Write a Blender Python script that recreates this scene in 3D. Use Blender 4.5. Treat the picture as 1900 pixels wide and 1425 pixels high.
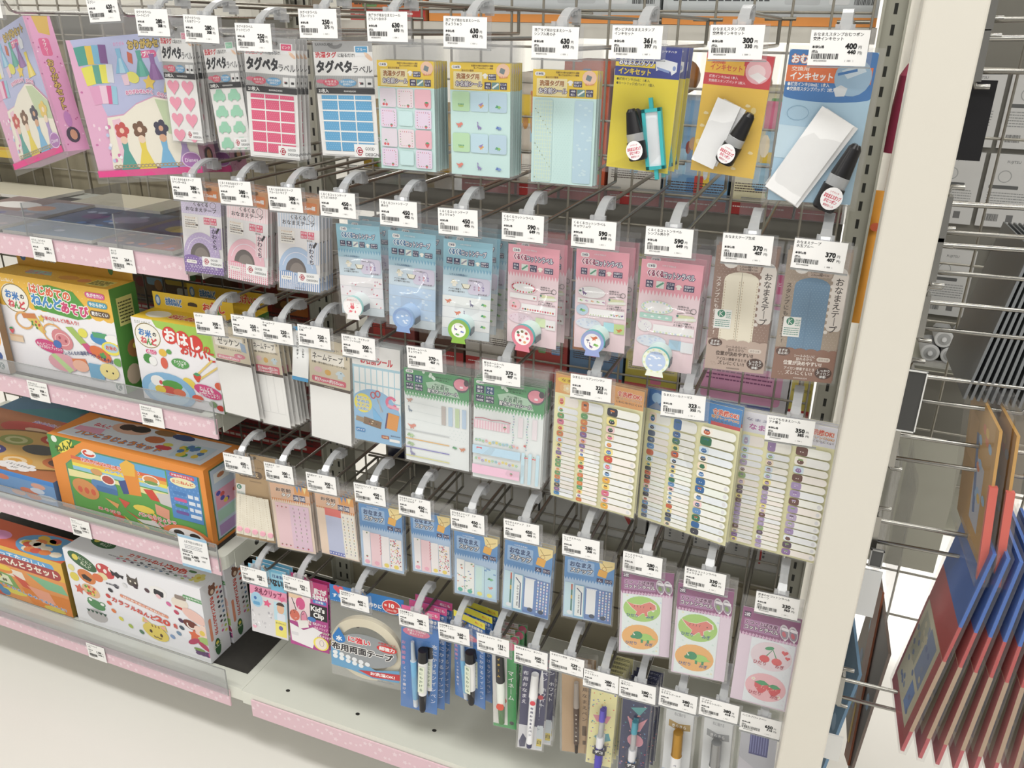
import bpy, math, random
from mathutils import Matrix, Vector
random.seed(7)
C = bpy.context.scene.collection
SC = bpy.context.scene
for o in list(bpy.data.objects): bpy.data.objects.remove(o)

# ------------------------------------------------------------------ camera, light, exposure
FLOOR = 0.0
CAM = Vector((0.0, -1.25, 1.27))
cd = bpy.data.cameras.new('camera'); cam = bpy.data.objects.new('camera', cd); C.objects.link(cam)
cd.sensor_width = 36.0; cd.lens = 29.13; cd.clip_start = 0.02
yaw, pitch, roll = math.radians(21.209), math.radians(23.241), math.radians(0.996)
fwd = Vector((-math.sin(yaw)*math.cos(pitch), math.cos(yaw)*math.cos(pitch), -math.sin(pitch)))
rt = Vector((math.cos(yaw), math.sin(yaw), 0)); up = rt.cross(fwd)
r2 = rt*math.cos(roll)+up*math.sin(roll); u2 = up*math.cos(roll)-rt*math.sin(roll)
cam.matrix_world = Matrix(((r2.x,u2.x,-fwd.x,CAM.x),(r2.y,u2.y,-fwd.y,CAM.y),(r2.z,u2.z,-fwd.z,CAM.z),(0,0,0,1)))
SC.camera = cam
SC.view_settings.view_transform = 'Standard'; SC.view_settings.look = 'None'
SC.view_settings.gamma = 1.0; SC.view_settings.use_curve_mapping = False
SC.view_settings.exposure = -0.33
SC.cycles.transparent_max_bounces = 40
SC.cycles.max_bounces = 8; SC.cycles.diffuse_bounces = 3; SC.cycles.glossy_bounces = 3; SC.cycles.transmission_bounces = 4
SC.cycles.caustics_reflective = False; SC.cycles.caustics_refractive = False
w = bpy.data.worlds.new('shop_fill'); SC.world = w; w.use_nodes = True  # added fill light, coming in through the open side behind the camera
w.node_tree.nodes['Background'].inputs[0].default_value = (1.0, 0.993, 0.98, 1)
w.node_tree.nodes['Background'].inputs[1].default_value = 0.52

def area(name, loc, sx, sy, power, rot=(0,0,0), col=(1,0.993,0.972)):
    l = bpy.data.lights.new(name, 'AREA'); l.shape = 'RECTANGLE'; l.size = sx; l.size_y = sy; l.energy = power; l.color = col
    o = bpy.data.objects.new(name, l); o.location = loc; o.rotation_euler = rot; C.objects.link(o); return o
# rows of ceiling lamps of the shop, two over the aisle in front of the display, others further off
for i, (lx, ly, pw) in enumerate([(-1.9,-1.2,26),(0.1,-1.2,26),(2.1,-1.2,26),(-1.9,-3.2,26),(0.1,-3.2,26),(2.1,-3.2,26),
                                  (-2.2,1.6,30),(0.2,1.6,30),(2.2,1.6,30),(-2.2,4.4,75),(0.6,4.4,75)]):
    area('ceiling_lamp', (lx, ly, 2.66), 1.25, 0.30, pw)

# ------------------------------------------------------------------ materials
MATS = {}
def lin(h):
    c = [int(h[i:i+2],16)/255 for i in (0,2,4)]
    return tuple(((x+0.055)/1.055)**2.4 if x>0.04045 else x/12.92 for x in c)+(1.0,)
def pbr(name, col, rough=0.5, metal=0.0, spec=0.4, **kw):
    m = bpy.data.materials.new(name); m.use_nodes = True
    b = m.node_tree.nodes['Principled BSDF']
    b.inputs['Base Color'].default_value = lin(col); b.inputs['Roughness'].default_value = rough
    b.inputs['Metallic'].default_value = metal; b.inputs['Specular IOR Level'].default_value = spec
    for k, v in kw.items(): b.inputs[k.replace('_',' ')].default_value = v
    return m
def noisy(name, c1, c2, scale, rough=0.5, bump=0.0, metal=0.0):
    m = pbr(name, c1, rough, metal); nt = m.node_tree; b = nt.nodes['Principled BSDF']
    t = nt.nodes.new('ShaderNodeTexCoord'); n = nt.nodes.new('ShaderNodeTexNoise'); n.inputs['Scale'].default_value = scale; n.inputs['Detail'].default_value = 4
    r = nt.nodes.new('ShaderNodeMixRGB'); r.inputs[1].default_value = lin(c1); r.inputs[2].default_value = lin(c2)
    nt.links.new(t.outputs['Object'], n.inputs['Vector']); nt.links.new(n.outputs['Fac'], r.inputs[0]); nt.links.new(r.outputs[0], b.inputs['Base Color'])
    if bump:
        p = nt.nodes.new('ShaderNodeBump'); p.inputs['Strength'].default_value = bump; p.inputs['Distance'].default_value = 0.002
        nt.links.new(n.outputs['Fac'], p.inputs['Height']); nt.links.new(p.outputs[0], b.inputs['Normal'])
    return m
def clear(name, tint, fres, rough, floor=0.02, haze=0.0, hazecol=(0.9,0.9,0.9,1)):
    m = bpy.data.materials.new(name); m.use_nodes = True; nt = m.node_tree; nt.nodes.clear()
    out = nt.nodes.new('ShaderNodeOutputMaterial'); tr = nt.nodes.new('ShaderNodeBsdfTransparent'); gl = nt.nodes.new('ShaderNodeBsdfGlossy')
    tr.inputs[0].default_value = tint; gl.inputs['Roughness'].default_value = rough
    fr = nt.nodes.new('ShaderNodeFresnel'); fr.inputs[0].default_value = 1.45
    ma = nt.nodes.new('ShaderNodeMath'); ma.operation = 'MULTIPLY_ADD'; ma.inputs[1].default_value = fres; ma.inputs[2].default_value = floor
    mx = nt.nodes.new('ShaderNodeMixShader')
    mi = nt.nodes.new('ShaderNodeMath'); mi.operation = 'MINIMUM'; mi.inputs[1].default_value = 0.11
    nt.links.new(fr.outputs[0], ma.inputs[0]); nt.links.new(ma.outputs[0], mi.inputs[0]); nt.links.new(mi.outputs[0], mx.inputs[0])
    src = tr
    if haze:
        df = nt.nodes.new('ShaderNodeBsdfDiffuse'); df.inputs[0].default_value = hazecol
        m2 = nt.nodes.new('ShaderNodeMixShader'); m2.inputs[0].default_value = haze
        nt.links.new(tr.outputs[0], m2.inputs[1]); nt.links.new(df.outputs[0], m2.inputs[2]); src = m2
    nt.links.new(src.outputs[0], mx.inputs[1]); nt.links.new(gl.outputs[0], mx.inputs[2]); nt.links.new(mx.outputs[0], out.inputs[0])
    return m
SPECIAL = {
 'film': lambda: clear('clear_film', (0.985,0.985,0.985,1), 0.85, 0.10, 0.0, 0.035),
 'sheet': lambda: clear('clear_sheet', (0.93,0.93,0.94,1), 0.8, 0.06, 0.0, 0.07),
 'guard': lambda: clear('acrylic_guard', (0.86,0.87,0.88,1), 0.8, 0.05, 0.01, 0.10),
 'edge': lambda: clear('acrylic_edge', (0.55,0.58,0.58,1), 0.9, 0.1, 0.05, 0.25),
 'milky': lambda: clear('milky_plastic', (0.78,0.79,0.80,1), 0.8, 0.2, 0.03, 0.40, (0.8,0.81,0.82,1)),
 'steel': lambda: pbr('plated_steel', '9a9892', 0.24, 0.9),
 'dsteel': lambda: pbr('grey_wire', '8a877e', 0.32, 0.75),
 'wire': lambda: pbr('grid_wire', '8f8a7e', 0.42, 0.1),
 'wpaint': lambda: noisy('cream_paint', 'd8d4ca', 'd4cfc3', 3, 0.38),
 'spaint': lambda: noisy('shelf_paint', 'e2e3d8', 'dcded2', 4, 0.30),
 'gpaint': lambda: noisy('grey_green_paint', 'a9a89a', 'a19f92', 5, 0.45),
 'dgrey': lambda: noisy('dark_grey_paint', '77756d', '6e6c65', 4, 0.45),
 'floor': lambda: noisy('vinyl_floor', 'efece6', 'eae6df', 2.5, 0.22),
 'wall': lambda: noisy('wall_paint', 'f2f0ea', 'efede6', 2, 0.7),
 'board': lambda: noisy('greige_board', '8f8873', '877f6b', 6, 0.6),
 'mat': lambda: noisy('dark_shelf_mat', '3c3a36', '33312e', 60, 0.8, 0.2),
 'black': lambda: pbr('black_plastic', '1b1a1c', 0.32),
 'tape': lambda: noisy('cream_tape', 'f1e9d2', 'e9dfc4', 30, 0.6),
 'lace': lambda: noisy('lace_cloth', 'efe9da', 'dcd4c2', 90, 0.85, 0.6),
 'kraft': lambda: noisy('kraft_paper', 'b8935f', 'a98452', 60, 0.75),
 'gold': lambda: pbr('gold_paint', 'b58a3e', 0.35, 0.6), 'silver': lambda: pbr('silver_paint', '9a9b9c', 0.3, 0.7),
 'lampon': lambda: lamp_mat(),
}
def lamp_mat():
    m = pbr('lit_lamp', 'ffffff'); b = m.node_tree.nodes['Principled BSDF']
    b.inputs['Emission Color'].default_value = (1,0.99,0.96,1); b.inputs['Emission Strength'].default_value = 3.0; return m
def wash(h):
    # greys and lightens each flat colour, putting a washed-out look into it
    c=[int(h[i:i+2],16) for i in (0,2,4)]; g=sum(c)/3
    c=[x+(g-x)*0.06 for x in c]; c=[int(x+(246-x)*0.10) if x<246 else int(x) for x in c]
    return '%02x%02x%02x'%tuple(c)
def M(key):
    if key not in MATS:
        MATS[key] = SPECIAL[key]() if key in SPECIAL else pbr('ink_'+key, wash(key), 0.42, 0.0, 0.3)
    return MATS[key]

# ------------------------------------------------------------------ text
TXT = {}
def text_geo(s, bold):
    k = (s, bold)
    if k not in TXT:
        cu = bpy.data.curves.new('lettering','FONT'); cu.body = s; cu.size = 1; cu.offset = bold; cu.resolution_u = 2
        o = bpy.data.objects.new('lettering', cu); me = bpy.data.meshes.new_from_object(o)
        vs = [(v.co.x, v.co.y) for v in me.vertices]; fs = [tuple(p.vertices) for p in me.polygons]
        bpy.data.objects.remove(o); bpy.data.curves.remove(cu); bpy.data.meshes.remove(me)
        TXT[k] = (vs, fs)
    return TXT[k]

# ------------------------------------------------------------------ mesh builder
class MB:
    def __init__(s): s.v=[]; s.f=[]; s.mi=[]; s.keys=[]; s.sm=[]
    def geo(s, vs, fs, key, smooth=False):
        b = len(s.v); s.v.extend(vs)
        if key not in s.keys: s.keys.append(key)
        k = s.keys.index(key)
        for f in fs: s.f.append(tuple(i+b for i in f)); s.mi.append(k); s.sm.append(smooth)
    def box(s, c, d, key, R=None):
        x,y,z = d[0]/2,d[1]/2,d[2]/2; c = Vector(c)
        P = [Vector((a,b,e)) for a in(-x,x) for b in(-y,y) for e in(-z,z)]
        if R is not None: P = [R@p for p in P]
        s.geo([tuple(c+p) for p in P], [(0,1,3,2),(4,6,7,5),(0,4,5,1),(2,3,7,6),(0,2,6,4),(1,5,7,3)], key)
    def cyl(s, p0, p1, r0, r1, key, n=14, caps=True, smooth=True):
        p0=Vector(p0); p1=Vector(p1); a=(p1-p0).normalized(); t = Vector((0,0,1)) if abs(a.z)<0.9 else Vector((1,0,0))
        e1=a.cross(t).normalized(); e2=a.cross(e1); vs=[]
        for p,r in((p0,r0),(p1,r1)):
            for i in range(n):
                q=2*math.pi*i/n; vs.append(tuple(p+(e1*math.cos(q)+e2*math.sin(q))*r))
        s.geo(vs,[(i,i+n,(i+1)%n+n,(i+1)%n) for i in range(n)],key,smooth)
        if caps: s.geo(vs,[tuple(range(n)),tuple(range(2*n-1,n-1,-1))],key)
    def lathe(s, p0, axis, prof, n=16):
        # prof: list of (distance along axis, radius, material of the span that starts here)
        p0=Vector(p0); a=Vector(axis).normalized()
        for i in range(len(prof)-1):
            d0,r0,k=prof[i]; d1,r1,_=prof[i+1]
            s.cyl(p0+a*d0,p0+a*d1,max(r0,1e-5),max(r1,1e-5),k,n,caps=(i==0 or i==len(prof)-2 or abs(r0-r1)<1e-9))
    def tube(s, pts, r, key, n=8):
        pts=[Vector(p) for p in pts]; rings=[]
        prev=None
        for i,p in enumerate(pts):
            a=(pts[min(i+1,len(pts)-1)]-pts[max(i-1,0)]).normalized()
            t=prev if prev is not None else (Vector((0,0,1)) if abs(a.z)<0.9 else Vector((1,0,0)))
            e1=a.cross(t).normalized(); e2=e1.cross(a).normalized(); prev=e2
            rings.append([tuple(p+(e1*math.cos(2*math.pi*j/n)+e2*math.sin(2*math.pi*j/n))*r) for j in range(n)])
        vs=[v for g in rings for v in g]; m=len(pts)
        s.geo(vs,[(i*n+j,i*n+(j+1)%n,(i+1)*n+(j+1)%n,(i+1)*n+j) for i in range(m-1) for j in range(n)],key,True)
        s.geo(vs,[tuple(range(n-1,-1,-1)),tuple(range((m-1)*n,m*n))],key)
    def ribbon(s, prof, w, t, key, x0=0.0):
        # strip of width w along X whose profile runs through (y,z) points, thickness t
        vs=[]; n=len(prof)
        for i,(y,z) in enumerate(prof):
            y0,z0=prof[max(i-1,0)]; y1,z1=prof[min(i+1,n-1)]; L=math.hypot(y1-y0,z1-z0) or 1; ny,nz=-(z1-z0)/L,(y1-y0)/L
            ww=w[i] if isinstance(w,(list,tuple)) else w
            for sx in(-ww/2,ww/2):
                for sg in(-t/2,t/2): vs.append((x0+sx,y+ny*sg,z+nz*sg))
        fs=[]
        for i in range(n-1):
            a=i*4; b=a+4; fs+=[(a,b,b+1,a+1),(a+2,a+3,b+3,b+2),(a+1,b+1,b+3,a+3),(a,a+2,b+2,b)]
        fs+=[(0,1,3,2),((n-1)*4,(n-1)*4+2,(n-1)*4+3,(n-1)*4+1)]
        s.geo(vs,fs,key,False)
    def build(s, name, parent=None, loc=(0,0,0), rot=(0,0,0)):
        me=bpy.data.meshes.new(name); me.from_pydata(s.v,[],s.f)
        for k in s.keys: me.materials.append(M(k))
        me.polygons.foreach_set('material_index',s.mi); me.polygons.foreach_set('use_smooth',s.sm); me.update()
        o=bpy.data.objects.new(name,me); C.objects.link(o); o.parent=parent; o.location=loc; o.rotation_euler=rot
        return o

EPS = 0.000014
class Art:
    """flat printing on one face: u to the right, v down, in units of k metres; every call lies a hair above the one before"""
    def __init__(s, mb, o, eu, ev, k):
        s.mb=mb; s.o=Vector(o); s.eu=Vector(eu); s.ev=Vector(ev); s.n=s.ev.cross(s.eu).normalized(); s.k=k; s.L=1; s.hold=False; s.clip=None; s.q=0
    def P(s, pts, d=0.0):
        s.q=(s.q+1)%9; d+=s.q*4.5e-6 if s.hold or d else 0.0
        return [tuple(s.o+s.eu*(u*s.k)+s.ev*(v*s.k)+s.n*(s.L*EPS+d)) for u,v in pts]
    def g(s, pts, fs, key):
        s.mb.geo(s.P(pts), fs, key)
        if not s.hold: s.L+=1
    def h(s, on): 
        s.hold=on
        if not on: s.L+=3
    def p(s, pts, key):
        if s.clip: pts=[(min(max(x,0),s.clip[0]),min(max(y,0),s.clip[1])) for x,y in pts]
        s.g(pts,[tuple(range(len(pts)-1,-1,-1))],key)
    def r(s, u, v, w, h, key, rad=0, rot=0):
        if rad<=0: pts=[(u,v),(u+w,v),(u+w,v+h),(u,v+h)]
        else:
            rad=min(rad,w/2,h/2); pts=[]
            for cx,cy,a0 in((u+w-rad,v+rad,-90),(u+w-rad,v+h-rad,0),(u+rad,v+h-rad,90),(u+rad,v+rad,180)):
                for i in range(5):
                    a=math.radians(a0+i*22.5); pts.append((cx+rad*math.cos(a),cy+rad*math.sin(a)))
        if rot:
            c,sn=math.cos(math.radians(rot)),math.sin(math.radians(rot)); mx,my=u+w/2,v+h/2
            pts=[(mx+(x-mx)*c-(y-my)*sn,my+(x-mx)*sn+(y-my)*c) for x,y in pts]
        s.p(pts,key)
    def e(s, u, v, a, b, key, n=16, rot=0, a0=0, a1=360):
        c,sn=math.cos(math.radians(rot)),math.sin(math.radians(rot)); pts=[]
        m=n if a1-a0>=360 else n+1
        for i in range(m):
            q=math.radians(a0+(a1-a0)*i/n); x,y=a*math.cos(q),b*math.sin(q); pts.append((u+x*c-y*sn,v+x*sn+y*c))
        s.p(pts,key)
    def ring(s, u, v, a, b, t, key, n=20, a0=0, a1=360):
        pts=[]; 
        for i in range(n+1):
            q=math.radians(a0+(a1-a0)*i/n); c,sn=math.cos(q),math.sin(q); pts+=[(u+a*c,v+b*sn),(u+(a-t)*c,v+(b-t)*sn)]
        s.g(pts,[(2*i,2*i+1,2*i+3,2*i+2) for i in range(n)],key)
    def l(s, pts, t, key):
        vs=[]; n=len(pts)
        for i,(x,y) in enumerate(pts):
            x0,y0=pts[max(i-1,0)]; x1,y1=pts[min(i+1,n-1)]; L=math.hypot(x1-x0,y1-y0) or 1
            nx,ny=-(y1-y0)/L*t/2,(x1-x0)/L*t/2; vs+=[(x+nx,y+ny),(x-nx,y-ny)]
        s.g(vs,[(2*i,2*i+2,2*i+3,2*i+1) for i in range(n-1)],key)
    def t(s, txt, u, v, size, key, w=None, b=0.015, al='l', rot=0, out=None, ow=0.07):
        if out: s._t(txt,u,v,size,out,w,0.012,al,rot,[(ow*math.cos(q*math.pi/4),ow*math.sin(q*math.pi/4)) for q in range(8)])
        if b<=0.02: s._t(txt,u,v,size,key,w,b,al,rot,[(0,0)])
        else: s._t(txt,u,v,size,key,w,0.015,al,rot,[(q*b*.55,r*b*.55) for q in(-1,1) for r in(-1,1)])
    def _t(s, txt, u, v, size, key, w, b, al, rot, shifts):
        vs,fs=text_geo(txt,b)
        if not vs: return
        base=text_geo(txt,0.0)[0]; x0=min(p[0] for p in base); x1=max(p[0] for p in base); sx=size
        if w: sx=w/(x1-x0)
        W=(x1-x0)*sx; ou={'l':0,'c':-W/2,'r':-W}[al]; c,sn=math.cos(math.radians(rot)),math.sin(math.radians(rot))
        for dx,dy in shifts:
            pts=[]
            for x,y in vs:
                X=ou+(x-x0)*sx+dx*size; Y=-(y-0.37+dy)*size; pts.append((u+X*c-Y*sn,v+X*sn+Y*c))
            s.mb.geo(s.P(pts,1e-7), fs, key)
        if not s.hold: s.L+=3 if len(shifts)>1 else 1
    def vt(s, txt, u, v, size, key, step=None, b=0.015, out=None):
        s.h(True)
        for i,ch in enumerate(txt):
            ch={'ー':'｜'}.get(ch,ch)
            if ch!=' ': s.t(ch,u,v+i*(step or size*1.05),size,key,b=b,al='c')
        s.h(False)
    def dots(s, u, v, w, h, step, rad, key, n=5):
        s.h(True); i=0; y=v+step/2
        while y<v+h:
            x=u+step/2+(step/2 if i%2 else 0)
            while x<u+w: s.e(x,y,rad,rad,key,n); x+=step
            y+=step*0.8; i+=1
        s.h(False)
    def zig(s, u, v, w, n, h, key):
        s.h(True); q=w/n
        for i in range(n): s.p([(u+i*q,v),(u+(i+1)*q,v),(u+(i+.5)*q,v+h)],key)
        s.h(False)
    def bars(s, u, v, w, h, key, seed=1):
        rr=random.Random(seed); s.h(True); x=u
        while x<u+w:
            q=rr.choice([.8,.8,1.3,1.9])*w/44; 
            if x+q<=u+w: s.r(x,v,q,h,key)
            x+=q+rr.choice([.7,.7,1.1,1.6])*w/44
        s.h(False)
    def lines(s, u, v, w, n, step, t, key, seed=2):
        rr=random.Random(seed); s.h(True)
        for i in range(n):
            x=u
            while x<u+w-t:
                q=min(rr.uniform(.6,2.2)*t*1.6,u+w-x); s.r(x,v+i*step,q,t,key); x+=q+t*.45
            
        s.h(False)
def face(mb, W, H, k, key, t=0.0004, back=None, ch=1.0):
    """a card W x H units whose top middle is the origin, front to -Y; returns the Art on its front"""
    w,h=W*k,H*k*ch
    mb.box((0,t/2+1e-6,-h/2),(w,t,h),key)
    if back: mb.geo([(-w/2,t+2e-5,0),(w/2,t+2e-5,0),(w/2,t+2e-5,-h),(-w/2,t+2e-5,-h)],[(0,1,2,3)],back)
    a=Art(mb,(-w/2,0,0),(1,0,0),(0,0,-1),k); a.clip=(W,H); return a
def film(mb, w, h, top, d0=0.0025, d1=0.0, crink=0.0006, seed=1, key='film', bx=0.0, nx=7, ny=10):
    """a clear bag w x h whose top edge is `top` above the origin: a crumpled front sheet, bulging d1 low down, and a back sheet"""
    rr=random.Random(seed); vs=[]
    for j in range(ny+1):
        for i in range(nx+1):
            a=i/nx; b=j/ny; edge=min(a,1-a)*2
            y=-d0-d1*math.sin(math.pi*min(1,max(0,(b-.45)/.55)))*min(1,edge*2.2) if d1 else -d0
            if i in(0,nx) or j==ny: y=-d0*.5 if j<ny else -0.0008
            vs.append((bx-w/2+w*a,y+rr.uniform(-1,1)*crink,top-h*b))
    fs=[(j*(nx+1)+i,j*(nx+1)+i+1,(j+1)*(nx+1)+i+1,(j+1)*(nx+1)+i) for j in range(ny) for i in range(nx)]
    mb.geo(vs,[f[::-1] for f in fs],key,True)
    y=0.0012; mb.geo([(bx-w/2,y,top),(bx+w/2,y,top),(bx+w/2,y,top-h),(bx-w/2,y,top-h)],[(0,1,2,3)],key)

# ------------------------------------------------------------------ things
def thing(name, label, cat, loc=(0,0,0), rot=(0,0,0), group=None):
    o=bpy.data.objects.new(name,None); o.empty_display_size=0.02; C.objects.link(o); o.location=loc; o.rotation_euler=rot
    o['label']=label; o['category']=cat
    if group: o['group']=group
    return o
def tag(o, label, cat, group=None, kind=None):
    if kind: o['kind']=kind
    if label: o['label']=label
    if cat: o['category']=cat
    if group: o['group']=group
    return o
def struct(o, label=None): 
    o['kind']='structure'
    if label: o['label']=label
    return o
def kids(o): return [c for c in o.children]
def dup(root, loc=None, rot=None, label=None):
    def cp(o, par):
        c=o.copy(); C.objects.link(c)
        if par: c.parent=par
        for ch in kids(o): cp(ch,c)
        return c
    r=cp(root,None)
    if loc: r.location=loc
    if rot: r.rotation_euler=rot
    if label: r['label']=label
    return r

# ------------------------------------------------------------------ the shop
def slab(name, c, d, key): mb=MB(); mb.box((0,0,0),d,key); return struct(mb.build(name,None,c))
slab('floor',(0,1.5,-0.01),(12,10,0.02),'floor')
slab('ceiling',(0,1.5,2.74),(12,10,0.04),'wall')
slab('wall_back',(0,6.45,1.37),(12,0.1,2.7),'wall')
slab('wall_left',(-5.95,1.5,1.37),(0.1,10,2.7),'wall')
slab('wall_right',(5.95,1.5,1.37),(0.1,10,2.7),'wall')

GX0, GX1 = -0.868, 0.028          # the two slotted posts of the right-hand bay
def slotted_post(x, label, cols=1):
    t=thing('slotted_post',label,'shelving post',(x,0,0)); mb=MB()
    w_=0.040 if cols==2 else 0.026; mb.box((0,0.022,0.72),(w_,0.036,1.44),'gpaint'); mb.box((-w_/2-.0015,0.016,0.72),(0.003,0.048,1.44),'gpaint'); mb.box((w_/2+.0015,0.016,0.72),(0.003,0.048,1.44),'gpaint')
    mb.build('channel',t)
    sl=MB(); a=Art(sl,(-0.02,0.004,1.44),(1,0,0),(0,0,-1),0.001); a.h(True)
    for i in range(57):
        for c in ([11,27] if cols==2 else [20]): a.r(c-2.2,8+i*25,4.4,13,'191814')
    a.h(False); sl.build('slot',t)['kind']='stuff'
slotted_post(GX0,'grey slotted shelving post between the box shelves and the hanging packs',2)
slotted_post(GX1,'grey slotted shelving post beside the cream end upright',1)
def grid_panel(x0,x1,z0,z1,label):
    t=MB(); n=int(round((x1-x0)/0.05))
    for i in range(n+1):
        x=x0+(x1-x0)*i/n; t.tube([(x,-0.003,z0),(x,-0.003,z1)],0.0019,'wire',6)
    z=z0
    while z<=z1+1e-4: t.tube([(x0,0.001,z),(x1,0.001,z)],0.0019,'wire',6); z+=0.05
    o=t.build('wire_grid_panel'); tag(o,label,'wire grid')
grid_panel(GX0+0.026,GX1-0.026,0.345,1.445,'wire grid panel behind the hanging name label packs')
grid_panel(-1.79,GX0-0.026,0.345,1.445,'wire grid panel behind the box shelves')
mb=MB()
for i in range(2): mb.box((-0.42,0.012,0.215+i*0.112),(0.858,0.014,0.108),'board')
tag(mb.build('rack_backing'),'low greige panel boards behind the bottom row of hooks','back panel')
mb=MB(); mb.box((-1.33,0.012,0.27),(0.87,0.014,0.22),'board')
tag(mb.build('rack_backing'),'low greige panel behind the bottom clay boxes','back panel')
mb=MB()
for i in range(7): mb.box((-1.79+0.065+i*0.128,0.019,1.035),(0.124,0.012,0.40),'board')
tag(mb.build('back_board'),'greige boards behind the grid above the picture books','back board')
# cream end upright in front of the right end of the rack
mb=MB(); x0,x1,y0,y1=0.0372,0.0855,-0.450,-0.402
mb.v=[]; pts=[]; r=0.003
for cx,cy,a0 in((x1-r,y0+r,-90),(x1-r,y1-r,0),(x0+r,y1-r,90),(x0+r,y0+r,180)):
    for i in range(4): q=math.radians(a0+i*30); pts.append((cx+r*math.cos(q),cy+r*math.sin(q)))
n=len(pts); mb.geo([(x,y,z) for z in(0.0,1.75) for x,y in pts],[(i,(i+1)%n,(i+1)%n+n,i+n) for i in range(n)],'wpaint'); mb.geo([(x,y,z) for z in(0.0,1.75) for x,y in pts],[tuple(range(n-1,-1,-1)),tuple(range(n,2*n))],'wpaint')
tag(mb.build('end_upright'),'tall cream painted upright at the right end of the rack','upright')

PINK,PINKL='e2bcc6','eed4da'
def star(a,u,v,s,rot,key):
    pts=[]
    for i in range(10):
        q=math.radians(rot+i*36); rr=s if i%2==0 else s*0.52; pts.append((u+rr*math.sin(q),v-rr*math.cos(q)))
    a.p(pts,key)
def price_rail(parent,x0,x1,ztop,y,h=0.034,seed=1,ext=0.004):
    mb=MB(); w=x1-x0; mb.box((x0+w/2,y+0.0015,ztop-h/2),(w,0.003,h),PINK)
    a=Art(mb,(x0,y,ztop),(1,0,0),(0,0,-1),0.001); rr=random.Random(seed); a.h(True); i=0
    u=4
    while u<w*1000-4:
        star(a,u,rr.uniform(6,h*1000-7),rr.uniform(3.2,5.6),rr.uniform(0,72),PINKL); u+=rr.uniform(8,11)
    a.h(False); return mb.build('price_rail',parent)
def rail_label(parent,x,z,y,lines,price,tax,seed,W=46,H=36):
    mb=MB(); a=face(mb,W,H,0.001,'f4f3f0',0.0003)
    for i,s in enumerate(lines): a.t(s,3,4.5+i*4,3.6,'222222')
    a.t('本体価格',3,15.5,2.8,'222222',b=.03); a.t('(税込',4,20,2.6,'222222'); a.t(price,36,16,6.2,'161616',b=.045,al='r'); a.t('円',38,17,3,'444444'); a.t(tax,36,22,4.6,'161616',b=.04,al='r'); a.t('円)',37.5,22.5,3,'444444')
    a.bars(4,23.5,20,6,'222222',seed); a.t('4971838%05d'%(seed*731%99999),5,31,2,'333333')
    o=mb.build('price_label',parent,(x,y-0.0008,z)); return o
def divider(parent,x,y0,y1,z,h):
    mb=MB(); mb.box((x,(y0+y1)/2,z+h/2),(0.0012,y1-y0,h),'guard'); mb.box((x,y0-0.0004,z+h/2),(0.002,0.0012,h),'edge'); mb.build('shelf_divider',parent)
def shelf(z,y0,x0,x1,label,seed,rail_end=None,guard_h=0.030,labels=(),dividers=()):
    t=thing('display_shelf',label,'shelf'); mb=MB(); th=0.026
    # board with a rounded right front corner
    r=0.02; pts=[(x0,0.0),(x0,y0),(x1-r,y0)]+[(x1-r+r*math.sin(math.radians(q)),y0+r-r*math.cos(math.radians(q))) for q in(18,36,54,72,90)]+[(x1,0.0)]
    n=len(pts); vs=[(x,y,zz) for zz in(z-th,z) for x,y in pts]
    mb.geo(vs,[tuple(range(n-1,-1,-1)),tuple(range(n,2*n))]+[((i+1)%n,i,i+n,(i+1)%n+n)[::-1] for i in range(n)],'spaint'); mb.build('shelf_board',t)
    m2=MB(); m2.box(((x0+x1)/2-0.01,y0/2-0.02,z+0.0012),(x1-x0-0.03,-y0-0.075,0.002),'mat'); m2.build('shelf_mat',t)
    b=MB(); b.box((x1-0.006,-0.03,z-th-0.012),(0.004,0.05,0.028),'spaint'); b.box((x1-0.0005,-0.16,z-0.02),(0.002,0.27,0.034),'spaint'); b.cyl((x1+0.0004,-0.235,z-0.02),(x1+0.0009,-0.235,z-0.02),0.006,0.006,'23221f',12); b.build('bracket',t)
    rx=rail_end if rail_end is not None else x1-0.02
    price_rail(t,x0,rx,z+0.006,y0-0.004,0.034,seed)
    g=MB(); g.box(((x0+rx)/2,y0-0.0055,z+0.006+guard_h/2),(rx-x0,0.0012,guard_h),'guard'); g.box(((x0+rx)/2,y0-0.0055,z+0.006+guard_h+0.0005),(rx-x0,0.0016,0.0012),'edge')
    g.box((rx,y0-0.0055,z+0.006+guard_h/2-0.012),(0.0016,0.0018,guard_h+0.024),'edge'); g.build('front_guard',t)
    for i,(x,lines,p,tx) in enumerate(labels): rail_label(t,x,z+0.0075,y0-0.0058,lines,p,tx,seed*7+i)
    for x,h in dividers: divider(t,x,y0+0.002,y0+0.20,z+0.002,h)
    return t
SX0=-1.79
shelf(0.952,-0.330,SX0,-0.872,'upper shelf with pink star price rail holding the picture books',3,-0.864,0.030,
      [(-1.143,['ぬりえ・おりがみ','ちいさなシール'],'300','330'),(-0.982,['めいろ','あそび'],'264','290')],[(-1.180,0.055),(-0.995,0.055)])
shelf(0.695,-0.330,SX0,-0.872,'shelf with pink star price rail under the rice clay boxes',4,-0.850,0.030,
      [(-1.225,['お米のねんど','はじめてのねんどあそび'],'908','998'),(-0.977,['お米のねんど','おはしのおけいこ'],'650','715')])
shelf(0.426,-0.330,SX0,-0.886,'shelf with pink star price rail under the orange clay factory box',5,-0.884,0.030,
      [(-1.196,['ねんど','パンこうじょう'],'2,480','2,728')])
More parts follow.
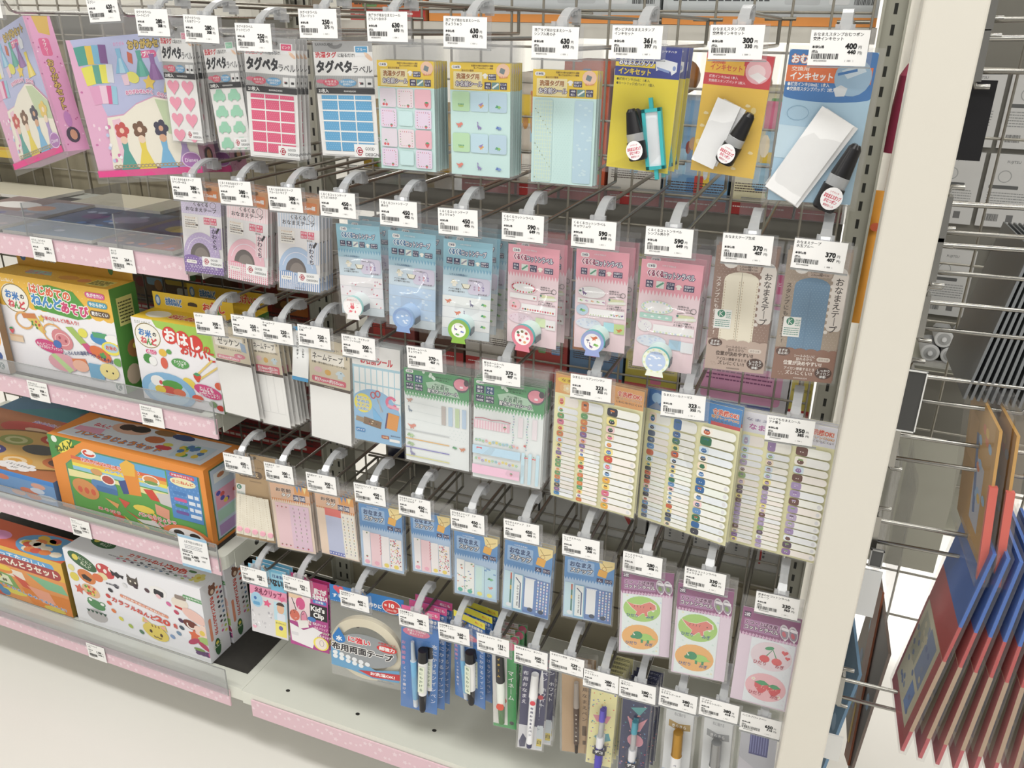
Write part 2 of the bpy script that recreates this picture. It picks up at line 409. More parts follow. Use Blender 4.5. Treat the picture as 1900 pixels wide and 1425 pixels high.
# base shelves
def base(x0,x1,z,y0,label,seed,rail,labels=(),mat=False):
    t=thing('base_shelf',label,'base shelf'); mb=MB(); r=0.012
    mb.box(((x0+x1)/2,y0/2,z-0.014),(x1-x0,-y0,0.028),'spaint'); mb.build('shelf_board',t)
    k=MB(); k.box(((x0+x1)/2,y0/2+0.06,(z-0.028)/2),(x1-x0-0.004,-y0-0.12,z-0.0285),'spaint'); k.build('kick_box',t)
    price_rail(t,rail[0],rail[1],z-0.011,y0-0.004,0.036,seed)
    for i,(x,lines,p,tx) in enumerate(labels): rail_label(t,x,z-0.0095,y0-0.0058,lines,p,tx,seed*7+i)
    return t
bl=base(SX0,GX0+0.004,0.163,-0.345,'left base shelf near the floor with pink rail and clay boxes',6,(SX0,-0.893),[(-1.210,['カラフルねんど','20色'],'1,780','1,958')])
g=MB(); rx=-0.893; g.box(((SX0+rx)/2,-0.3505,0.172),(rx-SX0,0.0012,0.06),'guard'); g.box(((SX0+rx)/2,-0.3505,0.2025),(rx-SX0,0.0016,0.0012),'edge'); g.box((rx,-0.3505,0.172),(0.0016,0.0018,0.06),'edge'); g.build('front_guard',bl)
m2=MB(); m2.box((-1.33,-0.16,0.1642),(0.90,0.30,0.002),'mat'); m2.build('shelf_mat',bl)
br=base(GX0+0.006,0.046,0.165,-0.350,'right base shelf, bare white with dark screw holes below the pen packs',9,(GX0+0.028,0.044))
h=MB(); a=Art(h,(0,0,0.1653),(1,0,0),(0,-1,0),0.001); a.h(True)
for hx,hy in((-785,318),(-500,300),(-620,120),(-760,120),(-640,318)): a.e(hx,hy,4,3.2,'23221f',14)
a.h(False); h.build('screw_hole',br)

# ------------------------------------------------------------------ little printed pictures
def pic(a,pts,u,v,s,key,fl=1): a.p([(u+x*s*fl,v+y*s) for x,y in (pts if fl>0 else pts[::-1])],key)
NECK=[(-.5,-.9),(-.25,-1),(-.1,-.8),(-.2,-.2),(.2,.1),(.6,.3),(1,.55),(.6,.55),(.55,.95),(.4,.95),(.35,.6),(.05,.6),(.0,.95),(-.15,.95),(-.2,.5),(-.4,.2),(-.35,-.6)]
TREX=[(1,-.1),(.95,-.45),(.55,-.7),(.25,-.55),(-.1,-.35),(-.6,-.35),(-1.1,-.55),(-.7,-.05),(-.35,.25),(-.45,.6),(-.2,.65),(.05,.35),(.2,.35),(.25,.6),(.45,.6),(.4,.2),(.6,.05)]
def neck(a,u,v,s,key='7b6aa8'): pic(a,NECK,u,v,s,key)
def trex(a,u,v,s,key='e2776a',fl=1): pic(a,TREX,u,v,s,key,fl)
def trice(a,u,v,s,k1='3c9a6a',k2='8fcb5e',fl=1):
    a.e(u+.35*s*fl,v,.6*s,.38*s,k2,12); a.p([(u+.8*s*fl,v-.1*s),(u+1.25*s*fl,v+.15*s),(u+.8*s*fl,v+.2*s)][::fl],k2); a.r(u+(.1*fl)*s-.1*s,v+.25*s,.18*s,.35*s,k1); a.r(u+(.6*fl)*s-.1*s,v+.25*s,.18*s,.35*s,k1)
    a.e(u-.3*s*fl,v-.15*s,.42*s,.4*s,k1,12); a.e(u-.62*s*fl,v+.05*s,.25*s,.18*s,k1,10); a.p([(u-.6*s*fl,v-.1*s),(u-.7*s*fl,v-.45*s),(u-.48*s*fl,v-.15*s)][::fl],'f3f0e6')
def cherry(a,u,v,s):
    a.l([(u-.4*s,v+.2*s),(u+.05*s,v-.6*s),(u+.45*s,v+.3*s)],.09*s,'3f8f5a'); a.e(u-.2*s,v-.65*s,.35*s,.16*s,'3f9a62',10,-20); a.e(u-.45*s,v+.4*s,.38*s,.34*s,'df4a50',12); a.e(u+.45*s,v+.45*s,.38*s,.34*s,'e2575a',12)
def berry(a,u,v,s,key='e05560'):
    a.p([(u-.5*s,v-.35*s),(u+.5*s,v-.35*s),(u+.48*s,v+.05*s),(u+.12*s,v+.55*s),(u-.12*s,v+.55*s),(u-.48*s,v+.05*s)],key); a.p([(u-.5*s,v-.3*s),(u-.15*s,v-.55*s),(u+.15*s,v-.55*s),(u+.5*s,v-.3*s),(u,v-.12*s)],'3f9a62')
def cloud(a,u,v,s,key='eef3f8'):
    a.e(u,v,.6*s,.25*s,key,10); a.e(u-.15*s,v-.18*s,.3*s,.25*s,key,8); a.e(u+.22*s,v-.12*s,.25*s,.2*s,key,8)
def flower(a,u,v,s,k1,k2='f6d75a'):
    a.h(True)
    for i in range(5): q=math.radians(i*72); a.e(u+.5*s*math.cos(q),v+.5*s*math.sin(q),.38*s,.38*s,k1,8)
    a.h(False); a.e(u,v,.28*s,.28*s,k2,8)
def heart(a,u,v,s,key):
    pts=[]
    for i in range(20):
        q=2*math.pi*i/20; pts.append((u+s*.0625*16*math.sin(q)**3,v-s*.0625*(13*math.cos(q)-5*math.cos(2*q)-2*math.cos(3*q)-math.cos(4*q))))
    a.p(pts,key)
def car(a,u,v,s,key): pic(a,[(-1,.2),(-.9,-.25),(-.55,-.35),(-.3,-.8),(.5,-.8),(.75,-.3),(1,-.2),(1,.45),(.75,.45),(.6,.65),(.4,.65),(.28,.45),(-.3,.45),(-.42,.65),(-.62,.65),(-.75,.45),(-1,.45)],u,v,s,key)
def shirt(a,u,v,s,key='f6f2dc'): pic(a,[(-.4,-.5),(-.15,-.6),(.15,-.6),(.4,-.5),(.8,-.1),(.55,.12),(.4,0),(.4,.6),(-.4,.6),(-.4,0),(-.55,.12),(-.8,-.1)],u,v,s,key)
def hand(a,u,v,s,key='efc6a4'): a.e(u,v,.9*s,.35*s,key,12,40); a.e(u-.55*s,v-.45*s,.28*s,.2*s,'f6d8bd',8,40)
def icon(a,u,v,w,h,txt,key='2c2a4e',ink='f2f0f4'):
    a.r(u,v,w,h,key,.6); n=len(txt)
    for i,s in enumerate(txt): a.t(s,u+w/2,v+h*(i+.55)/n*.96,h/n*.72,ink,al='c',w=min(w*.86,len(s)*h/n*.7))
def sprinkle(a,u,v,w,h,n,fn,seed):
    rr=random.Random(seed); a.h(True)
    for i in range(n): fn(a,u+rr.random()*w,v+rr.random()*h,rr)
    a.h(False)
NAVY='2a2850'; INK='222226'; RED='d8343f'; WHITE='f5f4f2'

# ------------------------------------------------------------------ printed cards: functions of (art, H); the width is always 100 units
def good_design(a,u,v,w,two=True):
    h=w*.46; a.r(u,v,w,h,'f7f6f5'); c=u+w*.2; m=v+h/2
    a.p([(c-w*.14,m),(c-w*.05,m-w*.14),(c+w*.05,m-w*.14),(c+w*.14,m),(c+w*.05,m+w*.14),(c-w*.05,m+w*.14)],'b5283c'); a.ring(c,m,w*.1,w*.1,w*.03,'f7f6f5',14,40,320); a.r(c,m-w*.015,w*.08,w*.035,'f7f6f5')
    a.t('GOOD',u+w*.42,v+h*.3,h*.30,'3a3a3e',w=w*.34); a.t('DESIGN',u+w*.42,v+h*.7,h*.30,'3a3a3e',w=w*.5)
def d_label(a,H,kind):
    two=kind in('heart','car'); hh=H*(.43 if two else .44)
    a.r(0,0,100,hh-H*.045,'a6a6a5',2); a.h(True)
    for i in range(26): a.l([(i*4-6,hh-H*.05),(i*4+2,hh-H*.2)],.55,'bdbdbc')
    a.h(False)
    a.ring(38,H*.02,13,H*.045,5,'777777',12,0,180); a.t('KAWAGUCHI',4,H*.025,5,'444444')
    a.r(0,H*.09,100,H*.20,'f1f0ee'); ink={'heart':'f393ae','car':'95d4b2','pink':'e64a74','blue':'4fa2d6'}[kind]
    a.t('洗濯タグ',3,H*.115,H*.052,RED,w=36,b=.03); a.t('に貼るだけ!',42,H*.118,H*.035,INK,w=28)
    a.r(70,H*.04,24,H*.085,'f5f5f5',1); a.r(72,H*.045,20,H*.05,ink,1); a.t({'heart':'ピンク','car':'グリーン','pink':'ピンク','blue':'ブルー'}[kind],82,H*.07,H*.028,WHITE,al='c',w=15); hand(a,93,H*.13,9)
    a.t('タグペタ',4,H*.215,H*.11,INK,w=60,b=.055,out='f7f6f4',ow=.12); a.t('ラベル',66,H*.235,H*.07,'444444',w=32,b=.02,out='f7f6f4')
    y=H*.35; a.e(10,y-H*.01,9,H*.018,'e2758c',12); a.e(26,y,14,H*.033,'dd5068',16); a.t('おなまえ',26,y-H*.01,H*.022,WHITE,al='c',w=20); a.t('つけに!',26,y+H*.013,H*.022,WHITE,al='c',w=16)
    a.e(55,y,15,H*.033,'5a9ccc',16); a.t('普段のお洗濯の',55,y-H*.01,H*.02,WHITE,al='c',w=24); a.t('目印に!',55,y+H*.013,H*.02,WHITE,al='c',w=15)
    for u in(73,86): a.r(u,y-H*.04,11.5,H*.075,'e9e9e8',1); a.r(u+3,y-H*.005,6,H*.02,INK,1)
    a.l([(75,y-.8),(78,y+.8)],.8,RED)
    a.r(0,hh-H*.045,100,H*.05,'242326',1); a.t('20枚入' if two else '21枚入',4,hh-H*.02,H*.035,WHITE,b=.03); a.t('KAWAGUCHI',58,hh-H*.018,H*.02,WHITE,al='c')
    g0=hh+H*.025
    if two:
        dv=(H-g0-2)/3.7; a.h(True)
        for j in range(4):
            for i in range(2):
                u=26+i*46; v=g0+dv*(j+.35)
                if kind=='heart': heart(a,u,v,19,ink)
                else: car(a,u,v,19,ink)
        a.h(False)
    else:
        cols=[(8,27),(37,27),(66,27)]; rh=(H-g0-H*.05)/5.3; a.h(True)
        for j in range(6):
            v0=g0+rh*(j-.55); v1=v0+rh*.86; v0=max(v0,g0-1)
            for u,w in cols: a.r(u,v0,w,v1-v0,ink)
        a.h(False)
        for u,w in cols: a.dots(u+.5,g0,w-1,H*.95-g0,4.2,.62,'f3a9ba' if kind=='pink' else '9cccea',4)
        a.h(True)
        for j in range(6):
            v0=g0+rh*(j-.55)
            if j: a.r(5,v0-rh*.14,90,rh*.14,WHITE)
        for u in(35,64): a.r(u,g0,2,H*.96-g0,WHITE)
        a.h(False); a.r(5,H*.955,90,H*.03,WHITE)
    good_design(a,50 if two else 58,H*.885,50 if two else 46)
def d_seal(a,H,kind):
    hh=H*.235
    a.r(0,0,100,hh,'f1c92e'); a.r(0,hh,100,H-hh,'c9ebe8'); a.h(True)
    for i in range(24): a.r(3+i*2.8,hh-1.4,1.4,.7,'a8862c')
    a.h(False)
    a.r(3,H*.02,16,H*.034,WHITE,3); a.t('日本製',11,H*.037,H*.024,NAVY,al='c',w=11); a.t('洗濯機や小物のお名前付けに最適',36,H*.022,H*.018,'5b3a1e',w=36); a.t('洗っても!はがれにくい接着!',40,H*.043,H*.018,'5b3a1e',w=32)
    a.r(6,H*.075,48,H*.15,'f4e3a2',1); a.t('貼るだけ簡単',30,H*.065,H*.02,'8a5a2a',al='c',w=20); a.t('洗濯タグ用',30,H*.115,H*.05,'a5662c',al='c',w=38,b=.05,out='f8edc8',ow=.12); a.t('お名前シール',32,H*.18,H*.05,WHITE,al='c',w=44,b=.02,out='4c2f62',ow=.11)
    a.e(88,H*.06,11,H*.06,'efc0a0',14); a.r(83,H*.04,8,H*.045,'6a7a80',1,20); a.t('貼るだけ',89,H*.115,H*.022,'e0705a',al='c',w=14)
    shirt(a,59,H*.108,6,'f4f2ec'); icon(a,64,H*.09,13,H*.05,['洗濯機で','洗えます'],NAVY); icon(a,58,H*.16,11,H*.06,['48','枚入'],NAVY); a.r(70,H*.16,12,H*.06,'5a8a8a'); a.l([(71,H*.21),(81,H*.17)],2.5,'e9efe9'); icon(a,83.5,H*.16,11,H*.06,['にじみ','防止'],NAVY)
    b0=hh+H*.012; rh=(H-b0-H*.015)/4; cw=31
    if kind=='plain':
        a.r(4,b0+1,29,H-b0-4,'bfe0df',3); a.h(True)
        for i in range(7): a.r(5+i*4,b0+2,1.4,H-b0-6,'cfe6cf')
        for i in range(22): a.r(4.5,b0+3+i*5.6,28,1.3,'d3ead6')
        a.h(False); a.dots(35,b0+2,29,H-b0-5,4.5,.5,'aedbd8',5)
        a.r(67,b0+1,29,H-b0-4,'b4d5e6',3); sprinkle(a,68,b0+4,26,H-b0-12,26,lambda q,u,v,r:cloud(q,u,v,4.4,'c9e4ee'),3); return
    for j in range(4):
        for i in range(3):
            u=3.5+i*cw; v=b0+rh*j; cu=u+cw/2-.8; cv=v+rh*.5
            if kind=='fruit':
                if (j+i)%2==0 and not(i==2): 
                    if j%2==0: a.r(u,v,cw-2,rh-2,'e8dce8',3); cherry(a,u+9,v+rh*.72,6)
                    else: a.r(u+2,v+3,cw-6,rh-8,'cdeef0',3)
                elif i==2 and j%2==0: a.r(u,v,cw-2,rh-2,'f2b6c4',3); berry(a,u+21,v+rh*.72,7.5)
                elif i==1 and j%2==1: berry(a,cu,v+rh*.72,6); a.e(cu+6,v+rh*.75,2.6,2.6,'f0c95a',8); a.e(cu-6,v+rh*.72,2.6,2.6,'9bc46a',8)
                else: a.r(u,v,cw-2,rh-2,'ecd6ee' if j%2 else 'f0dfe6',3)
                if (i+j)%2==1 and i!=1 or (i==1 and j%2==0) or (i==0 and j%2==1):
                    rr=random.Random(i*7+j); a.h(True)
                    for q in range(22):
                        z=q/22*4; z0=z%1; x,y=[(z0,0),(1,z0),(1-z0,1),(0,1-z0)][int(z)]; a.e(u+4+x*(cw-10),v+4+y*(rh-9),.9,.9,rr.choice(['e27a8a','a05a9a','d05868','7fa86a','c98a9a']),5)
                    a.h(False); berry(a,u+cw*.62,v+rh*.84,4.5)
            else:
                bg=[['b9e3b2','bfe0ef','b8d6e8'],[None,None,None]][j%2][i]
                if bg: a.r(u,v,cw-1.5,rh-2,bg,3)
                f=(j%2)*3+i; y=v+rh*.68
                if f==0: a.e(cu,y,5,2,'a8c96a',10); a.h(True); [a.e(cu-4+q*2.6,y-2.2,1.1,1.1,'4f9a7a',6) for q in range(4)]; a.h(False)
                elif f==1: trex(a,cu+3,y,4.6,'e9a24c'); a.p([(cu-1,y-3),(cu+7,y-6),(cu+3,y)],'8f7cc0')
                elif f==2: trice(a,cu,y,5)
                elif f==3: trex(a,cu-3,y-2,6,'e4796a')
                elif f==4: neck(a,cu-1,y-2,6,'8a7ab8')
                else: trice(a,cu+1,y,5,'4a6fc0','7a9ad8'); 
def d_ink(a,H,kind):
    if kind=='navy':
        a.r(0,0,100,H*.24,'25338c'); a.t('シヤチハタ',70,H*.03,H*.02,WHITE,w=22); a.r(0,H*.13,62,H*.035,'f2d230'); a.t('おなまえスタンプ',6,H*.125,H*.06,WHITE,w=54,b=.03,out='25338c',ow=.1); a.t('ポンピタ',14,H*.075,H*.045,WHITE,w=34,b=.03)
        a.t('インキセット',6,H*.20,H*.055,'f2d230',w=50,b=.04); a.p([(62,H*.11),(74,H*.09),(95,H*.11),(95,H*.18),(88,H*.21),(86,H*.18),(70,H*.165),(64,H*.185)],'eef0f4'); a.p([(64,H*.15),(84,H*.175),(84,H*.195),(66,H*.172)],'7f95cf'); a.e(91,H*.155,2.5,3.5,'7f95cf',8)
        a.r(0,H*.24,100,H*.76,'e9d320'); a.t('●補充インキ(5ml)：1本入',4,H*.265,H*.026,'3a3a18',w=52); a.t('●カートリッジ式パッド：1個入',4,H*.298,H*.026,'3a3a18',w=60)
        a.p([(2,H*.985),(30,H*.90),(70,H*.93),(98,H*.99)],'e3cb1c')
    elif kind=='yellow':
        a.r(0,0,100,H,'efbf36'); a.r(0,0,100,H*.09,'cf2f38'); a.t('シヤチハタ',76,H*.035,H*.025,WHITE,w=20); a.t('交換用',10,H*.07,H*.035,'d8452c',w=20); a.r(0,H*.05,58,H*.10,'f2b42c'); a.t('交換用',8,H*.073,H*.035,'cf3a2c',w=20,b=.02); a.t('インキセット',8,H*.115,H*.055,'cf3a2c',w=48,b=.02)
        a.r(0,H*.165,100,H*.095,'cf2f38'); a.t('補充インキ(5ml) 1本入',8,H*.19,H*.026,'f5dcdc',w=44); a.t('交換用スタンプパッド 2枚入',8,H*.225,H*.026,'f5dcdc',w=56)
        a.r(60,0,40,H*.18,'cf2f38'); a.e(80,H*.12,19,H*.105,'e9a7ae',16); a.e(78,H*.13,13,H*.06,'f3d2d4',14); a.p([(68,H*.16),(80,H*.13),(94,H*.17),(84,H*.215)],'f5efee')
        sprinkle(a,6,H*.30,88,H*.66,16,lambda q,u,v,r:(q.e(u,v,5,4.2,'f3d684',8,r.uniform(0,90)) if r.random()<.6 else cloud(q,u,v,7,'f6dfa0')),5)
    else:
        a.r(0,0,100,H,'a9cfe8'); a.r(0,0,100,H*.30,'2c6db6',3); a.e(50,H*.27,58,H*.055,'2c6db6',20); a.t('おむつポン',4,H*.055,H*.06,WHITE,w=48,b=.03,out='e2702c',ow=.09)
        a.r(0,H*.095,97,H*.105,'e8682e'); a.t('交換用',5,H*.118,H*.03,'fbe6d8',w=20); a.t('インキセット',5,H*.163,H*.055,WHITE,w=48,b=.03)
        a.t('●補充インキ(10ml)：1本入',3,H*.215,H*.028,WHITE,w=48); a.t('●交換用スタンプパッド：2枚入',3,H*.245,H*.028,WHITE,w=56)
        a.e(76,H*.16,21,H*.12,'8fb4d2',18); a.p([(62,H*.12),(84,H*.07),(90,H*.12),(70,H*.17)],'c9dbe8'); a.r(58,H*.12,22,3,'2c6db6',0,-15); a.p([(56,H*.235),(64,H*.21),(72,H*.23),(70,H*.28),(60,H*.285)],'d6dbe0')
        a.p([(0,H*.48),(60,H*.50),(60,H*.72),(0,H*.70)],'c4dfef'); a.ring(20,H*.40,13,H*.05,.7,'86b3d2',14); a.ring(24,H*.80,14,H*.05,.7,'86b3d2',14)
def d_rolltape(a,H,kind):
    c={'lav':('b7a3cf','cdc2de','7d5fa5'),'pink':('efb7c4','f4d3d8','e88ba0'),'blue':('a9c2e2','c9d6e8','6f93c6')}[kind]
    a.r(0,0,100,H,'e6e2e2'); a.r(0,0,100,H*.17,'c98f62'); a.r(46,H*.05,48,H*.105,'dd7a3e',3); a.t('約1.5cm幅',70,H*.105,H*.045,WHITE,al='c',w=40,b=.03)
    a.r(0,H*.17,100,H*.16,c[1]); 
    if kind=='lav': a.dots(0,H*.17,100,H*.16,6,.9,'f0ecf6',5)
    else:
        a.h(True); [a.r(i*6,H*.17,2.4,H*.16,'efeef2' if kind=='blue' else 'f7e6e8') for i in range(17)]; a.h(False)
    a.t('くるくる',32,H*.215,H*.05,'3b3334',w=36); a.ring(80,H*.213,8,8,1,'5a4a4a',12); a.t('・・',80,H*.21,4,'5a4a4a',al='c'); a.t('おなまえテープ',50,H*.275,H*.052,'3b3334',w=76,al='c')
    a.r(6,H*.36,34,H*.14,'f1ede6',1); a.t('アイロンいらず',8,H*.375,H*.022,'c98c3e',w=26); a.lines(8,H*.40,28,4,H*.024,2,'8a8480',3); a.t('アイロンOK',8,H*.445,H*.022,'a8742e',w=24); a.r(34,H*.44,6,4,'4a3a34',1)
    icon(a,55,H*.355,15,H*.075,['好きな','長さに'],'da4c66'); icon(a,72,H*.355,15,H*.075,['手で','切れる'],'da4c66'); a.t('折り紙',76,H*.45,H*.02,'6a6464',al='c')
    a.e(46,H*.80,46,H*.27,c[0],28,0,180,360); a.r(0,H*.80,92,H*.2,c[0])
    if kind=='lav': a.dots(4,H*.56,86,H*.24,8,1.2,'dcd2ea',5)
    a.ring(46,H*.80,38,H*.215,1.3,'efe9f2',20,195,345)
    a.e(42,H*.80,25,H*.15,'5d5350',22,0,180,360); a.e(45,H*.81,18,H*.11,'7e736c',20,0,180,360)
    a.r(70,H*.46,27,H*.24,c[0] if kind=='lav' else 'f2ecee'); a.h(True)
    if kind=='lav': [a.e(73+q%3*9,H*.48+q//3*H*.05,1.3,1.3,'f0ecf6',5) for q in range(15)]
    else: [a.r(71+q*4,H*.46,1.8,H*.24,c[0]) for q in range(7)]
    a.h(False); a.vt('かわぐち',80,H*.50,H*.06,'2c2536',H*.06,.02); a.r(86,H*.455,5,H*.07,'2a2629',1,30)
    a.r(0,H*.84,100,H*.16,c[2]); a.e(20,H*.845,22,H*.05,c[2],16,0,180,360)
    if kind=='lav': a.dots(0,H*.82,100,H*.175,7,1.1,'f1edf6',5)
    else:
        a.h(True); [a.r(q*5,H*.81 if q<8 else H*.84,2.2,H*.19 if q<8 else H*.16,'f2eff2') for q in range(20)]; a.h(False)
        if kind=='pink': a.h(True); [a.r(0,H*.85+q*5,100,2,'f2dde0') for q in range(6)]; a.h(False)
    a.r(6,H*.855,26,H*.04,'f0ece6',3); a.t('巾 1.5cm',19,H*.87,H*.02,'5a5654',al='c',w=18); a.t({'lav':'ラベンダー水玉','pink':'ピンクチェック','blue':'ブルーストライプ'}[kind],50,H*.93,H*.04,'f6f2f6',al='c',w=70,b=.0,out=c[2],ow=.05); a.t('KAWAGUCHI',50,H*.978,H*.018,'5a5058',al='c')
    good_design(a,46,H*.80,52)
def d_cotton(a,H,kind,pinkpack=False):
    hd,lt,zz=('ec9aaa','f5d9e0','ec9aaa') if pinkpack else ('86bdd2','cfe2ee','5f9cc4')
    a.r(0,0,100,H*.27,hd); a.r(0,H*.27,100,H*.73,lt); 
    if not pinkpack: a.r(0,H*.27,100,H*.09,'a9d0e2'); a.zig(0,H*.27,100,16,H*.045,'6ea9cc'); a.zig(-3,H*.26,106,16,H*.03,hd)
    else: a.zig(0,H*.265,100,17,H*.05,hd)
    a.r(9,H*.03,16,H*.042,WHITE,3); a.t('日本製',17,H*.051,H*.028,NAVY,al='c',w=11); a.t('ハサミで切れる',45,H*.04,H*.018,'f0f2f6',al='c',w=22)
    a.t('くるくる',12,H*.115,H*.062,'8c2a4e' if pinkpack else '2c6a9c',w=25,b=.06,out='f6f3f6',ow=.13); a.t('コットンラベル' if pinkpack else 'コットンテープ',38,H*.12,H*.062,WHITE,w=50,b=.02,out='3a3664',ow=.10)
    if pinkpack:
        icon(a,10,H*.18,12,H*.065,['55','枚入'],NAVY); a.r(27,H*.18,13,H*.065,'e4ebe2'); a.l([(28,H*.235),(39,H*.19)],3,'4f9a78'); icon(a,44,H*.18,13,H*.065,['にじみ','防止'],NAVY); shirt(a,64,H*.215,7,'f4f0e4'); icon(a,72,H*.19,17,H*.055,['洗濯機で','洗えます'],NAVY)
    else:
        icon(a,7,H*.18,12,H*.06,['長さ','90cm'],NAVY); icon(a,22,H*.18,12,H*.06,['幅','1.5cm'],NAVY); a.r(37,H*.18,12,H*.06,'e4ebe2'); a.l([(38,H*.23),(48,H*.19)],3,'8a8aa0'); icon(a,52,H*.18,12,H*.06,['にじみ','防止'],NAVY); shirt(a,71,H*.215,6.5,'f4f0e4'); icon(a,77,H*.19,16,H*.05,['洗濯機で','洗えます'],NAVY)
    if not pinkpack:
        a.t('いろんな布製品に!',14,H*.345,H*.022,'4a6f9a',w=36); a.r(52,H*.36,46,H*.17,'d6cfe6',8); shirt(a,24,H*.435,10,'f3efe0'); a.ring(22,H*.41,3,3,.8,'d8c05a',8)
        a.r(40,H*.43,16,H*.045,'f4efd6',2); a.l([(39,H*.43),(44,H*.475),(54,H*.475),(58,H*.43)],1.4,'4a4038'); a.t('お好きな長さに',66,H*.39,H*.018,INK,al='c',w=22); a.t('アイロン接着で',12,H*.49,H*.018,INK,w=26); a.t('より強力に貼り付く',12,H*.515,H*.018,INK,w=34); a.ring(78,H*.42,6,6,.7,'8a7ab0',10); a.h(True); [a.e(66+q%3*9,H*.45+q//3*5,2.2,2.2,['b89ac0','d08a9a','9a8ac0'][q%3],6) for q in range(6)]; a.h(False); a.t('まわせば',74,H*.52,H*.018,INK,w=18)
        y0=H*.565
        tp={'rabbit':['f2eef0','f2eef2','eff0f2'],'cloud':['b9d3ee','b5d0ec','b7d2ee'],'green':['ecefee','eef0f2','eceff0']}[kind]
        for q in range(3):
            v=y0+q*H*.115; a.r(0,v,100,H*.112,tp[q]); a.r(0,v+H*.112,100,.8,'b4b9c4')
            if kind=='cloud': sprinkle(a,2,v+3,94,H*.09,7,lambda b,u,w,r:cloud(b,u,w,6,'d9e8f6'),q)
            elif kind=='rabbit': sprinkle(a,3,v+3,94,H*.09,7,lambda b,u,w,r:b.e(u,w,1.5,2.4,r.choice(['e08a96','d9606e','c9a0b4']),6,r.uniform(0,90)),q)
            else: trex(a,12+q*20,v+H*.06,7,'e07a5a'); neck(a,60-q*12,v+H*.06,7,'5a5280'); trice(a,86,v+H*.06,6)
        a.r(0,H*.91,100,H*.09,'d3dfe6')
    else:
        kk={'fruit':'e28a9a','dino':'9ab4e2','cloudp':'b9d8c4'}[kind]
        a.e(32,H*.42,27,H*.06,'dcc0c8' if kind!='cloudp' else 'c6dcc9',22); a.e(32,H*.415,26,H*.056,'f6f3f4',22)
        rr=random.Random(4); a.h(True)
        for q in range(24):
            z=2*math.pi*q/24
            if kind=='fruit': a.e(32+23*math.cos(z),H*.415+H*.046*math.sin(z),2,1.8,rr.choice(['d8485a','e8899a','b83a4c','7fa85a']),6)
            elif kind=='cloudp': a.e(32+23*math.cos(z),H*.415+H*.046*math.sin(z),1.8,1.6,'cfe3a8' if q%2 else 'b5d4e2',6)
        a.h(False)
        if kind=='dino': neck(a,17,H*.415,7,'6f4f8c'); a.e(10,H*.41,3,2,'4a7a6a',6)
        a.t('台紙から',66,H*.385,H*.018,INK,w=18); a.t('はがすだけ!',66,H*.408,H*.018,INK,w=24); a.ring(92,H*.415,5,5,.8,'4a4a44',10); a.l([(66,H*.45),(84,H*.43),(92,H*.435)],.9,'4a4a44'); a.r(68,H*.46,26,H*.05,'d8dba8',1); a.r(64,H*.485,34,H*.025,'eef0e6',0,-6); a.e(67,H*.47,2.2,2.2,'3f7a6a',6)
        a.t('アイロン接着で',62,H*.535,H*.018,INK,w=28); a.t('より強力に貼り付く',62,H*.557,H*.018,INK,w=34)
        b1={'fruit':'f5f2f2','dino':'f3f1f0','cloudp':'a9d6c8'}[kind]; a.r(6,H*.485,54,H*.05,'e2b4c0'); a.r(5,H*.48,54,H*.05,b1)
        if kind=='dino': a.h(True); [trice(a,12+q*11,H*.505,3.4,['6a9a5a','a06a9a','d88a5a'][q%3],['b5d88a','d8b4d8','f0c49a'][q%3]) for q in range(5)]; a.h(False)
        elif kind=='cloudp': a.h(True); [cloud(a,14+q*12,H*.508,5,'e6f3f0') for q in range(4)]; a.h(False)
        else: berry(a,54,H*.507,4)
        a.e(15,H*.60,12,H*.055,{'fruit':'f0c2cc','dino':'b8d2e6','cloudp':'ece9ea'}[kind],16); 
        if kind=='fruit': cherry(a,14,H*.605,6)
        elif kind=='dino': trice(a,15,H*.605,6)
        else: sprinkle(a,7,H*.565,16,H*.07,12,lambda b,u,v,r:b.e(u,v,.8,.8,'c4b0d0',5),2)
        a.r(29,H*.575,68,H*.075,'f5f3f3')
        rr=random.Random(8); a.h(True)
        for q in range(13):
            u=32+q*5; v=H*.63
            if kind=='fruit': a.e(u,v,2,2,rr.choice(['c8384c','e0707e','4a4a44','e8a860','b84a6a']),7)
            elif kind=='cloudp': a.r(u-1.5,v+1,3,3,'c9d8e4' if q%2 else 'd3e4b0')
            elif q>7: (neck if q%2 else trex)(a,u,v-2,3,['7a5a9a','d8784a','6a9a4a'][q%3])
            else: a.e(u,v+2,1,1.4,'a8c46a',5)
        a.h(False)
        a.e(28,H*.735,25,H*.055,'dfe6f2' if kind!='fruit' else 'f0d6e2',18); sprinkle(a,8,H*.70,38,H*.06,10,lambda b,u,v,r:(cloud(b,u,v,4,'c6d4ee') if kind!='fruit' else b.e(u,v,1.2,1.2,'d8a8c0',5)),9)
        a.r(58,H*.70,20,H*.09,{'fruit':'d9e8b4','dino':'a8dce6','cloudp':'a9cfe8'}[kind],1); a.r(78,H*.705,20,H*.10,{'fruit':'f3f0f0','dino':'c3dc8a','cloudp':'eef0f4'}[kind],1); 
        if kind=='dino': trex(a,88,H*.77,6,'d8783a')
        elif kind=='fruit': a.h(True); [a.e(82+q*5,H*.77,2,2,['5a4a3a','c8485a','8a5a4a'][q],6) for q in range(3)]; a.h(False)
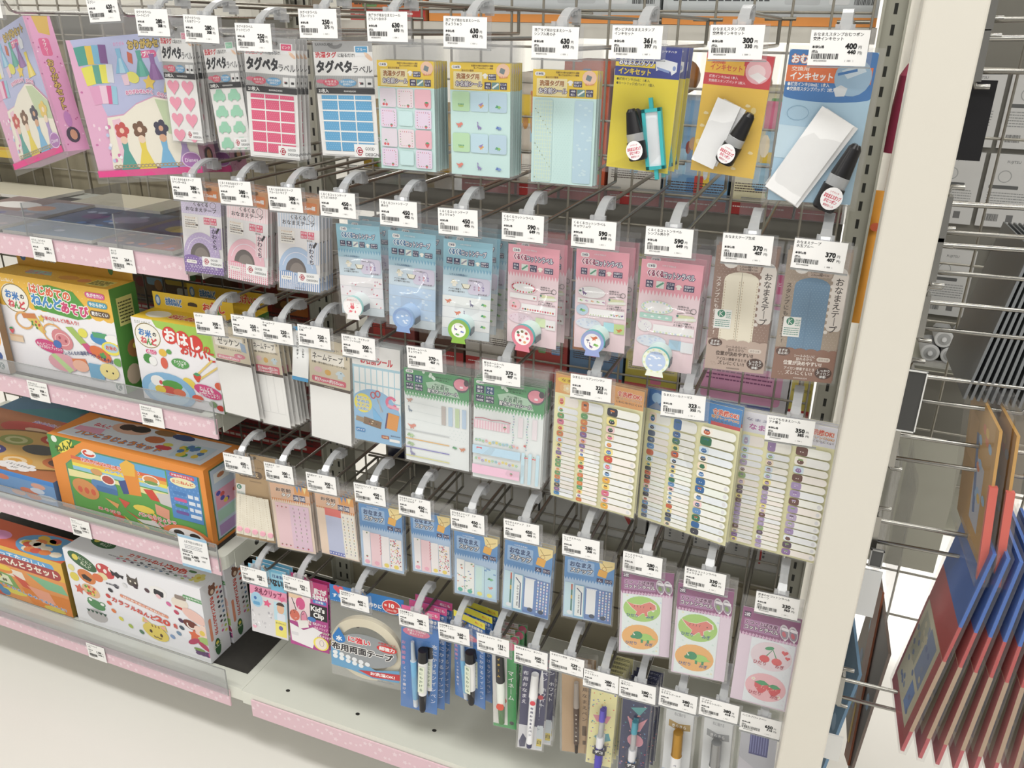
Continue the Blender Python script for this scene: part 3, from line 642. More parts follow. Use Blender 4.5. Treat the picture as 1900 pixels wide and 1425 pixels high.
def d_brown(a,H,kind):
    b1='8f6f5f' if kind=='cream' else 'a4917f'
    a.r(0,0,100,H,b1); a.dots(2,2,96,H*.75,6,.55,'d8c8bc',4)
    a.e(26,H*.125,12,H*.045,'efe9e2',16); a.p([(18,H*.13),(22,H*.105),(34,H*.115),(35,H*.135)],'5a3526'); a.r(36,H*.135,38,H*.055,'c0aa9a',3); a.t('1.5cm幅×1m',55,H*.15,H*.022,'4a3a32',al='c',w=28); a.t('2.0cm幅×1m',55,H*.172,H*.022,'4a3a32',al='c',w=28)
    fill='efe5cd' if kind=='cream' else '5f86a8'
    a.p([(18,H*.80),(18,H*.26)]+[(46+28*math.cos(math.radians(q)),H*.26+H*.065*math.sin(math.radians(q))) for q in range(180,361,20)]+[(74,H*.80)],fill)
    if kind=='cream':
        a.r(45.6,H*.20,.9,H*.6,'9c8f78'); a.h(True)
        for u in(20,43,48.5,71.5): [a.r(u,H*.27+q*H*.022,.8,H*.012,'a8845a') for q in range(24)]
        a.h(False)
    else: a.dots(20,H*.22,52,H*.57,5,.55,'a9c2d6',4); a.r(44.5,H*.3,.7,H*.5,'56799a')
    a.e(88,H*.21,13,H*.1,'e6ddd4',14,0,180,360); a.h(True)
    a.r(77,H*.19,23,H*.40,'e6ddd4',6); [a.e(77,H*.2+q*H*.05,3.4,3.4,'e6ddd4',8) for q in range(9)]; a.h(False)
    a.vt('おなまえテープ',88,H*.215,H*.062,'3c3430',H*.06); a.vt('スタンプにも使えます!',9,H*.26,H*.04,'efe4da' if kind=='cream' else '4a3c34',H*.043)
    a.r(8,H*.50,28,H*.155,'f3f2ee'); a.e(19,H*.535,6.5,H*.03,'1f7a58',14); a.l([(16.5,H*.515),(16.5,H*.557)],1.1,WHITE); a.l([(21.5,H*.517),(17,H*.535),(22,H*.555)],1.1,WHITE); a.lines(27,H*.52,8,4,H*.014,1.2,'5a9a84',2); a.lines(10,H*.585,24,4,H*.016,1.4,'4f8f7c',4)
    k2='bda394' if kind=='cream' else '8a5f4c'; tx='4a3428' if kind=='cream' else 'f0e4da'; a.r(0,H*.77,100,H*.23,k2); a.h(True); [a.e(6+q*18,H*.775,12,H*.035,k2,12) for q in range(6)]; a.h(False)
    a.e(14,H*.775,12,H*.035,'4a2a1e',14); a.t('まずは',14,H*.765,H*.024,WHITE,al='c',w=14); a.t('仮止め!',14,H*.788,H*.024,WHITE,al='c',w=17); a.t('シールみたいに',50,H*.80,H*.026,tx,al='c',w=34); a.t('貼れるから',50,H*.825,H*.026,tx,al='c',w=26); a.t('位置が決めやすい!!',48,H*.86,H*.038,tx,al='c',w=62,b=.03); a.r(70,H*.80,22,H*.035,'d8cabd',5); a.t('のりつき',81,H*.818,H*.018,'7a6a5c',al='c')
    a.t('アイロン接着するとき',44,H*.905,H*.028,tx,al='c',w=50); a.t('ズレにくい!!',44,H*.94,H*.036,tx,al='c',w=44,b=.02); a.e(84,H*.925,14,H*.048,'3f2318',16); a.t('しっかり',84,H*.905,H*.025,WHITE,al='c'); a.t('アイロン',84,H*.93,H*.025,WHITE,al='c'); a.t('接着!',84,H*.955,H*.022,WHITE,al='c'); a.t('KAWAGUCHI',48,H*.98,H*.016,tx,al='c'); a.dots(8,H*.93,12,H*.04,5,1.2,'b59a8a',6)
def d_nametape(a,H,kind):
    hh=H*.46 if kind!='bib' else H*.40
    a.r(0,0,100,hh,'d6c8ab'); a.e(82,H*.07,3,2.4,'a8574a',8); a.r(6,H*.115,80,H*.11,'f1ebdc',2)
    a.t('好きなサイズにカット!',46,H*.085,H*.03,'4a4238',al='c',w=54); a.t('ゼッケン' if kind=='bib' else 'ネームテープ',46,H*.17,H*.085 if kind=='bib' else H*.07,'2c2824',al='c',w=62 if kind=='bib' else 74,b=.015); a.l([(90,H*.10),(94,H*.15)],1.5,'4a4a46'); a.l([(95,H*.10),(91,H*.15)],1.5,'4a4a46')
    if kind=='bib': a.p([(78,H*.15),(92,H*.17),(94,H*.26),(80,H*.25)],'8fa8c4'); a.t('体操服やイニシャルに',46,H*.25,H*.024,'4a4238',al='c',w=66); a.e(72,H*.31,16,H*.028,'d96f86',14); a.t('2枚入',72,H*.31,H*.03,WHITE,al='c'); a.r(6,H*.325,66,H*.045,'dc7488',3); a.t('約10cm×約20cm',39,H*.348,H*.032,WHITE,al='c',w=58)
    else:
        a.t('衣類・持ち物などのネーミング用に',50,H*.23,H*.024,'4a4238',al='c',w=86); a.e(22,H*.30,10,H*.028,'e2b8ba',10); a.e(46,H*.31,8,H*.028,'e0a848',10); shirt(a,76,H*.31,15,'c9dbe2'); a.e(78,H*.29,1.6,1.6,'3a6a8a',6)
        a.r(6,H*.365,84,H*.055,'d9556a',4); a.t('約7cm×約55cm' if kind=='wide' else '約10mm×約2.0m',48,H*.393,H*.04,WHITE,al='c',w=70,b=.02)
        if kind=='narrow': a.r(6,H*.405,84,H*.04,'d9556a',3); a.t('約14mm×約1.5m',48,H*.425,H*.03,WHITE,al='c',w=70)
    a.r(0,hh-H*.02,100,H*.028,'4a3a30'); a.t('KAWAGUCHI',48,hh-H*.006,H*.016,'e8dcc8',al='c')
    a.r(0,hh+H*.008,100,H-hh-H*.008,'f4f3f0')
    if kind=='narrow':
        a.h(True)
        for u in(8,36,64): a.r(u,hh+4,1,H*.38,'d3d2cf'); a.r(u+26,hh+4,.8,H*.38,'dcdbd8')
        a.h(False); a.r(8,H*.86,84,1,'d0cfcc')
def d_stickers(a,H):
    a.r(0,0,100,H*.21,WHITE); a.t('お名前シール',18,H*.15,H*.085,'d8343f',w=66,b=.04); a.r(0,H*.21,100,H*.79,'a4cfe0'); a.h(True)
    for j in range(3):
        for i in range(8): a.r(3+i*12.2,H*(.235+.165*j),10.4,H*.15,'f0f3f2')
    a.h(False); a.e(40,H*.80,62,H*.36,'8abbe2',28,8,180,360); a.r(0,H*.78,100,H*.22,'8abbe2')
    a.e(20,H*.60,19,H*.10,'eedd4a',18); 
    for q,s in enumerate(['おむつ・','学用品','などの','お名前に']): a.t(s,20,H*(.545+.038*q),H*.033,'3f86c8',al='c',w=26,b=.02,out='f4f6ee',ow=.08)
    a.ring(42,H*.50,6,H*.038,2.4,'c84a4c',12); a.ring(52,H*.48,6,H*.038,2.4,'c84a4c',12); a.l([(50,H*.53),(62,H*.66)],2.2,'9aa0a8'); a.l([(54,H*.53),(58,H*.67)],2,'b0b6bc')
    a.ring(80,H*.545,12,H*.065,6,'e8668c',16,20,330); a.r(72,H*.575,24,H*.03,'f0a0b8',0,12); a.p([(40,H*.62),(62,H*.75),(42,H*.77)],'6fb4e6')
    a.r(70,H*.66,24,H*.17,'e2913c',0,9); a.r(68,H*.66,3,H*.17,'4a3a6a',0,9); a.r(20,H*.755,38,H*.075,'7a5c3e',0,9); a.r(4,H*.75,17,H*.05,'9a8264',0,9); sprinkle(a,26,H*.77,26,H*.03,6,lambda b,u,v,r:b.r(u,v,3,2,r.choice(['d8c8a8','4a3a2c','c85a4a'])),4)
    a.r(3,H*.87,20,H*.04,'2f7cc0',2); a.t('6サイズ',13,H*.89,H*.025,WHITE,al='c'); a.r(58,H*.905,16,H*.035,'a8442e',1); a.t('360枚',66,H*.922,H*.025,'f6d8a0',al='c'); a.t('MADE IN JAPAN',88,H*.895,H*.018,NAVY,al='c',w=20); a.r(75,H*.93,22,H*.03,WHITE)
def d_green(a,H,kind):
    a.r(0,0,100,H,'eef3f3'); a.r(0,0,100,H*.24,'4f9a62'); a.zig(0,H*.24,100,22,H*.05,'4f9a62'); a.zig(2,H*.262,98,21,H*.04,'8cc49a')
    a.r(3,H*.015,12,H*.03,WHITE,3); a.t('日本製',9,H*.03,H*.02,NAVY,al='c',w=8); icon(a,3,H*.06,12,H*.075,['耐水','加工'],'2b3050'); icon(a,17,H*.06,12,H*.075,['やま','くも'],'2b4a74'); icon(a,3,H*.15,12,H*.07,['サイズ','38枚'],'2b3050'); icon(a,17,H*.15,12,H*.07,['お弁当','箱にも'],'2b3050')
    a.p([(34,H*.12),(50,H*.09),(80,H*.12),(86,H*.23),(40,H*.225)],'a9cdb0'); a.t('水に強い',57,H*.125,H*.022,'2a4a34',al='c',w=20); a.t('お名前用',56,H*.155,H*.04,'2f6a42',al='c',w=26,b=.04,out='e4f0e6',ow=.1); a.t('耐水ネームシール',60,H*.198,H*.045,WHITE,al='c',w=46,b=.02,out='2c3a4c',ow=.12); a.t('食洗機などに使えて',60,H*.05,H*.018,'1f3a2a',al='c',w=28); a.t('便利です。',60,H*.075,H*.018,'1f3a2a',al='c',w=18)
    a.e(88,H*.09,12,H*.075,'5a5560',16); a.e(88,H*.085,11,H*.06,'e58a9c',14); a.e(96,H*.06,4,5,'4a4048',8); a.r(86,H*.10,5,3,'f3e6ea',1); sprinkle(a,30,H*.01,18,H*.06,5,lambda b,u,v,r:b.e(u,v,2.2,2.6,'dcebdd',8),2)
    if kind=='dino':
        for q in range(3): 
            v=H*(.36+.09*q)
            a.l([(4,v),(20,v-.8),(60,v+1)],.35,'ccd6d8')
        trex(a,8,H*.335,5,'c99a8a'); neck(a,8,H*.43,5,'7a8a9c'); trex(a,11,H*.615,6.5,'e28a7a')
        a.h(True)
        for q,c in enumerate(['c2b8b4','b9d3ea','c3d9ae','b8d0e8']): a.r(58+q*10.5,H*.34,6.5,H*.2,c)
        a.h(False); a.dots(68,H*.56,28,H*.15,6,.5,'b5d2cf',5)
        for q,(c,k) in enumerate([('c9ccd0',0),('f0b96a',1),('7d78c8',2),('e2de8a',3)]):
            v=H*(.655+.095*q); a.r(0,v,70,1.5,c); 
            if k==1: trice(a,8,v-5,6,'9ac08a','b8d8a0')
            elif k==2: trice(a,8,v-5,6,'9ab88a','b0cc9a')
            elif k==3: neck(a,10,v-6,6.5,'8a88b4')
        trice(a,78,H*.765,4,'4f9a6a','6ab07a'); trex(a,90,H*.77,5,'d88a6a')
    else:
        a.l([(2,H*.385),(14,H*.375),(26,H*.385),(40,H*.375),(54,H*.385)],1.2,'c86a7c'); a.r(1,H*.40,52,H*.085,'f0c2d2'); a.h(True); [a.r(3+q*4,H*.40,2,H*.085,'f8e4ea') for q in range(12)]; a.h(False); berry(a,46,H*.445,5,'e0909e')
        a.h(True)
        for u in(58,78): [a.e(u+.8*math.sin(q),H*.31+q*4,1,1.2,['8ab4c8','9ac8b0','b8a8c8'][q%3],5) for q in range(13)]
        for u in(65,85): a.r(u,H*.31,7,H*.20,'f3e9ef')
        a.h(False); rr=random.Random(3)
        for v in(H*.61,H*.80): 
            for q in range(13): flower(a,5+q*5,v+rr.uniform(-1.5,1.5),2.6,rr.choice(['e8a8bc','8ac4e0','a8a0d8','e2d27a','9ad0b8']))
        a.r(0,H*.655,70,H*.085,'b5d6ec'); a.p([(6,H*.67),(14,H*.69),(14,H*.67),(6,H*.69)],'d8707c'); a.r(0,H*.855,70,H*.095,'efc0d8'); berry(a,58,H*.90,4.5,'d8849c')
        a.h(True); [a.r(u,H*.65,4.6,H*.32,'bcdbe8') for u in(72,82,93)]; a.h(False); a.e(76,H*.58,2,2,'d86a6a',6); cherry(a,78.5,H*.69,3); cherry(a,90,H*.69,3)
def d_sheet(a,H,kind):
    hd={'orange':'e8a05a','blue':'2f7cc4','lilac':'e3e2ec'}[kind]; a.r(0,0,100,H,'f2edb6'); a.r(0,0,100,H*.145,hd)
    if kind=='orange':
        a.e(16,H*.04,14,H*.025,'f0cf3c',14); a.t('なまえ',16,H*.04,H*.025,'8a3a1e',al='c',w=18); a.e(14,H*.10,9,H*.04,'eab26a',14); flower(a,14,H*.10,6,'f4d8a0','f8efd2')
    elif kind=='blue': a.r(0,0,22,H*.145,'2460a8'); a.e(11,H*.06,6,6,'9ac4e8',12); a.p([(2,H*.14),(11,H*.085),(20,H*.14)],'7a8ca8'); a.r(70,H*.115,30,H*.03,'c8363c'); a.r(70,H*.10,30,H*.02,hd)
    else: a.t('なまえ',6,H*.05,H*.022,'6a6a90',w=24); a.t('なまえシール',10,H*.10,H*.045,'b05a9c',w=54,b=.04,out='f2f0f6',ow=.1); sprinkle(a,60,H*.02,36,H*.1,8,lambda b,u,v,r:b.e(u,v,1.2,1.2,'c8c4e0',6),2)
    a.t('食洗機OK!',84,H*.05,H*.04,'d8402e',al='c',w=26,b=.04,out='f8e6d0',ow=.1); a.t('電子レンジOK!',84,H*.085,H*.022,'c87a2c',al='c',w=28,b=.02,out='f8e6d0',ow=.06); a.t('しわになりにくい!',84,H*.11,H*.018,'5a4a44',al='c',w=28)
    rr=random.Random({'orange':1,'blue':2,'lilac':3}[kind]); pal={'orange':['d8763c','cf4a3a','4a86c0','3a3a44','7a5a9a','e8a83c','5a9a5a','d86a8a'],'blue':['2f5f9a','2f6a4a','3a3a44','c85a3a','5a8ac0','4a5a74'],'lilac':['8a6aa0','6a4a44','a08ab8','5a4a5c','b0a0c0','8aa86a']}[kind]
    tint=['f3efe6','f5ece4','f0f0ec','eef0f2','f2f2ea','f6efe8'] if kind!='blue' else ['f2f2ea','eef3ea','e8eef2','f4ece6','f2f2ec']
    cols=[(4,24,[.075]+[.042]*6+[.0295]*13),(32,25,[.08]+[.042]*5+[.0295]*14),(62,36,[.062]*2+[.052]*7+[.047]*5)]
    for u,w,hs in cols:
        v=H*.165; q_=.815/sum(hs); hs=[x*q_ for x in hs]
        for i,fh in enumerate(hs):
            h=H*fh
            if v+h>H*.985: break
            a.r(u,v,w,h*.86,rr.choice(tint),min(h*.4,4)); k=rr.choice(pal); iw=min(w*.34,h*1.1 if h>6 else 7)
            k3=rr.choice(['f2dcc0','e8eef2','f4e08a','f0c8c8','cfe0ee','f6f0e4']); a.r(u,v,iw,h*.86,k3 if rr.random()<.45 else k,min(h*.3,2.4)); a.h(True)
            if h>4: a.e(u+iw*.5,v+h*.52,iw*.30,h*.26,k,9); a.r(u+iw*.3,v+h*.22,iw*.4,h*.16,rr.choice(pal)); a.e(u+iw*.4,v+h*.5,iw*.06,h*.05,'f4efe6',5); a.e(u+iw*.6,v+h*.5,iw*.06,h*.05,'f4efe6',5)
            else: a.r(u+iw*.2,v+h*.2,iw*.25,h*.45,rr.choice(pal)); a.e(u+iw*.66,v+h*.43,iw*.14,h*.2,rr.choice(pal),6)
            a.h(False)
            if u>50 and i>5: a.e(u+w-4,v+h*.45,2,h*.26,'dcdcde',8)
            v+=h
def d_ribboncard(a,H):
    a.r(0,0,100,H,'b08c5c'); a.ring(50,H*.10,20,H*.06,1,'6a4c2c',16,200,340); a.e(26,H*.23,0.1,0.1,'5c4024',4); a.r(8,H*.185,58,H*.085,'5a4028',8); a.t('おなまえ',36,H*.228,H*.06,'d6b47e',al='c',w=44,b=.03); a.t('リボン',68,H*.235,H*.05,'4a3420',w=26); a.t('KAWAGUCHI',50,H*.305,H*.02,'5a4228',al='c'); a.t('かわいい レース',50,H*.14,H*.03,'5c4226',al='c',w=40)
    a.r(2,H*.36,22,H*.14,'f1efea'); a.e(9,H*.395,6,H*.03,'1f7a58',12); a.l([(7,H*.38),(7,H*.412)],1.2,WHITE); a.l([(11,H*.382),(7.5,H*.395),(11.5,H*.41)],1.2,WHITE); a.lines(3,H*.45,19,3,H*.014,1.3,'7aa898',3)
def d_strap(a,H,kind):
    a.r(0,0,100,H,'ecd2bd'); a.r(0,0,100,H*.22,'e3b08c'); a.zig(0,H*.22,100,18,H*.05,'d9823c'); a.r(62,0,38,H*.12,'e0913c'); a.p([(66,0),(74,0),(70,H*.1)],'5a86b8'); a.p([(84,0),(94,0),(88,H*.1)],'f2d98a'); a.p([(76,0),(82,0),(80,H*.08)],'4a74ac')
    a.t('お名前',34,H*.085,H*.06,'5a3826',al='c',w=38,b=.05,out='f4dcc8',ow=.1); a.t('タグ',40,H*.155,H*.06,WHITE,al='c',w=24,b=.03,out='4c3a34',ow=.09); icon(a,58,H*.13,14,H*.09,['2枚'],'3c3c5c'); icon(a,74,H*.13,14,H*.09,['日本製'],'3c3c5c')
    if kind=='pink':
        a.r(8,H*.28,36,H*.69,'f3c9d0'); a.r(44,H*.29,50,H*.68,'e7c2d8'); a.h(True)
        for i in range(3): berry(a,14+i*11,H*.34,4,'d8485c'); berry(a,14+i*11,H*.93,4.5,'c83a50')
        for i in range(3):
            berry(a,54+i*14,H*.94,4.5,'c83a50'); 
            for j in range(9): a.e(54+i*14+(j%2)*1.5,H*.34+j*H*.06,1.1,3.2,'a0648c' if j%2 else '8f9a6a',6)
        a.h(False)
    else:
        a.r(2,H*.24,20,H*.74,'f0d4ba'); a.r(22,H*.22,42,H*.12,'e8625a'); a.zig(22,H*.34,42,8,H*.03,'e8625a'); a.r(22,H*.34,42,H*.64,'b9c2e2'); a.r(22,H*.92,42,H*.06,'5f6fc0'); a.r(64,H*.26,34,H*.72,'f3ede0'); a.h(True)
        for i in range(3):
            for j in range(13): a.e(69+i*11+(j%2)*1.2,H*.32+j*H*.049,1.2,2.6,['7a6a9a','c89a5a','6a8a7a'][j%3],6)
        [a.e(26+q*7,H*.95,2,2,'e8e8f2',6) for q in range(6)]
        a.h(False)
def d_snap(a,H,kind):
    a.r(0,0,100,H,'a9c6e6'); a.r(0,0,100,H*.34,'4f8ac8'); a.zig(0,H*.34,100,17,H*.05,'4f8ac8'); a.r(6,H*.07,54,H*.21,'8fb4dc',3); a.t('おなまえ',33,H*.13,H*.085,'2c4a7c',al='c',w=44,b=.06,out='a9c6e6',ow=.1); a.t('スナップ',35,H*.22,H*.08,WHITE,al='c',w=44,b=.02,out='2c3450',ow=.12); a.t('つけかえ自由!',33,H*.05,H*.025,'eaf0f8',al='c',w=28)
    a.p([(68,0),(100,0),(100,H*.10),(88,H*.17),(72,H*.13)],'f2d98c'); a.l([(74,H*.03),(82,H*.10),(96,H*.07)],1.4,'9a7a3a'); a.r(68,H*.15,18,H*.11,'eca83c',2,12); a.ring(80,H*.13,5,5,1.2,'c98a3a',10); icon(a,66,H*.285,13,H*.06,['ん'],NAVY); icon(a,82,H*.285,15,H*.06,['スナップ'],NAVY)
    y=H*.43
    if kind=='berry':
        a.r(6,y,17,H*.53,'f3eeee'); a.r(24,y+2,24,H*.53,'f3cbd2'); a.r(49,y+5,19,H*.50,'f4efef'); a.r(69,y+7,28,H*.48,'f3eeec'); a.e(16,y+4,2,2,'6a8a5a',6); berry(a,14,y+H*.40,5,'c8485a')
        a.h(True); [a.e(47+(q%2)*1.2,y+5+q*4,1.6,1.6,'d85a68',6) for q in range(13)]; a.h(False); sprinkle(a,70,y+9,25,H*.44,60,lambda b,u,v,r:b.e(u,v,r.uniform(1,2.2),r.uniform(1,2.2),r.choice(['d8485a','c83a4c','e8899a','7a9a5a','f0c85a','8a3a4a','5aa0c0']),6),6); ds=['f4a9c0','f4a9c0','f2d85a','f2d85a']
    elif kind=='dino':
        a.r(6,y,18,H*.52,'f1f2f0'); a.r(25,y+3,22,H*.50,'f1f3f0'); a.r(48,y+6,22,H*.50,'bfe2ea',2); a.r(51,y+10,14,H*.38,'c8e8e2',4); a.r(71,y+8,27,H*.48,'b8dbea'); sprinkle(a,7,y+5,38,H*.42,26,lambda b,u,v,r:(trice if r.random()<.5 else trex)(b,u,v,2.6,r.choice(['5a9a6a','d8785a','5a7ab8'])),3); trice(a,84,y+H*.22,7,'3f8f5a','6ab87a'); trex(a,85,y+H*.36,6,'e08a7a'); sprinkle(a,72,y+9,24,H*.1,4,lambda b,u,v,r:cloud(b,u,v,6,'6a9ad0'),4); ds=['4fb8a0','4fb8a0','f0ea7a','f0ea7a']
    else:
        a.r(2,y,19,H*.54,'c2e2ee'); a.r(15,y+3,3.4,H*.44,'4a7a6a'); a.r(15,y+3,3.4,H*.09,'c85a4a'); a.r(15,y+H*.2,3.4,H*.06,'c8a84a'); a.r(22,y+2,21,H*.54,'7fb8da'); a.r(24,y+4,17,H*.50,'eef3f2'); a.l([(27,y+H*.07),(37,y+H*.14),(37,y+H*.5)],2.4,'3a4a74'); a.vt('abcdefgh',32,y+H*.18,H*.045,'3a3a4c',H*.04); a.r(44,y+4,27,H*.52,'5f82c0'); a.r(47,y+7,19,H*.42,'f0f2f4',1); a.zig(45,y+6,24,6,4,'cfd9ea'); a.r(71,y+6,28,H*.52,'5a7cba'); a.h(True)
        for j in range(11):
            for i in range(4): a.r(73+i*6.4,y+8+j*H*.043,3,H*.03,['e8ecf2','d8c0d8','c4dcf0','f0e4d0'][(i+j)%4],.6)
        a.h(False); ds=['e8eef2',None,'39445c','39445c']
    for q,c in enumerate(ds):
        if c: a.e(14+q*23,H*.915,6,6*.9,c,12)
def d_shoe(a,H,kind):
    a.r(0,0,100,H,'e2cede'); a.r(0,0,100,H*.25,'8c4a78'); a.zig(0,H*.25,100,17,H*.04,'8c4a78'); a.zig(3,H*.262,97,16,H*.03,'d7a6c8'); icon(a,3,H*.04,12,H*.06,['2枚'],'4a2a4c'); a.r(5,H*.115,62,H*.12,'a874a0',2); a.t('くつ・上ばき用',35,H*.145,H*.045,'5c2a50',al='c',w=54,b=.05,out='e4cfe0',ow=.1); a.t('コットンラベル',36,H*.195,H*.048,WHITE,al='c',w=58,b=.02,out='4c2a4a',ow=.11)
    for u in(75,90): a.e(u,H*.17,8,H*.08,'d8d0d8',14,-12); a.e(u,H*.175,6.6,H*.066,'8f8494',14,-12); a.r(u-6,H*.125,13,H*.028,'efeaf0',2,8); a.e(u,H*.19,3.4,H*.03,'7a9a5a' if kind=='dino' else 'c85a6a',8,-20); a.r(u+2,H*.235,3,H*.02,'f0ecf0',.5)
    x0=4 if kind!='fruit' else 22; w=76
    a.r(x0,H*.285,w,H*.70,'e4efee' if kind!='fruit' else 'e6eaf0'); sprinkle(a,x0+2,H*.30,w-6,H*.66,34,lambda b,u,v,r:b.p([(u,v),(u+5,v+1),(u+2,v-3.4)],r.choice(['c2d6ea','eee6b4','cfe3dc'] if kind!='fruit' else ['dfe6ee','e2dfea'])),3)
    cx=x0+w/2; k1,k2=('a2cf68','efae62') if kind!='fruit' else ('e6d3dc','efb4bc')
    a.e(cx,H*.45,36,H*.15,k1,28); a.e(cx-1,H*.79,36,H*.15,k2,28)
    if kind!='fruit':
        pic(a,TREX,cx,H*.45,29,'f2ece4'); pic(a,TREX,cx,H*.45,27,'e07a6c'); a.h(True); [a.l([(cx-14+q*6,H*.41),(cx-15+q*6,H*.435)],1,'8a4a48') for q in range(4)]; a.h(False); a.e(cx+17,H*.425,1.4,1.6,'5a2a2a',8); a.p([(cx+18,H*.455),(cx+26,H*.45),(cx+22,H*.47)],'f2ece4')
        trice(a,cx+1,H*.785,24,'2f8a5a','9ad060')
    else: cherry(a,cx,H*.44,24); heart(a,cx+22,H*.38,6,'e0565c'); heart(a,cx+28,H*.43,4.6,'e0565c'); berry(a,cx-8,H*.79,26,'dc4a52'); berry(a,cx+14,H*.80,24,'d8424a'); sprinkle(a,cx-16,H*.77,34,H*.05,14,lambda b,u,v,r:b.e(u,v,.7,1.1,'f6d8c0',5),3); flower(a,cx-24,H*.72,5,'f4e6e0','f2dc9a'); flower(a,cx+24,H*.86,5,'f4e6e0','f2dc9a')
    for v in(H*.535,H*.87): a.t('ひだり',cx-18,v,H*.045,'3f5f96' if kind!='fruit' else 'b8384c',al='c',w=22); a.t('みぎ',cx+17,v,H*.045,'3f5f96' if kind!='fruit' else 'b8384c',al='c',w=15)
def d_clip(a,H):
    a.r(0,0,100,H*.30,'69b6d8'); a.t('穴があかない!',50,H*.18,H*.12,INK,al='c',w=86,b=.05); a.r(60,H*.04,36,H*.10,'9ad2ea',3); a.t('日本製',78,H*.09,H*.05,'2c4a8a',al='c'); a.r(0,H*.30,100,H*.70,'d9d7da'); a.r(0,H*.30,100,H*.13,'e58aac'); a.t('名札クリップ',50,H*.365,H*.10,'7a2a4a',al='c',w=72,b=.04); heart(a,86,H*.40,10,'e2608c')
    a.e(18,H*.50,16,H*.11,'9fcfea',16); a.e(14,H*.48,4,5,'3a6ab0',10); a.r(8,H*.53,18,H*.05,'5aa4d4',3); star(a,46,H*.52,12,10,'e8507e'); a.r(64,H*.46,34,H*.27,'b8dcec'); a.e(82,H*.55,10,H*.075,'e6b48c',14); a.e(82,H*.505,11,H*.05,'3c2a24',14,0,180,360); a.r(72,H*.62,22,H*.11,'dfe6f2',4); a.r(66,H*.73,30,H*.24,'eee26a'); a.e(81,H*.84,6,7,'5a56a8',10); a.t('取り付けかんたん',81,H*.77,H*.03,'6a5a1a',al='c',w=26)
    sprinkle(a,4,H*.62,54,H*.28,26,lambda b,u,v,r:b.e(u,v,r.uniform(1,4),r.uniform(1,4),r.choice(['c6c4c8','e9e7ea','f4f3f5','b4b2b8']),8),5); heart(a,8,H*.92,6,'f0a8bc')
def d_kids(a,H):
    a.r(0,0,100,H,'b03a86'); a.r(0,0,100,H*.20,'c02a6c'); a.t('服に穴が',66,H*.12,H*.085,WHITE,w=30,b=.05); a.t('あかない!',62,H*.20,H*.085,WHITE,w=36,b=.05); a.r(62,H*.245,34,H*.05,'3f78c0',3); a.t('日本製',79,H*.27,H*.035,WHITE,al='c')
    a.r(0,H*.18,56,H*.46,'efd6d8'); a.r(0,H*.18,34,H*.12,'e9c6a0'); a.e(30,H*.36,12,H*.09,'d84a84',14); a.l([(8,H*.30),(18,H*.46),(10,H*.62)],2,INK); a.e(14,H*.55,13,H*.08,'df6a54',14); a.e(38,H*.56,9,H*.11,'e88aa8',14); a.ring(38,H*.56,9,H*.11,1.4,INK,14); a.p([(20,H*.62),(46,H*.58),(50,H*.68),(24,H*.74)],'f0ece8'); sprinkle(a,4,H*.34,50,H*.3,14,lambda b,u,v,r:b.l([(u,v),(u+r.uniform(-6,6),v+r.uniform(2,9))],1.2,r.choice([INK,'c83a6a','f4f0f0'])),4)
    a.r(54,H*.315,44,H*.22,'1d1b1e'); a.t("Kid's",74,H*.375,H*.10,WHITE,al='c',w=34,b=.03); a.t('Clip',76,H*.465,H*.10,WHITE,al='c',w=26,b=.03); a.e(58,H*.545,11,H*.035,'3f78c0',12); a.h(True); [a.t('名札クリップ',60+q*4,H*(.60+.055*q),H*.042,['f6dcea','f2b0d0','d8f0c8','f8e0ec'][q],w=34,b=.04) for q in range(4)]; a.h(False)
    a.p([(0,H*.68),(36,H*.74),(60,H*.66),(84,H*.70),(66,H*.82),(58,H*.985),(4,H*.94)],'ece9ea'); a.e(80,H*.88,20,H*.10,'f2df52',18); a.e(80,H*.88,15,H*.085,'efe2d6',16); a.ring(82,H*.87,6,H*.05,1,'8a7a8a',10); a.r(4,H*.80,18,H*.05,'d9d6da',2)
def d_fabrictape(a,H):
    a.r(0,0,100,H*.175,'1f6fbe'); heart(a,12,H*.035,7,'d8485c'); a.t('すそ上げや',4,H*.11,H*.045,WHITE,w=34,b=.03); a.t('手作りにも!',48,H*.125,H*.05,WHITE,w=30,b=.04); a.e(84,H*.10,13,H*.075,WHITE,20); a.e(84,H*.10,12.2,H*.07,'d8302f',20); a.t('幅',76,H*.09,H*.025,WHITE,al='c'); a.t('10',84,H*.085,H*.06,WHITE,al='c',b=.05); a.t('mm',92,H*.095,H*.022,WHITE,al='c'); a.t('20m巻',84,H*.135,H*.03,'f6c8c0',al='c',w=14); a.h(True); [a.e(2+q*2.4,H*.165,.6,.6,'bcd6ee',4) for q in range(41)]; a.h(False)
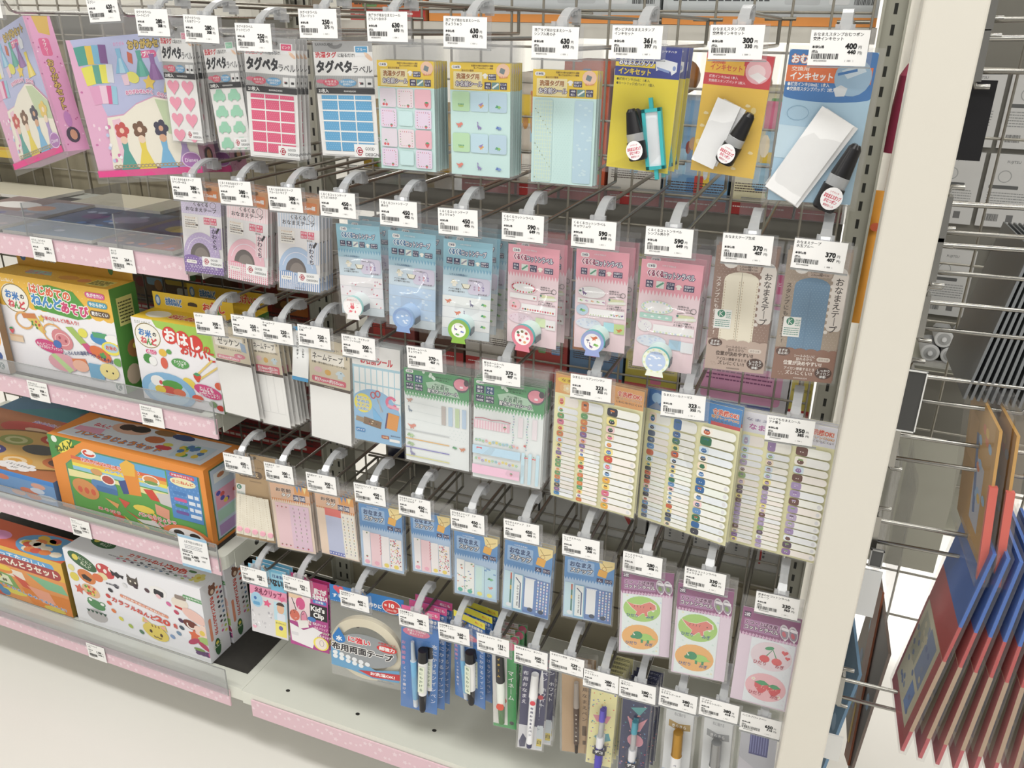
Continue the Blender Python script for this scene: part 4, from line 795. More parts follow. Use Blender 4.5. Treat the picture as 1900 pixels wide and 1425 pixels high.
def d_fabricprint(a,H):
    # printed over the clear bag: the tape roll shows behind it
    a.p([(2,H*.66),(30,H*.72),(64,H*.82),(97,H*.76),(97,H*.90),(60,H*.92),(30,H*.88),(2,H*.87)],'5f9cc8'); a.e(52,H*.62,42,H*.18,'8e9296',28); a.p([(14,H*.42),(22,H*.52)]+[(14+9*math.cos(math.radians(q)),H*.55+H*.045*math.sin(math.radians(q))) for q in range(0,181,20)]+[(5,H*.53)],'1f6fbe'); a.t('水',14,H*.545,H*.06,WHITE,al='c',b=.05); a.t('に強い',27,H*.525,H*.07,'d8303c',w=30,b=.05,out='f4f2f0',ow=.11); a.t('布用両面テープ',4,H*.64,H*.085,'2c2a2c',w=84,b=.05,out='f3f1ee',ow=.12); a.e(80,H*.545,14,H*.04,'d8302f',18); a.t('超強力',80,H*.545,H*.045,WHITE,al='c',w=21,b=.04); a.t('大容量サイズ',80,H*.49,H*.025,'d8302f',al='c',w=24)
    a.h(True)
    for j in range(2):
        for i in range(6-j): a.e(8+i*9,H*(.715+.045*j)+i*1.6,3.6,3.6,'e6e9ec',10)
    a.h(False); a.p([(40,H*.86),(98,H*.80),(98,H*.87),(60,H*.905)],'c62f34'); a.t('お洗濯OK!',74,H*.857,H*.04,WHITE,al='c',w=34,b=.03,rot=-4); a.t('約10mm×20m',78,H*.93,H*.02,'7a8088',al='c',w=22)
def d_pen(a,H,tab):
    a.r(0,0,100,H,'2f6fc0'); a.r(0,0,100,H*.07,'e8508e' if tab=='pink' else 'efe03a'); a.t('布にも',80,H*.035,H*.03,WHITE if tab=='pink' else 'd8402e',al='c'); a.r(0,H*.07,100,H*.10,'285fae'); a.t('お名前書き',70,H*.10,H*.035,WHITE,al='c',w=44,b=.03); a.t('細字太字',84,H*.14,H*.028,'d8e4f4',al='c',w=26); a.t('お',20,H*.10,H*.05,'e87ab0',b=.04); a.e(40,H*.235,36,H*.042,'dd6a8c',18); a.t('洗濯してもOK!',40,H*.222,H*.022,WHITE,al='c',w=48); a.t('消えにくい!',40,H*.248,H*.022,WHITE,al='c',w=36)
    a.r(40,H*.30,42,H*.05,'3f7fd0',4); a.t('油性',61,H*.325,H*.035,WHITE,al='c',b=.03); a.vt('布にかけるツインペン',89,H*.33,H*.045,'dbe6f6',H*.06,out=None); a.vt('お名前書き',7,H*.35,H*.035,'e88ab4',H*.05); a.vt('くっきり書ける',10,H*.60,H*.03,'efe9f2',H*.042); a.r(26,H*.30,56,H*.66,'3b78c4',4)
def d_marker(a,H): a.r(0,0,100,H,'e9e7e2'); a.r(62,0,38,H,'2f9a48'); a.t('マイネーム',20,H*.05,H*.03,INK); a.r(0,0,62,H*.10,'efe6dc'); a.e(80,H*.05,18,H*.045,'e8587c',14); a.t('名前書き',4,H*.02,H*.03,'c8323c',w=40); a.r(14,H*.05,46,H*.04,'e2bc3c'); a.t('ツイン',36,H*.07,H*.03,INK,al='c',b=.04); a.vt('マイネーム',78,H*.35,H*.06,WHITE,H*.07); a.r(0,H*.965,100,H*.035,'3aa052'); a.e(80,H*.93,10,10,'2a2a2c',12)
def d_wpen(a,H): a.r(0,0,100,H,'34355a'); a.vt('布用おなまえ',14,H*.12,H*.05,'e8e8f0',H*.065); a.vt('ペン ホワイト',88,H*.10,H*.05,'e8e8f0',H*.06); a.e(84,H*.03,14,H*.028,'d8485a',12); a.r(0,H*.72,100,H*.28,'dcdce0'); a.p([(4,H*.92),(18,H*.82),(34,H*.88),(30,H*.98),(8,H*.99)],'3c3d5e'); a.r(74,H*.70,24,H*.28,'c9d2d8'); a.r(76,H*.86,20,H*.09,'d8c24a'); a.t('白',86,H*.90,H*.05,'4a4020',al='c')
def d_bpen(a,H): a.r(0,0,100,H,'b7946a'); a.vt('布用なまえペン',86,H*.16,H*.05,'4a3420',H*.07); a.r(78,H*.66,16,H*.12,'5c4128',3); a.r(80,H*.84,12,H*.05,'5c4128'); a.ring(30,H*.06,16,6,1,'6a4c2c',12)
def d_deco(a,H,kind):
    bg='efe7a0' if kind=='day' else '262a52'; a.r(0,0,100,H,bg); a.t('ちぎりデコペン',58,H*.03,H*.035,'4a4a3a' if kind=='day' else 'c8cce8',al='c',w=60,b=.02); a.ring(68,H*.085,20,H*.03,1,'6a6a5a' if kind=='day' else 'd8daf0',14); a.t('布に描ける',68,H*.085,H*.022,'4a4a3a' if kind=='day' else 'd8daf0',al='c',w=26)
    pal=['e0a83c','3f8a5a','5a52b8','4aa0b0','e8785a','e28ab0','7a5a3a','4a6ac0'] if kind=='day' else ['d8485a','3f9a9a','e29aac','5a8ac0','b8508a','e8a07a','6a5aa8']
    def bit(b,u,v,r):
        k=r.choice(pal); z=r.random()
        if z<.4: b.e(u,v,r.uniform(1.6,4),r.uniform(1.6,4),k,7,r.uniform(0,90))
        elif z<.7: b.p([(u,v),(u+r.uniform(5,10),v+r.uniform(-2,3)),(u+r.uniform(1,5),v+r.uniform(4,8))],k)
        else: star(b,u,v,r.uniform(2.5,5),r.uniform(0,70),k)
    sprinkle(a,4,H*.14,88,H*.84,70,bit,11 if kind=='day' else 12)
    if kind=='day': a.p([(26,H*.66),(80,H*.60),(90,H*.68),(40,H*.74)],'4a9aa4'); a.p([(14,H*.42),(84,H*.40),(70,H*.49),(30,H*.49)],'e58a9c')
    else: a.p([(20,H*.30),(60,H*.36),(94,H*.28),(70,H*.44),(40,H*.46)],'e0909e'); a.p([(30,H*.20),(90,H*.16),(64,H*.27)],'4a9a9c'); a.e(56,H*.55,30,H*.07,'d88a9a',14)
def d_metal(a,H,kind):
    a.r(0,0,100,H,'d9dbdc'); a.t('デコペン',50,H*.06,H*.06,'6a6c70',al='c',w=60); a.t('布に描ける',50,H*.12,H*.04,'8a8c90',al='c',w=40); c='a8853c' if kind=='gold' else '8f9294'; a.p([(12,H*.19),(50,H*.22),(90,H*.20),(92,H*.27),(50,H*.29),(12,H*.26)],c); a.t('きらきら',50,H*.245,H*.04,WHITE,al='c',w=50); a.r(0,H*.74,100,H*.26,'9fb6cf'); sprinkle(a,6,H*.76,88,H*.22,20,lambda b,u,v,r:b.e(u,v,3,2.6,r.choice(['d8a83c','6a8ab0','e8e6e2','4a6a94']),7),6)
def d_block(a,H): a.r(0,0,100,H,'b9bac4'); a.r(26,0,52,H*.34,'3c3f7c'); a.h(True); [a.r(28+q*7,H*.02,3,H*.3,'7074b0') for q in range(7)]; a.h(False); a.p([(0,H*.40),(100,H*.62),(100,H),(0,H)],'cbc9d2'); a.r(4,H*.66,70,H*.12,'a8428c',2,8); a.t('にじみブロック',40,H*.73,H*.08,WHITE,al='c',w=58,rot=8,b=.03); a.r(0,H*.84,100,H*.16,'c79ac4')
def d_notice(a,H): a.r(0,0,100,H,'f4f5f4'); a.r(0,0,100,H*.07,'4a9ad0'); a.r(0,H*.93,100,H*.07,'4a9ad0'); a.vt('しております。',30,H*.18,20,INK,21); a.vt('いま',64,H*.13,20,INK,21); a.vt('入荷待ち',64,H*.40,14,INK,15)

# ------------------------------------------------------------------ display hooks with their price tags (x mm, z mm of the tag's top middle, roll)
TAGS = {
'A0':(-885,1300,5,['おりがみセット','ラブリー'],'620','682','the origami set boxes'),
'A1':(-809,1285,-.6,['タグペタラベル','ハートピンク'],'280','308','the pink heart label packs'),
'A2':(-736,1279,-2.6,['タグペタラベル','くるまグリーン'],'280','308','the green car label packs'),
'A3':(-662,1271,-1,['タグペタラベル','ドットピンク'],'250','275','the pink dotted label packs'),
'A4':(-573,1287,.3,['タグペタラベル','ブルードット'],'250','275','the blue dotted label pack'),
'A5':(-485,1285,.2,['洗濯タグ用おなまえシール','　どうぶつ女の子'],'630','693','the pink fruit seal packs'),
'A6':(-392,1281,-1.5,['洗濯タグ用おなまえシール','　きょうりゅう'],'630','693','the pastel dinosaur seal packs'),
'A7':(-292,1273,-1.2,['洗濯タグ用おなまえシール','　シンプル男の子'],'630','693','the plain pale blue seal packs'),
'A8':(-208,1275,-.3,['ポンピタおなまえスタンプ','インキセット'],'361','397','the yellow and navy ink sets'),
'A9':(-113,1277,1.2,['おなまえスタンプ用','交換用インキセット'],'300','330','the red and yellow ink sets'),
'A10':(-22,1274,1,['おなまえスタンプおむつポン','交換インキセット'],'400','440','the blue ink sets'),
'B0':(-791,1087,1.5,['くるくるおなまえテープ','ラベンダー水玉'],'380','418','the lavender dotted tape packs'),
'B1':(-714,1088,1.5,['くるくるおなまえテープ','ピンクチェック'],'380','418','the pink checked tape packs'),
'B2':(-639,1086,1.8,['くるくるおなまえテープ','ブルーストライプ'],'380','418','the blue striped tape packs'),
'B3':(-563,1086,.3,['くるくるコットンテープ','どうぶつ女の子'],'450','495','the cotton tape packs with a white rabbit reel'),
'B4':(-480,1083,.3,['くるくるコットンテープ','男の子'],'450','495','the cotton tape packs with a blue cloud reel'),
'B5':(-403,1080,1.6,['くるくるコットンテープ','きょうりゅう'],'450','495','the cotton tape packs with a green reel'),
'B6':(-323,1081,-.2,['くるくるコットンラベル','フルーツ'],'590','649','the pink packs with a pink fruit reel'),
'B7':(-241,1082,.5,['くるくるコットンラベル','キョウリュウ'],'590','649','the pink packs with a lilac dinosaur reel'),
'B8':(-159,1082,1.3,['くるくるコットンラベル','シンプル男の子'],'590','649','the pink packs with a pale cloud reel'),
'B9':(-79,1083,1.7,['おなまえテープ生成'],'370','407','the brown packs of cream tape'),
'B10':(-9,1084,-1.3,['おなまえテープ','水玉ブルー'],'370','407','the brown packs of blue dotted tape'),
'C0':(-794,897,3.6,['ゼッケン'],'300','330','the packs of plain white cloth bibs'),
'C1':(-729,903,1.3,['ネームテープ','細幅'],'250','275','the narrow white name tape packs'),
'C2':(-679,902,.4,['ネームテープ','中幅'],'220','242','the hanging notice slip'),
'C3':(-620,904,-.1,['ネームテープ','広幅'],'220','242','the wide white name tape packs'),
'C4':(-552,900,-.6,['お名前シール　マイタック','カバーフィルム付'],'300','330','the pale blue name sticker packs with scissors'),
'C5':(-456,899,2.2,['耐水ネームシール','きょうりゅう'],'370','407','the green topped dinosaur name seals'),
'C6':(-351,897,1.9,['耐水ネームシール','フラワーリボン'],'370','407','the green topped flower ribbon seals'),
'C7':(-237,897,1.5,['なまえシールアンパンマン'],'323','355','the orange topped name sticker sheets'),
'C8':(-128,894,3.5,['なまえシールトーマス'],'323','355','the blue topped name sticker sheets'),
'C9':(-10,886,2.2,['いつでもなまえシール','アナ雪２'],'350','385','the white and lilac topped name sticker sheets'),
'D0':(-776,679,2.7,['おなまえリボン　ブル'],'650','715','the brown card of lace ribbons'),
'D1':(-702,679,3,['お名前タグ　２Ｆ','フルーツ'],'300','330','the orange topped pink strap packs'),
'D2':(-629,678,3,['お名前タグ　２Ｆ','車'],'300','330','the orange topped blue strap packs'),
'D3':(-549,679,2.9,['おなまえスナップ　２Ｐ','　フルーツ'],'450','495','the left of the two berry patterned snap packs'),
'D4':(-478,675,1.7,['おなまえスナップ　２Ｐ','　どうぶつ女の子'],'450','495','the right of the two berry patterned snap packs'),
'D5':(-398,671,2.4,['おなまえスナップ　２Ｐ','　きょうりゅう'],'450','495','the dinosaur snap packs'),
'D6':(-320,676,2.5,['おなまえスナップ　２Ｐ','　でんしゃ'],'450','495','the train snap packs'),
'D7':(-238,673,2.6,['ソックスラベル','ブルー'],'280','308','the train snap pack beside the purple topped labels'),
'D8':(-157,669,2.4,['ソックスラベル','ホワイト'],'280','308','the left dinosaur shoe label packs'),
'D9':(-79,667,1.8,['親あわせコットンラベル','きょうりゅう'],'330','363','the right dinosaur shoe label packs'),
'D10':(8,656,2.2,['親あわせコットンラベル','フルーツ'],'330','363','the cherry and strawberry shoe label packs'),
'E0':(-772,476,1.9,['名札留めクリップ','クリア'],'550','605','the clear badge clip packs'),
'E1':(-691,481,.9,['キッズクリップ　ピンク','４コ入'],'275','302','the pink and black clip packs'),
'E2':(-587,483,1.7,['布用両面テープ','強力タイプ'],'600','660','the blue fabric tape pack'),
'E3':(-486,479,2.2,['お名前書きペン','ツイン・ピンク'],'260','286','the blue pen packs with a pink tab'),
'E4':(-421,475,3.6,['お名前書きペン','ツイン・イエロー'],'260','286','the blue pen packs with a yellow tab'),
'E5':(-359,475,2.3,['マイネームツイン　クロ'],'131','144','the green trimmed marker packs'),
'E6':(-301,472,1.2,['布用なまえペン　ホワイト'],'300','330','the white pen packs'),
'E7':(-248,478,.5,['なまえペン布用　ブラウン'],'239','263','the brown pen packs'),
'E8':(-199,466,2.7,['デコペン','ナイトセット'],'280','308','the pale yellow patterned pen packs'),
'E9':(-148,466,3.9,['デコペン','蛍光ブルー'],'280','308','the navy patterned pen packs'),
'E10':(-93,470,1.1,['デコペン','きらきらゴールド'],'380','418','the gold pen packs'),
'E11':(-40,474,1.9,['デコペン','きらきらシルバー'],'380','418','the silver pen packs'),
'E12':(13,468,2.3,['にじみブロックペン'],'650','715','the purple block pen pack'),
}
ROWS={'A':'top','B':'second','C':'third','D':'fourth','E':'bottom'}
def price_card(lines,price,tax,seed,name='price_tag'):
    mb=MB(); a=face(mb,50,30,0.001,'f5f4f2',0.0003)
    for i,s in enumerate(lines): a.t(s,2.5,3.6+i*3.7,3.3,'151515',b=.02)
    a.t('本体価格',2.5,14.2,2.6,'1a1a1a',b=.05); a.t('(税込',2.6,18.2,2.4,'2a2a2a',b=.03)
    a.t(price,40.3,13.2,6.4,'101010',b=.06,al='r'); a.t('円',42,14.2,3,'555555'); a.t(tax,40,18.2,4.6,'101010',b=.06,al='r'); a.t('円)',42,18.8,3,'555555')
    a.bars(2.8,19.8,23,4.6,'1d1d1d',seed); a.t('4972%09d'%(seed*7919177%10**9),5,26,1.8,'333333'); a.t('(   %04d   )'%(seed*37%9999),32,25.6,1.7,'666666')
    return mb
protoparts=None
TIPS={}
for n,(key,(x,z,ro,lines,price,tax,what)) in enumerate(TAGS.items()):
    ty=-0.390 if key[0] in 'AB' else -0.380
    t=thing('display_hook','display hook with %s yen tag above %s'%(price,what),'display hook',(x/1000,ty,z/1000),(0,-math.radians(ro)*0.6,0),'display hooks with price tags')
    if protoparts is None:
        L=-ty-0.004
        rod=MB(); rod.tube([(0.002,0.046,0.010),(0.002,L,0.010)],0.0024,'dsteel',8); rod.tube([(-0.018,L,0.010),(0.022,L,0.010)],0.0024,'dsteel',8)
        low=MB(); low.tube([(0.002,0.020,-0.009),(0.002,0.026,-0.020),(0.002,0.034,-0.0225),(0.002,L,-0.0225)],0.0024,'steel',8); low.tube([(0.002,L,-0.0225),(0.002,L,0.010)],0.0024,'dsteel',8)
        arm=MB(); arm.ribbon([(0.052,0.0155),(0.044,0.0165),(0.034,0.0155),(0.024,0.0125),(0.014,0.007),(0.007,0.001),(0.004,-0.003)],[.0105,.0105,.0095,.0095,.010,.0115,.014],0.0028,'milky',0.002)
        arm.box((0.002,0.050,0.010),(0.0105,0.012,0.013),'milky'); arm.box((0.002,0.058,0.006),(0.007,0.010,0.010),'milky')
        for yy,zz in((.040,.0172),(.031,.0158),(.022,.0128),(.014,.0085)): arm.box((0.002,yy,zz-0.0035),(0.0088,0.0014,0.006),'milky')
        arm.box((-0.0045,0.0035,0.001),(0.004,0.005,0.006),'milky'); arm.box((0.0085,0.0035,0.001),(0.004,0.005,0.006),'milky'); arm.box((0.002,0.0025,-0.003),(0.016,0.004,0.004),'milky')
        hold=MB(); hold.box((0.001,0.0012,-0.0162),(0.0545,0.0012,0.0325),'sheet'); hold.box((0.001,0.0005,-0.0322),(0.0545,0.0028,0.0012),'edge')
        protoparts=[rod.build('upper_rod',t),low.build('lower_prong',t),arm.build('tag_arm',t),hold.build('tag_holder',t)]
    else:
        for p in protoparts:
            c=p.copy(); C.objects.link(c); c.parent=t
    price_card(lines,price,tax,n+3).build('price_tag',t,(-0.0012,-0.0003,-0.0008))

# ------------------------------------------------------------------ things inside the packs (x right, z down from the hang point, metres)
def reel(root,cx,cz,r,fcol,rim,body,artfn,tabcol=None):
    mb=MB(); d=0.024
    mb.cyl((cx,-0.001,cz),(cx,-d,cz),r*.93,r*.93,body,28,True); mb.cyl((cx,-d+.0035,cz),(cx,-d-.0012,cz),r,r,rim,30,True)
    mb.box((cx+r*0.98,-0.013,cz-r*.25),(0.0012,0.016,r*.5),'58606a')
    o=mb.build('tape_reel',root)
    m2=MB(); a=Art(m2,(cx-r,-d-.00125,cz+r),(1,0,0),(0,0,-1),r*.02); a.p([(22,88),(78,88),(84,112),(16,112)],tabcol or fcol); a.e(50,50,49,49,fcol,30); artfn(a); m2.build('reel_label',o)
def bottle(root,top,bot,r=0.0098,y=-0.0115):
    t=Vector((top[0],y,top[1])); b=Vector((bot[0],y,bot[1])); L=(t-b).length; ax=(t-b).normalized(); mb=MB()
    mb.lathe(b,ax,[(0,r*.86,'black'),(L*.03,r,'black'),(L*.36,r,'black'),(L*.37,r*.9,'milky'),(L*.52,r*.9,'milky'),(L*.525,r*.88,'black'),(L*.94,r*.58,'black'),(L,r*.36,'black'),(L*1.001,0,'black')],20)
    o=mb.build('ink_bottle',root); m2=MB(); c=b+ax*(L*.21); ez=ax; ex=Vector((ax.z,0,-ax.x))
    a=Art(m2,c+Vector((0,-r-0.0003,0))-ex*r+ez*r*.95,ex,-ez,r/50); a.e(52,48,46,50,'f4f2f3',20); a.t('シヤチハタ',52,20,11,'c8485a',al='c',w=40); a.t('おなまえスタンプ',52,40,20,'cf3048',al='c',w=74,b=.04); a.t('おむつポン',52,60,18,'d8506a',al='c',w=56,b=.03); a.t('専用補充インキ',52,80,12,'c8485a',al='c',w=46); m2.build('bottle_label',o)
def strips(root,quads):
    for n,(p0,p1,w,y) in enumerate(quads):
        p0=Vector((p0[0],0,p0[1])); p1=Vector((p1[0],0,p1[1])); ax=(p0-p1); L=ax.length; ang=math.atan2(ax.x,ax.z); R=Matrix.Rotation(ang,3,'Y'); mb=MB(); mb.box((p0+p1)/2+Vector((0,y,0)),(w,0.0018,L),'f6f6f6',R); mb.build('stamp_pad_strip',root)
def padframe(root,p0,p1,w,y=-0.006):
    p0=Vector((p0[0],y,p0[1])); p1=Vector((p1[0],y,p1[1])); ax=p0-p1; L=ax.length; R=Matrix.Rotation(math.atan2(ax.x,ax.z),3,'Y'); c=(p0+p1)/2; mb=MB(); b=w*.17
    for off,d in(((-w/2+b/2,0,0),(b,0.006,L)),((w/2-b/2,0,0),(b,0.006,L)),((0,0,L/2-b/2),(w,0.006,b)),((0,0,-L/2+b/2),(w,0.006,b)),((0,0,L/2+.005),(.004,.003,.011)),((0,0,-L/2-.005),(.004,.003,.011))):
        mb.box(c+R@Vector(off),d,'2fb0b4',R)
    o=mb.build('pad_frame',root); m2=MB(); m2.box(c+R@Vector((0,0.0005,0)),(w-2*b,0.003,L-2*b),'e6eaef',R); m2.build('ink_pad',o)
def pen(root,x,z0,z1,prof,y=-0.006,dx=0.0,name='pen',n=14):
    """prof: (fraction from the top, radius, material)"""
    p0=Vector((x,y,z0)); p1=Vector((x+dx,y,z1)); L=(p1-p0).length; mb=MB(); mb.lathe(p0,p1-p0,[(f*L,r,k) for f,r,k in prof],n); return mb.build(name,root)
def penlabel(root,x,z,w,h,txt,ink,bg,y):
    mb=MB(); a=Art(mb,(x-w/2,y,z),(1,0,0),(0,0,-1),0.001)
    if bg: a.r(0,0,w*1000,h*1000,bg)
    a.vt(txt,w*500,w*500,w*620,ink,h*1000/max(1,len(txt)+.3)); mb.build('barrel_label',root)
ORD=['front','second','third','fourth','fifth','sixth','seventh','eighth','ninth']
def hangpack(key,geom,art,name,short,cat,front,copies,gap,fl=(3,11,3),bulge=0.0,t=0.5,base='f1efec',extra=None,back='e9e6e0',jit=0.6,crink=0.0006,drift=0.0,card='printed_card',tilt=0.0,ch=1.0):
    x,z,W,H,ro,ya=geom; y=-0.355 if key[0] in 'AB' else -0.345
    if key in('D8','D9','D10'): f_=0.875/0.905; y=-0.375; x*=f_; z=1270+(z-1270)*f_; W*=f_; H*=f_
    # the thing's base is its hang hole on the prong
    root=thing(name,front,cat,(x/1000,y,z/1000),(math.radians(tilt),-math.radians(ro),math.radians(ya)),short+'s on one hook')
    mb=MB(); k=W/100000; a=face(mb,100,100*H/W,k,base,t/1000,back,ch)
    art(a,100*H/W); mb.build(card,root)
    if fl:
        m2=MB(); sx,tp,bt=fl; film(m2,(W+2*sx)/1000,(H+tp+bt)/1000,tp/1000,0.0022,bulge/1000,crink,hash(key)%97 if False else sum(map(ord,key)))
        q=Art(m2,(-0.008,-0.0031,tp/1000-0.004),(1,0,0),(0,0,-1),0.001); q.hold=True
        q.r(0,0,16,.5,'edge'); q.r(1.5,3.6,13,.5,'edge'); q.r(0,0,.5,2.6,'edge'); q.r(15.5,0,.5,2.6,'edge'); m2.build('clear_bag',root)
    if extra: extra(root,W/1000,H/1000)
    rr=random.Random(sum(map(ord,key))*3)
    for i in range(copies):
        yy=y+gap/1000*(i+1); c=dup(root,(x/1000+rr.uniform(-1,1)*jit/1000*2+drift*(i+1)/1000,yy,z/1000+rr.uniform(-1,1)*jit/1000),(math.radians(tilt),-math.radians(ro+rr.uniform(-1,1)*jit*.8),math.radians(ya*(.6 if i else .8)+rr.uniform(-1,1)*jit*1.2)),'%s hanging %s from the front on its hook'%(short,ORD[i+1]))
    return root
def rf(fn):
    return lambda a,H,f=fn:f(a,H)
def face_rabbit(a):
    a.e(50,50,41,41,'f4f1f0',26); a.t('おなまえテープ',50,18,11,'d8707c',al='c',w=50); a.e(50,52,11,9,'e0525e',12); a.e(45,38,3,9,'e0525e',8); a.e(55,38,3,9,'e0525e',8); a.e(40,72,8,6,'e8707c',10); a.e(64,72,4,6,'e0606c',8); sprinkle(a,16,30,68,50,14,lambda b,u,v,r:b.e(u,v,1.5,2.4,r.choice(['e58a96','d8606e']),6,r.uniform(0,90)),3)
def face_cloud(a): a.e(50,48,36,37,'93b3de',26); sprinkle(a,24,28,48,42,7,lambda b,u,v,r:cloud(b,u,v,12,'d5e3f4'),5)
def face_green(a): a.e(50,50,33,33,'f4f4f0',26); neck(a,34,42,12,'6a4a9a'); trice(a,60,32,9,'8f9a3c','c8b84a'); trice(a,66,56,9,'5a6ab8','7a8ad0'); trice(a,44,70,10,'4f9a4a','7fc05a')
def face_fruit(a):
    a.e(50,50,35,35,'f6f2f0',26); a.h(True)
    for u,v,k in((48,28,'7a6a3c'),(66,34,'c8363c'),(32,46,'d8485a'),(72,54,'d85a7a'),(40,66,'b8384c'),(60,72,'e8a06a'),(30,34,'4a6a4a'),(50,50,'e9c8b0')): a.e(u,v,6.5,6,k,10)
    a.h(False)
def face_dino(a): a.e(50,50,36,36,'f4f2f2',26); trex(a,56,34,15,'d8602c'); trice(a,64,62,12,'5aa03c','84c850'); neck(a,42,66,13,'6a4a90'); a.e(30,44,8,3,'4a4a70',8); a.r(29,44,2,12,'4a4a70')
def face_pale(a):
    a.h(True)
    for q in range(24): z=q*math.pi/12; a.r(50+43*math.cos(z)-3.4,50+43*math.sin(z)-3.4,6.8,6.8,'dfe8b0' if q%2 else 'eef2e4')
    a.h(False); a.e(50,52,37,38,'b4c8ea',26); sprinkle(a,24,28,50,46,9,lambda b,u,v,r:cloud(b,u,v,11,'e9eff8'),4); a.t('フリーカットラベル',50,20,10,'5a6a9a',al='c',w=46)
def laces(root,w,h):
    for i in range(5):
        mb=MB(); x0=(-.37+.155*i)*w; x1=(-.40+.20*i)*w; p0=Vector((x0,-.0022-.0004*i,-h*.47)); p1=Vector((x1,-.0022-.0004*i,-h*.955)); ax=p0-p1; R=Matrix.Rotation(math.atan2(ax.x,ax.z),3,'Y')
        mb.box((p0+p1)/2,(w*.185,0.0009,ax.length),'lace',R); a=Art(mb,p0+R@Vector((-w*.0925,-.0005,0)),R@Vector((1,0,0)),R@Vector((0,0,-1)),w*.00185); a.h(True)
        for q in range(14): a.e(50,18+q*34,7,9,'cfc2a8',6); a.e(14,8+q*34,6,9,'ded3bd',5); a.e(86,8+q*34,6,9,'ded3bd',5)
        a.h(False); mb.cyl(p1+Vector((0,-.0004,.010)),p1+Vector((0,-.0022,.010)),w*.075,w*.065,'f0a9bb',14); mb.build('lace_ribbon',root)
def roll(root,w,h):
    mb=MB(); n=40; R0,R1=w*.49,w*.36; c=(0,0,-h*.63); vs=[]
    for y in(-0.003,0.006):
        for rr_ in(R0,R1):
            for i in range(n): q=2*math.pi*i/n; vs.append((rr_*math.cos(q),y,c[2]+rr_*math.sin(q)))
    fs=[]
    for i in range(n):
        j=(i+1)%n; fs+=[(i,j,j+n,i+n)[::-1],(i+2*n,j+2*n,j,i)[::-1],(i+2*n,i+3*n,j+3*n,j+2*n)[::-1],(i+n,j+n,j+3*n,i+3*n)[::-1]]
    mb.geo(vs,fs,'tape',False); mb.build('tape_roll',root)
    m2=MB(); a=Art(m2,(-w/2,-0.0072,0),(1,0,0),(0,0,-1),w/100); d_fabricprint(a,100*h/w); m2.build('bag_print',root)
    m3=MB(); film(m3,w*1.01,h*.86,-h*.165,0.0062,0.0,0.0008,5); m3.build('clear_bag',root)
def pens_blue(root,w,h):
    pen(root,-w*.16,-h*.30,-h*.93,[(0,.0028,'b9c6d2'),(.28,.0040,'b9c6d2'),(.285,.0052,'6fb4e2'),(.86,.0048,'6fb4e2'),(.88,.0045,'cfd9e4'),(1,.0040,'cfd9e4')],dx=w*.12)
    pen(root,w*.14,-h*.34,-h*.95,[(0,.0078,'black'),(.17,.0084,'black'),(.175,.0078,'f2f1ee'),(.70,.0072,'f2f1ee'),(.705,.0062,'black'),(.97,.0050,'black'),(1,.0040,'black')],-.009,dx=w*.02,name='marker'); penlabel(root,w*.15,-h*.47,.010,.052,'布にもかける','3a5a3a','dfe6cf',-.0175)
def pen_green(root,w,h): pen(root,-w*.12,-h*.06,-h*.90,[(0,.006,'2c2c2e'),(.42,.0068,'2c2c2e'),(.425,.0064,'e9efe6'),(.75,.0064,'e9efe6'),(.755,.0055,'4f7a4a'),(1,.0045,'4f7a4a')],-.008,dx=w*.05,name='marker'); penlabel(root,-w*.11,-h*.05,.008,.055,'マイネーム','f0c23c',None,-.0152); m=MB(); m.cyl((-w*.08,-.013,-h*.68),(-w*.08,-.0152,-h*.68),.006,.006,'d8503c',14); m.build('colour_dot',root)
def pen_white(root,w,h): pen(root,w*.02,-h*.08,-h*.93,[(0,.0055,'f4f4f4'),(.30,.0068,'f4f4f4'),(.305,.0056,'f2f2f4'),(.93,.0052,'f2f2f4'),(.94,.0046,'3c3d5e'),(1,.004,'3c3d5e')],-.007,dx=-w*.03,name='marker'); penlabel(root,w*.0,-h*.42,.008,.062,'布用おなまえペン','2c2e58',None,-.0127); m=MB(); m.cyl((w*.02,-.0125,-h*.38),(w*.02,-.0132,-h*.38),.0042,.0042,'d8404c',12); m.build('colour_dot',root)
def pen_brown(root,w,h): pen(root,w*.06,-h*.12,-h*.96,[(0,.0034,'9a8f86'),(.34,.0045,'6a625c'),(.345,.0042,'4a3a30'),(.86,.0040,'4a3a30'),(.87,.003,'2c2420'),(1,.0022,'2c2420')],-.006,dx=w*.02,name='marker'); penlabel(root,w*.075,-h*.46,.005,.06,'なまえペン布用','e6dccc',None,-.0105)
def pen_deco(k1,k2):
    def f(root,w,h):
        pen(root,w*.02,-h*.30,-h*.99,[(0,.0040,k1),(.18,.0046,k1),(.185,.0038,'milky'),(.44,.0038,'milky'),(.445,.0056,'e6e6ea'),(.62,.0056,'e6e6ea'),(.63,.0054,k2),(1,.0052,k2)],-.007,dx=-w*.02,name='deco_pen'); m=MB(); a=Art(m,(w*.02-.009,-.0135,-h*.72),(1,0,0),(0,0,-1),.00018); a.p([(0,20),(100,0),(100,60),(50,80),(0,64)],'3a3a40'); a.t('デコ',50,38,34,'f4f4f4',al='c',b=.04); m.build('barrel_label',root)
    return f
def pen_metal(k):
    def f(root,w,h): pen(root,w*.02,-h*.26,-h*.99,[(0,.0068,k),(.33,.0072,k),(.335,.0078,'e9e9ea'),(.66,.0078,'e9e9ea'),(.665,.0066,'d9dde2'),(1,.0062,'d9dde2')],-.009,name='deco_pen'); penlabel(root,w*.02,-h*.56,.007,.026,'ペン','4a4a70',None,-.0171)
    return f
HANG='hanging pack'
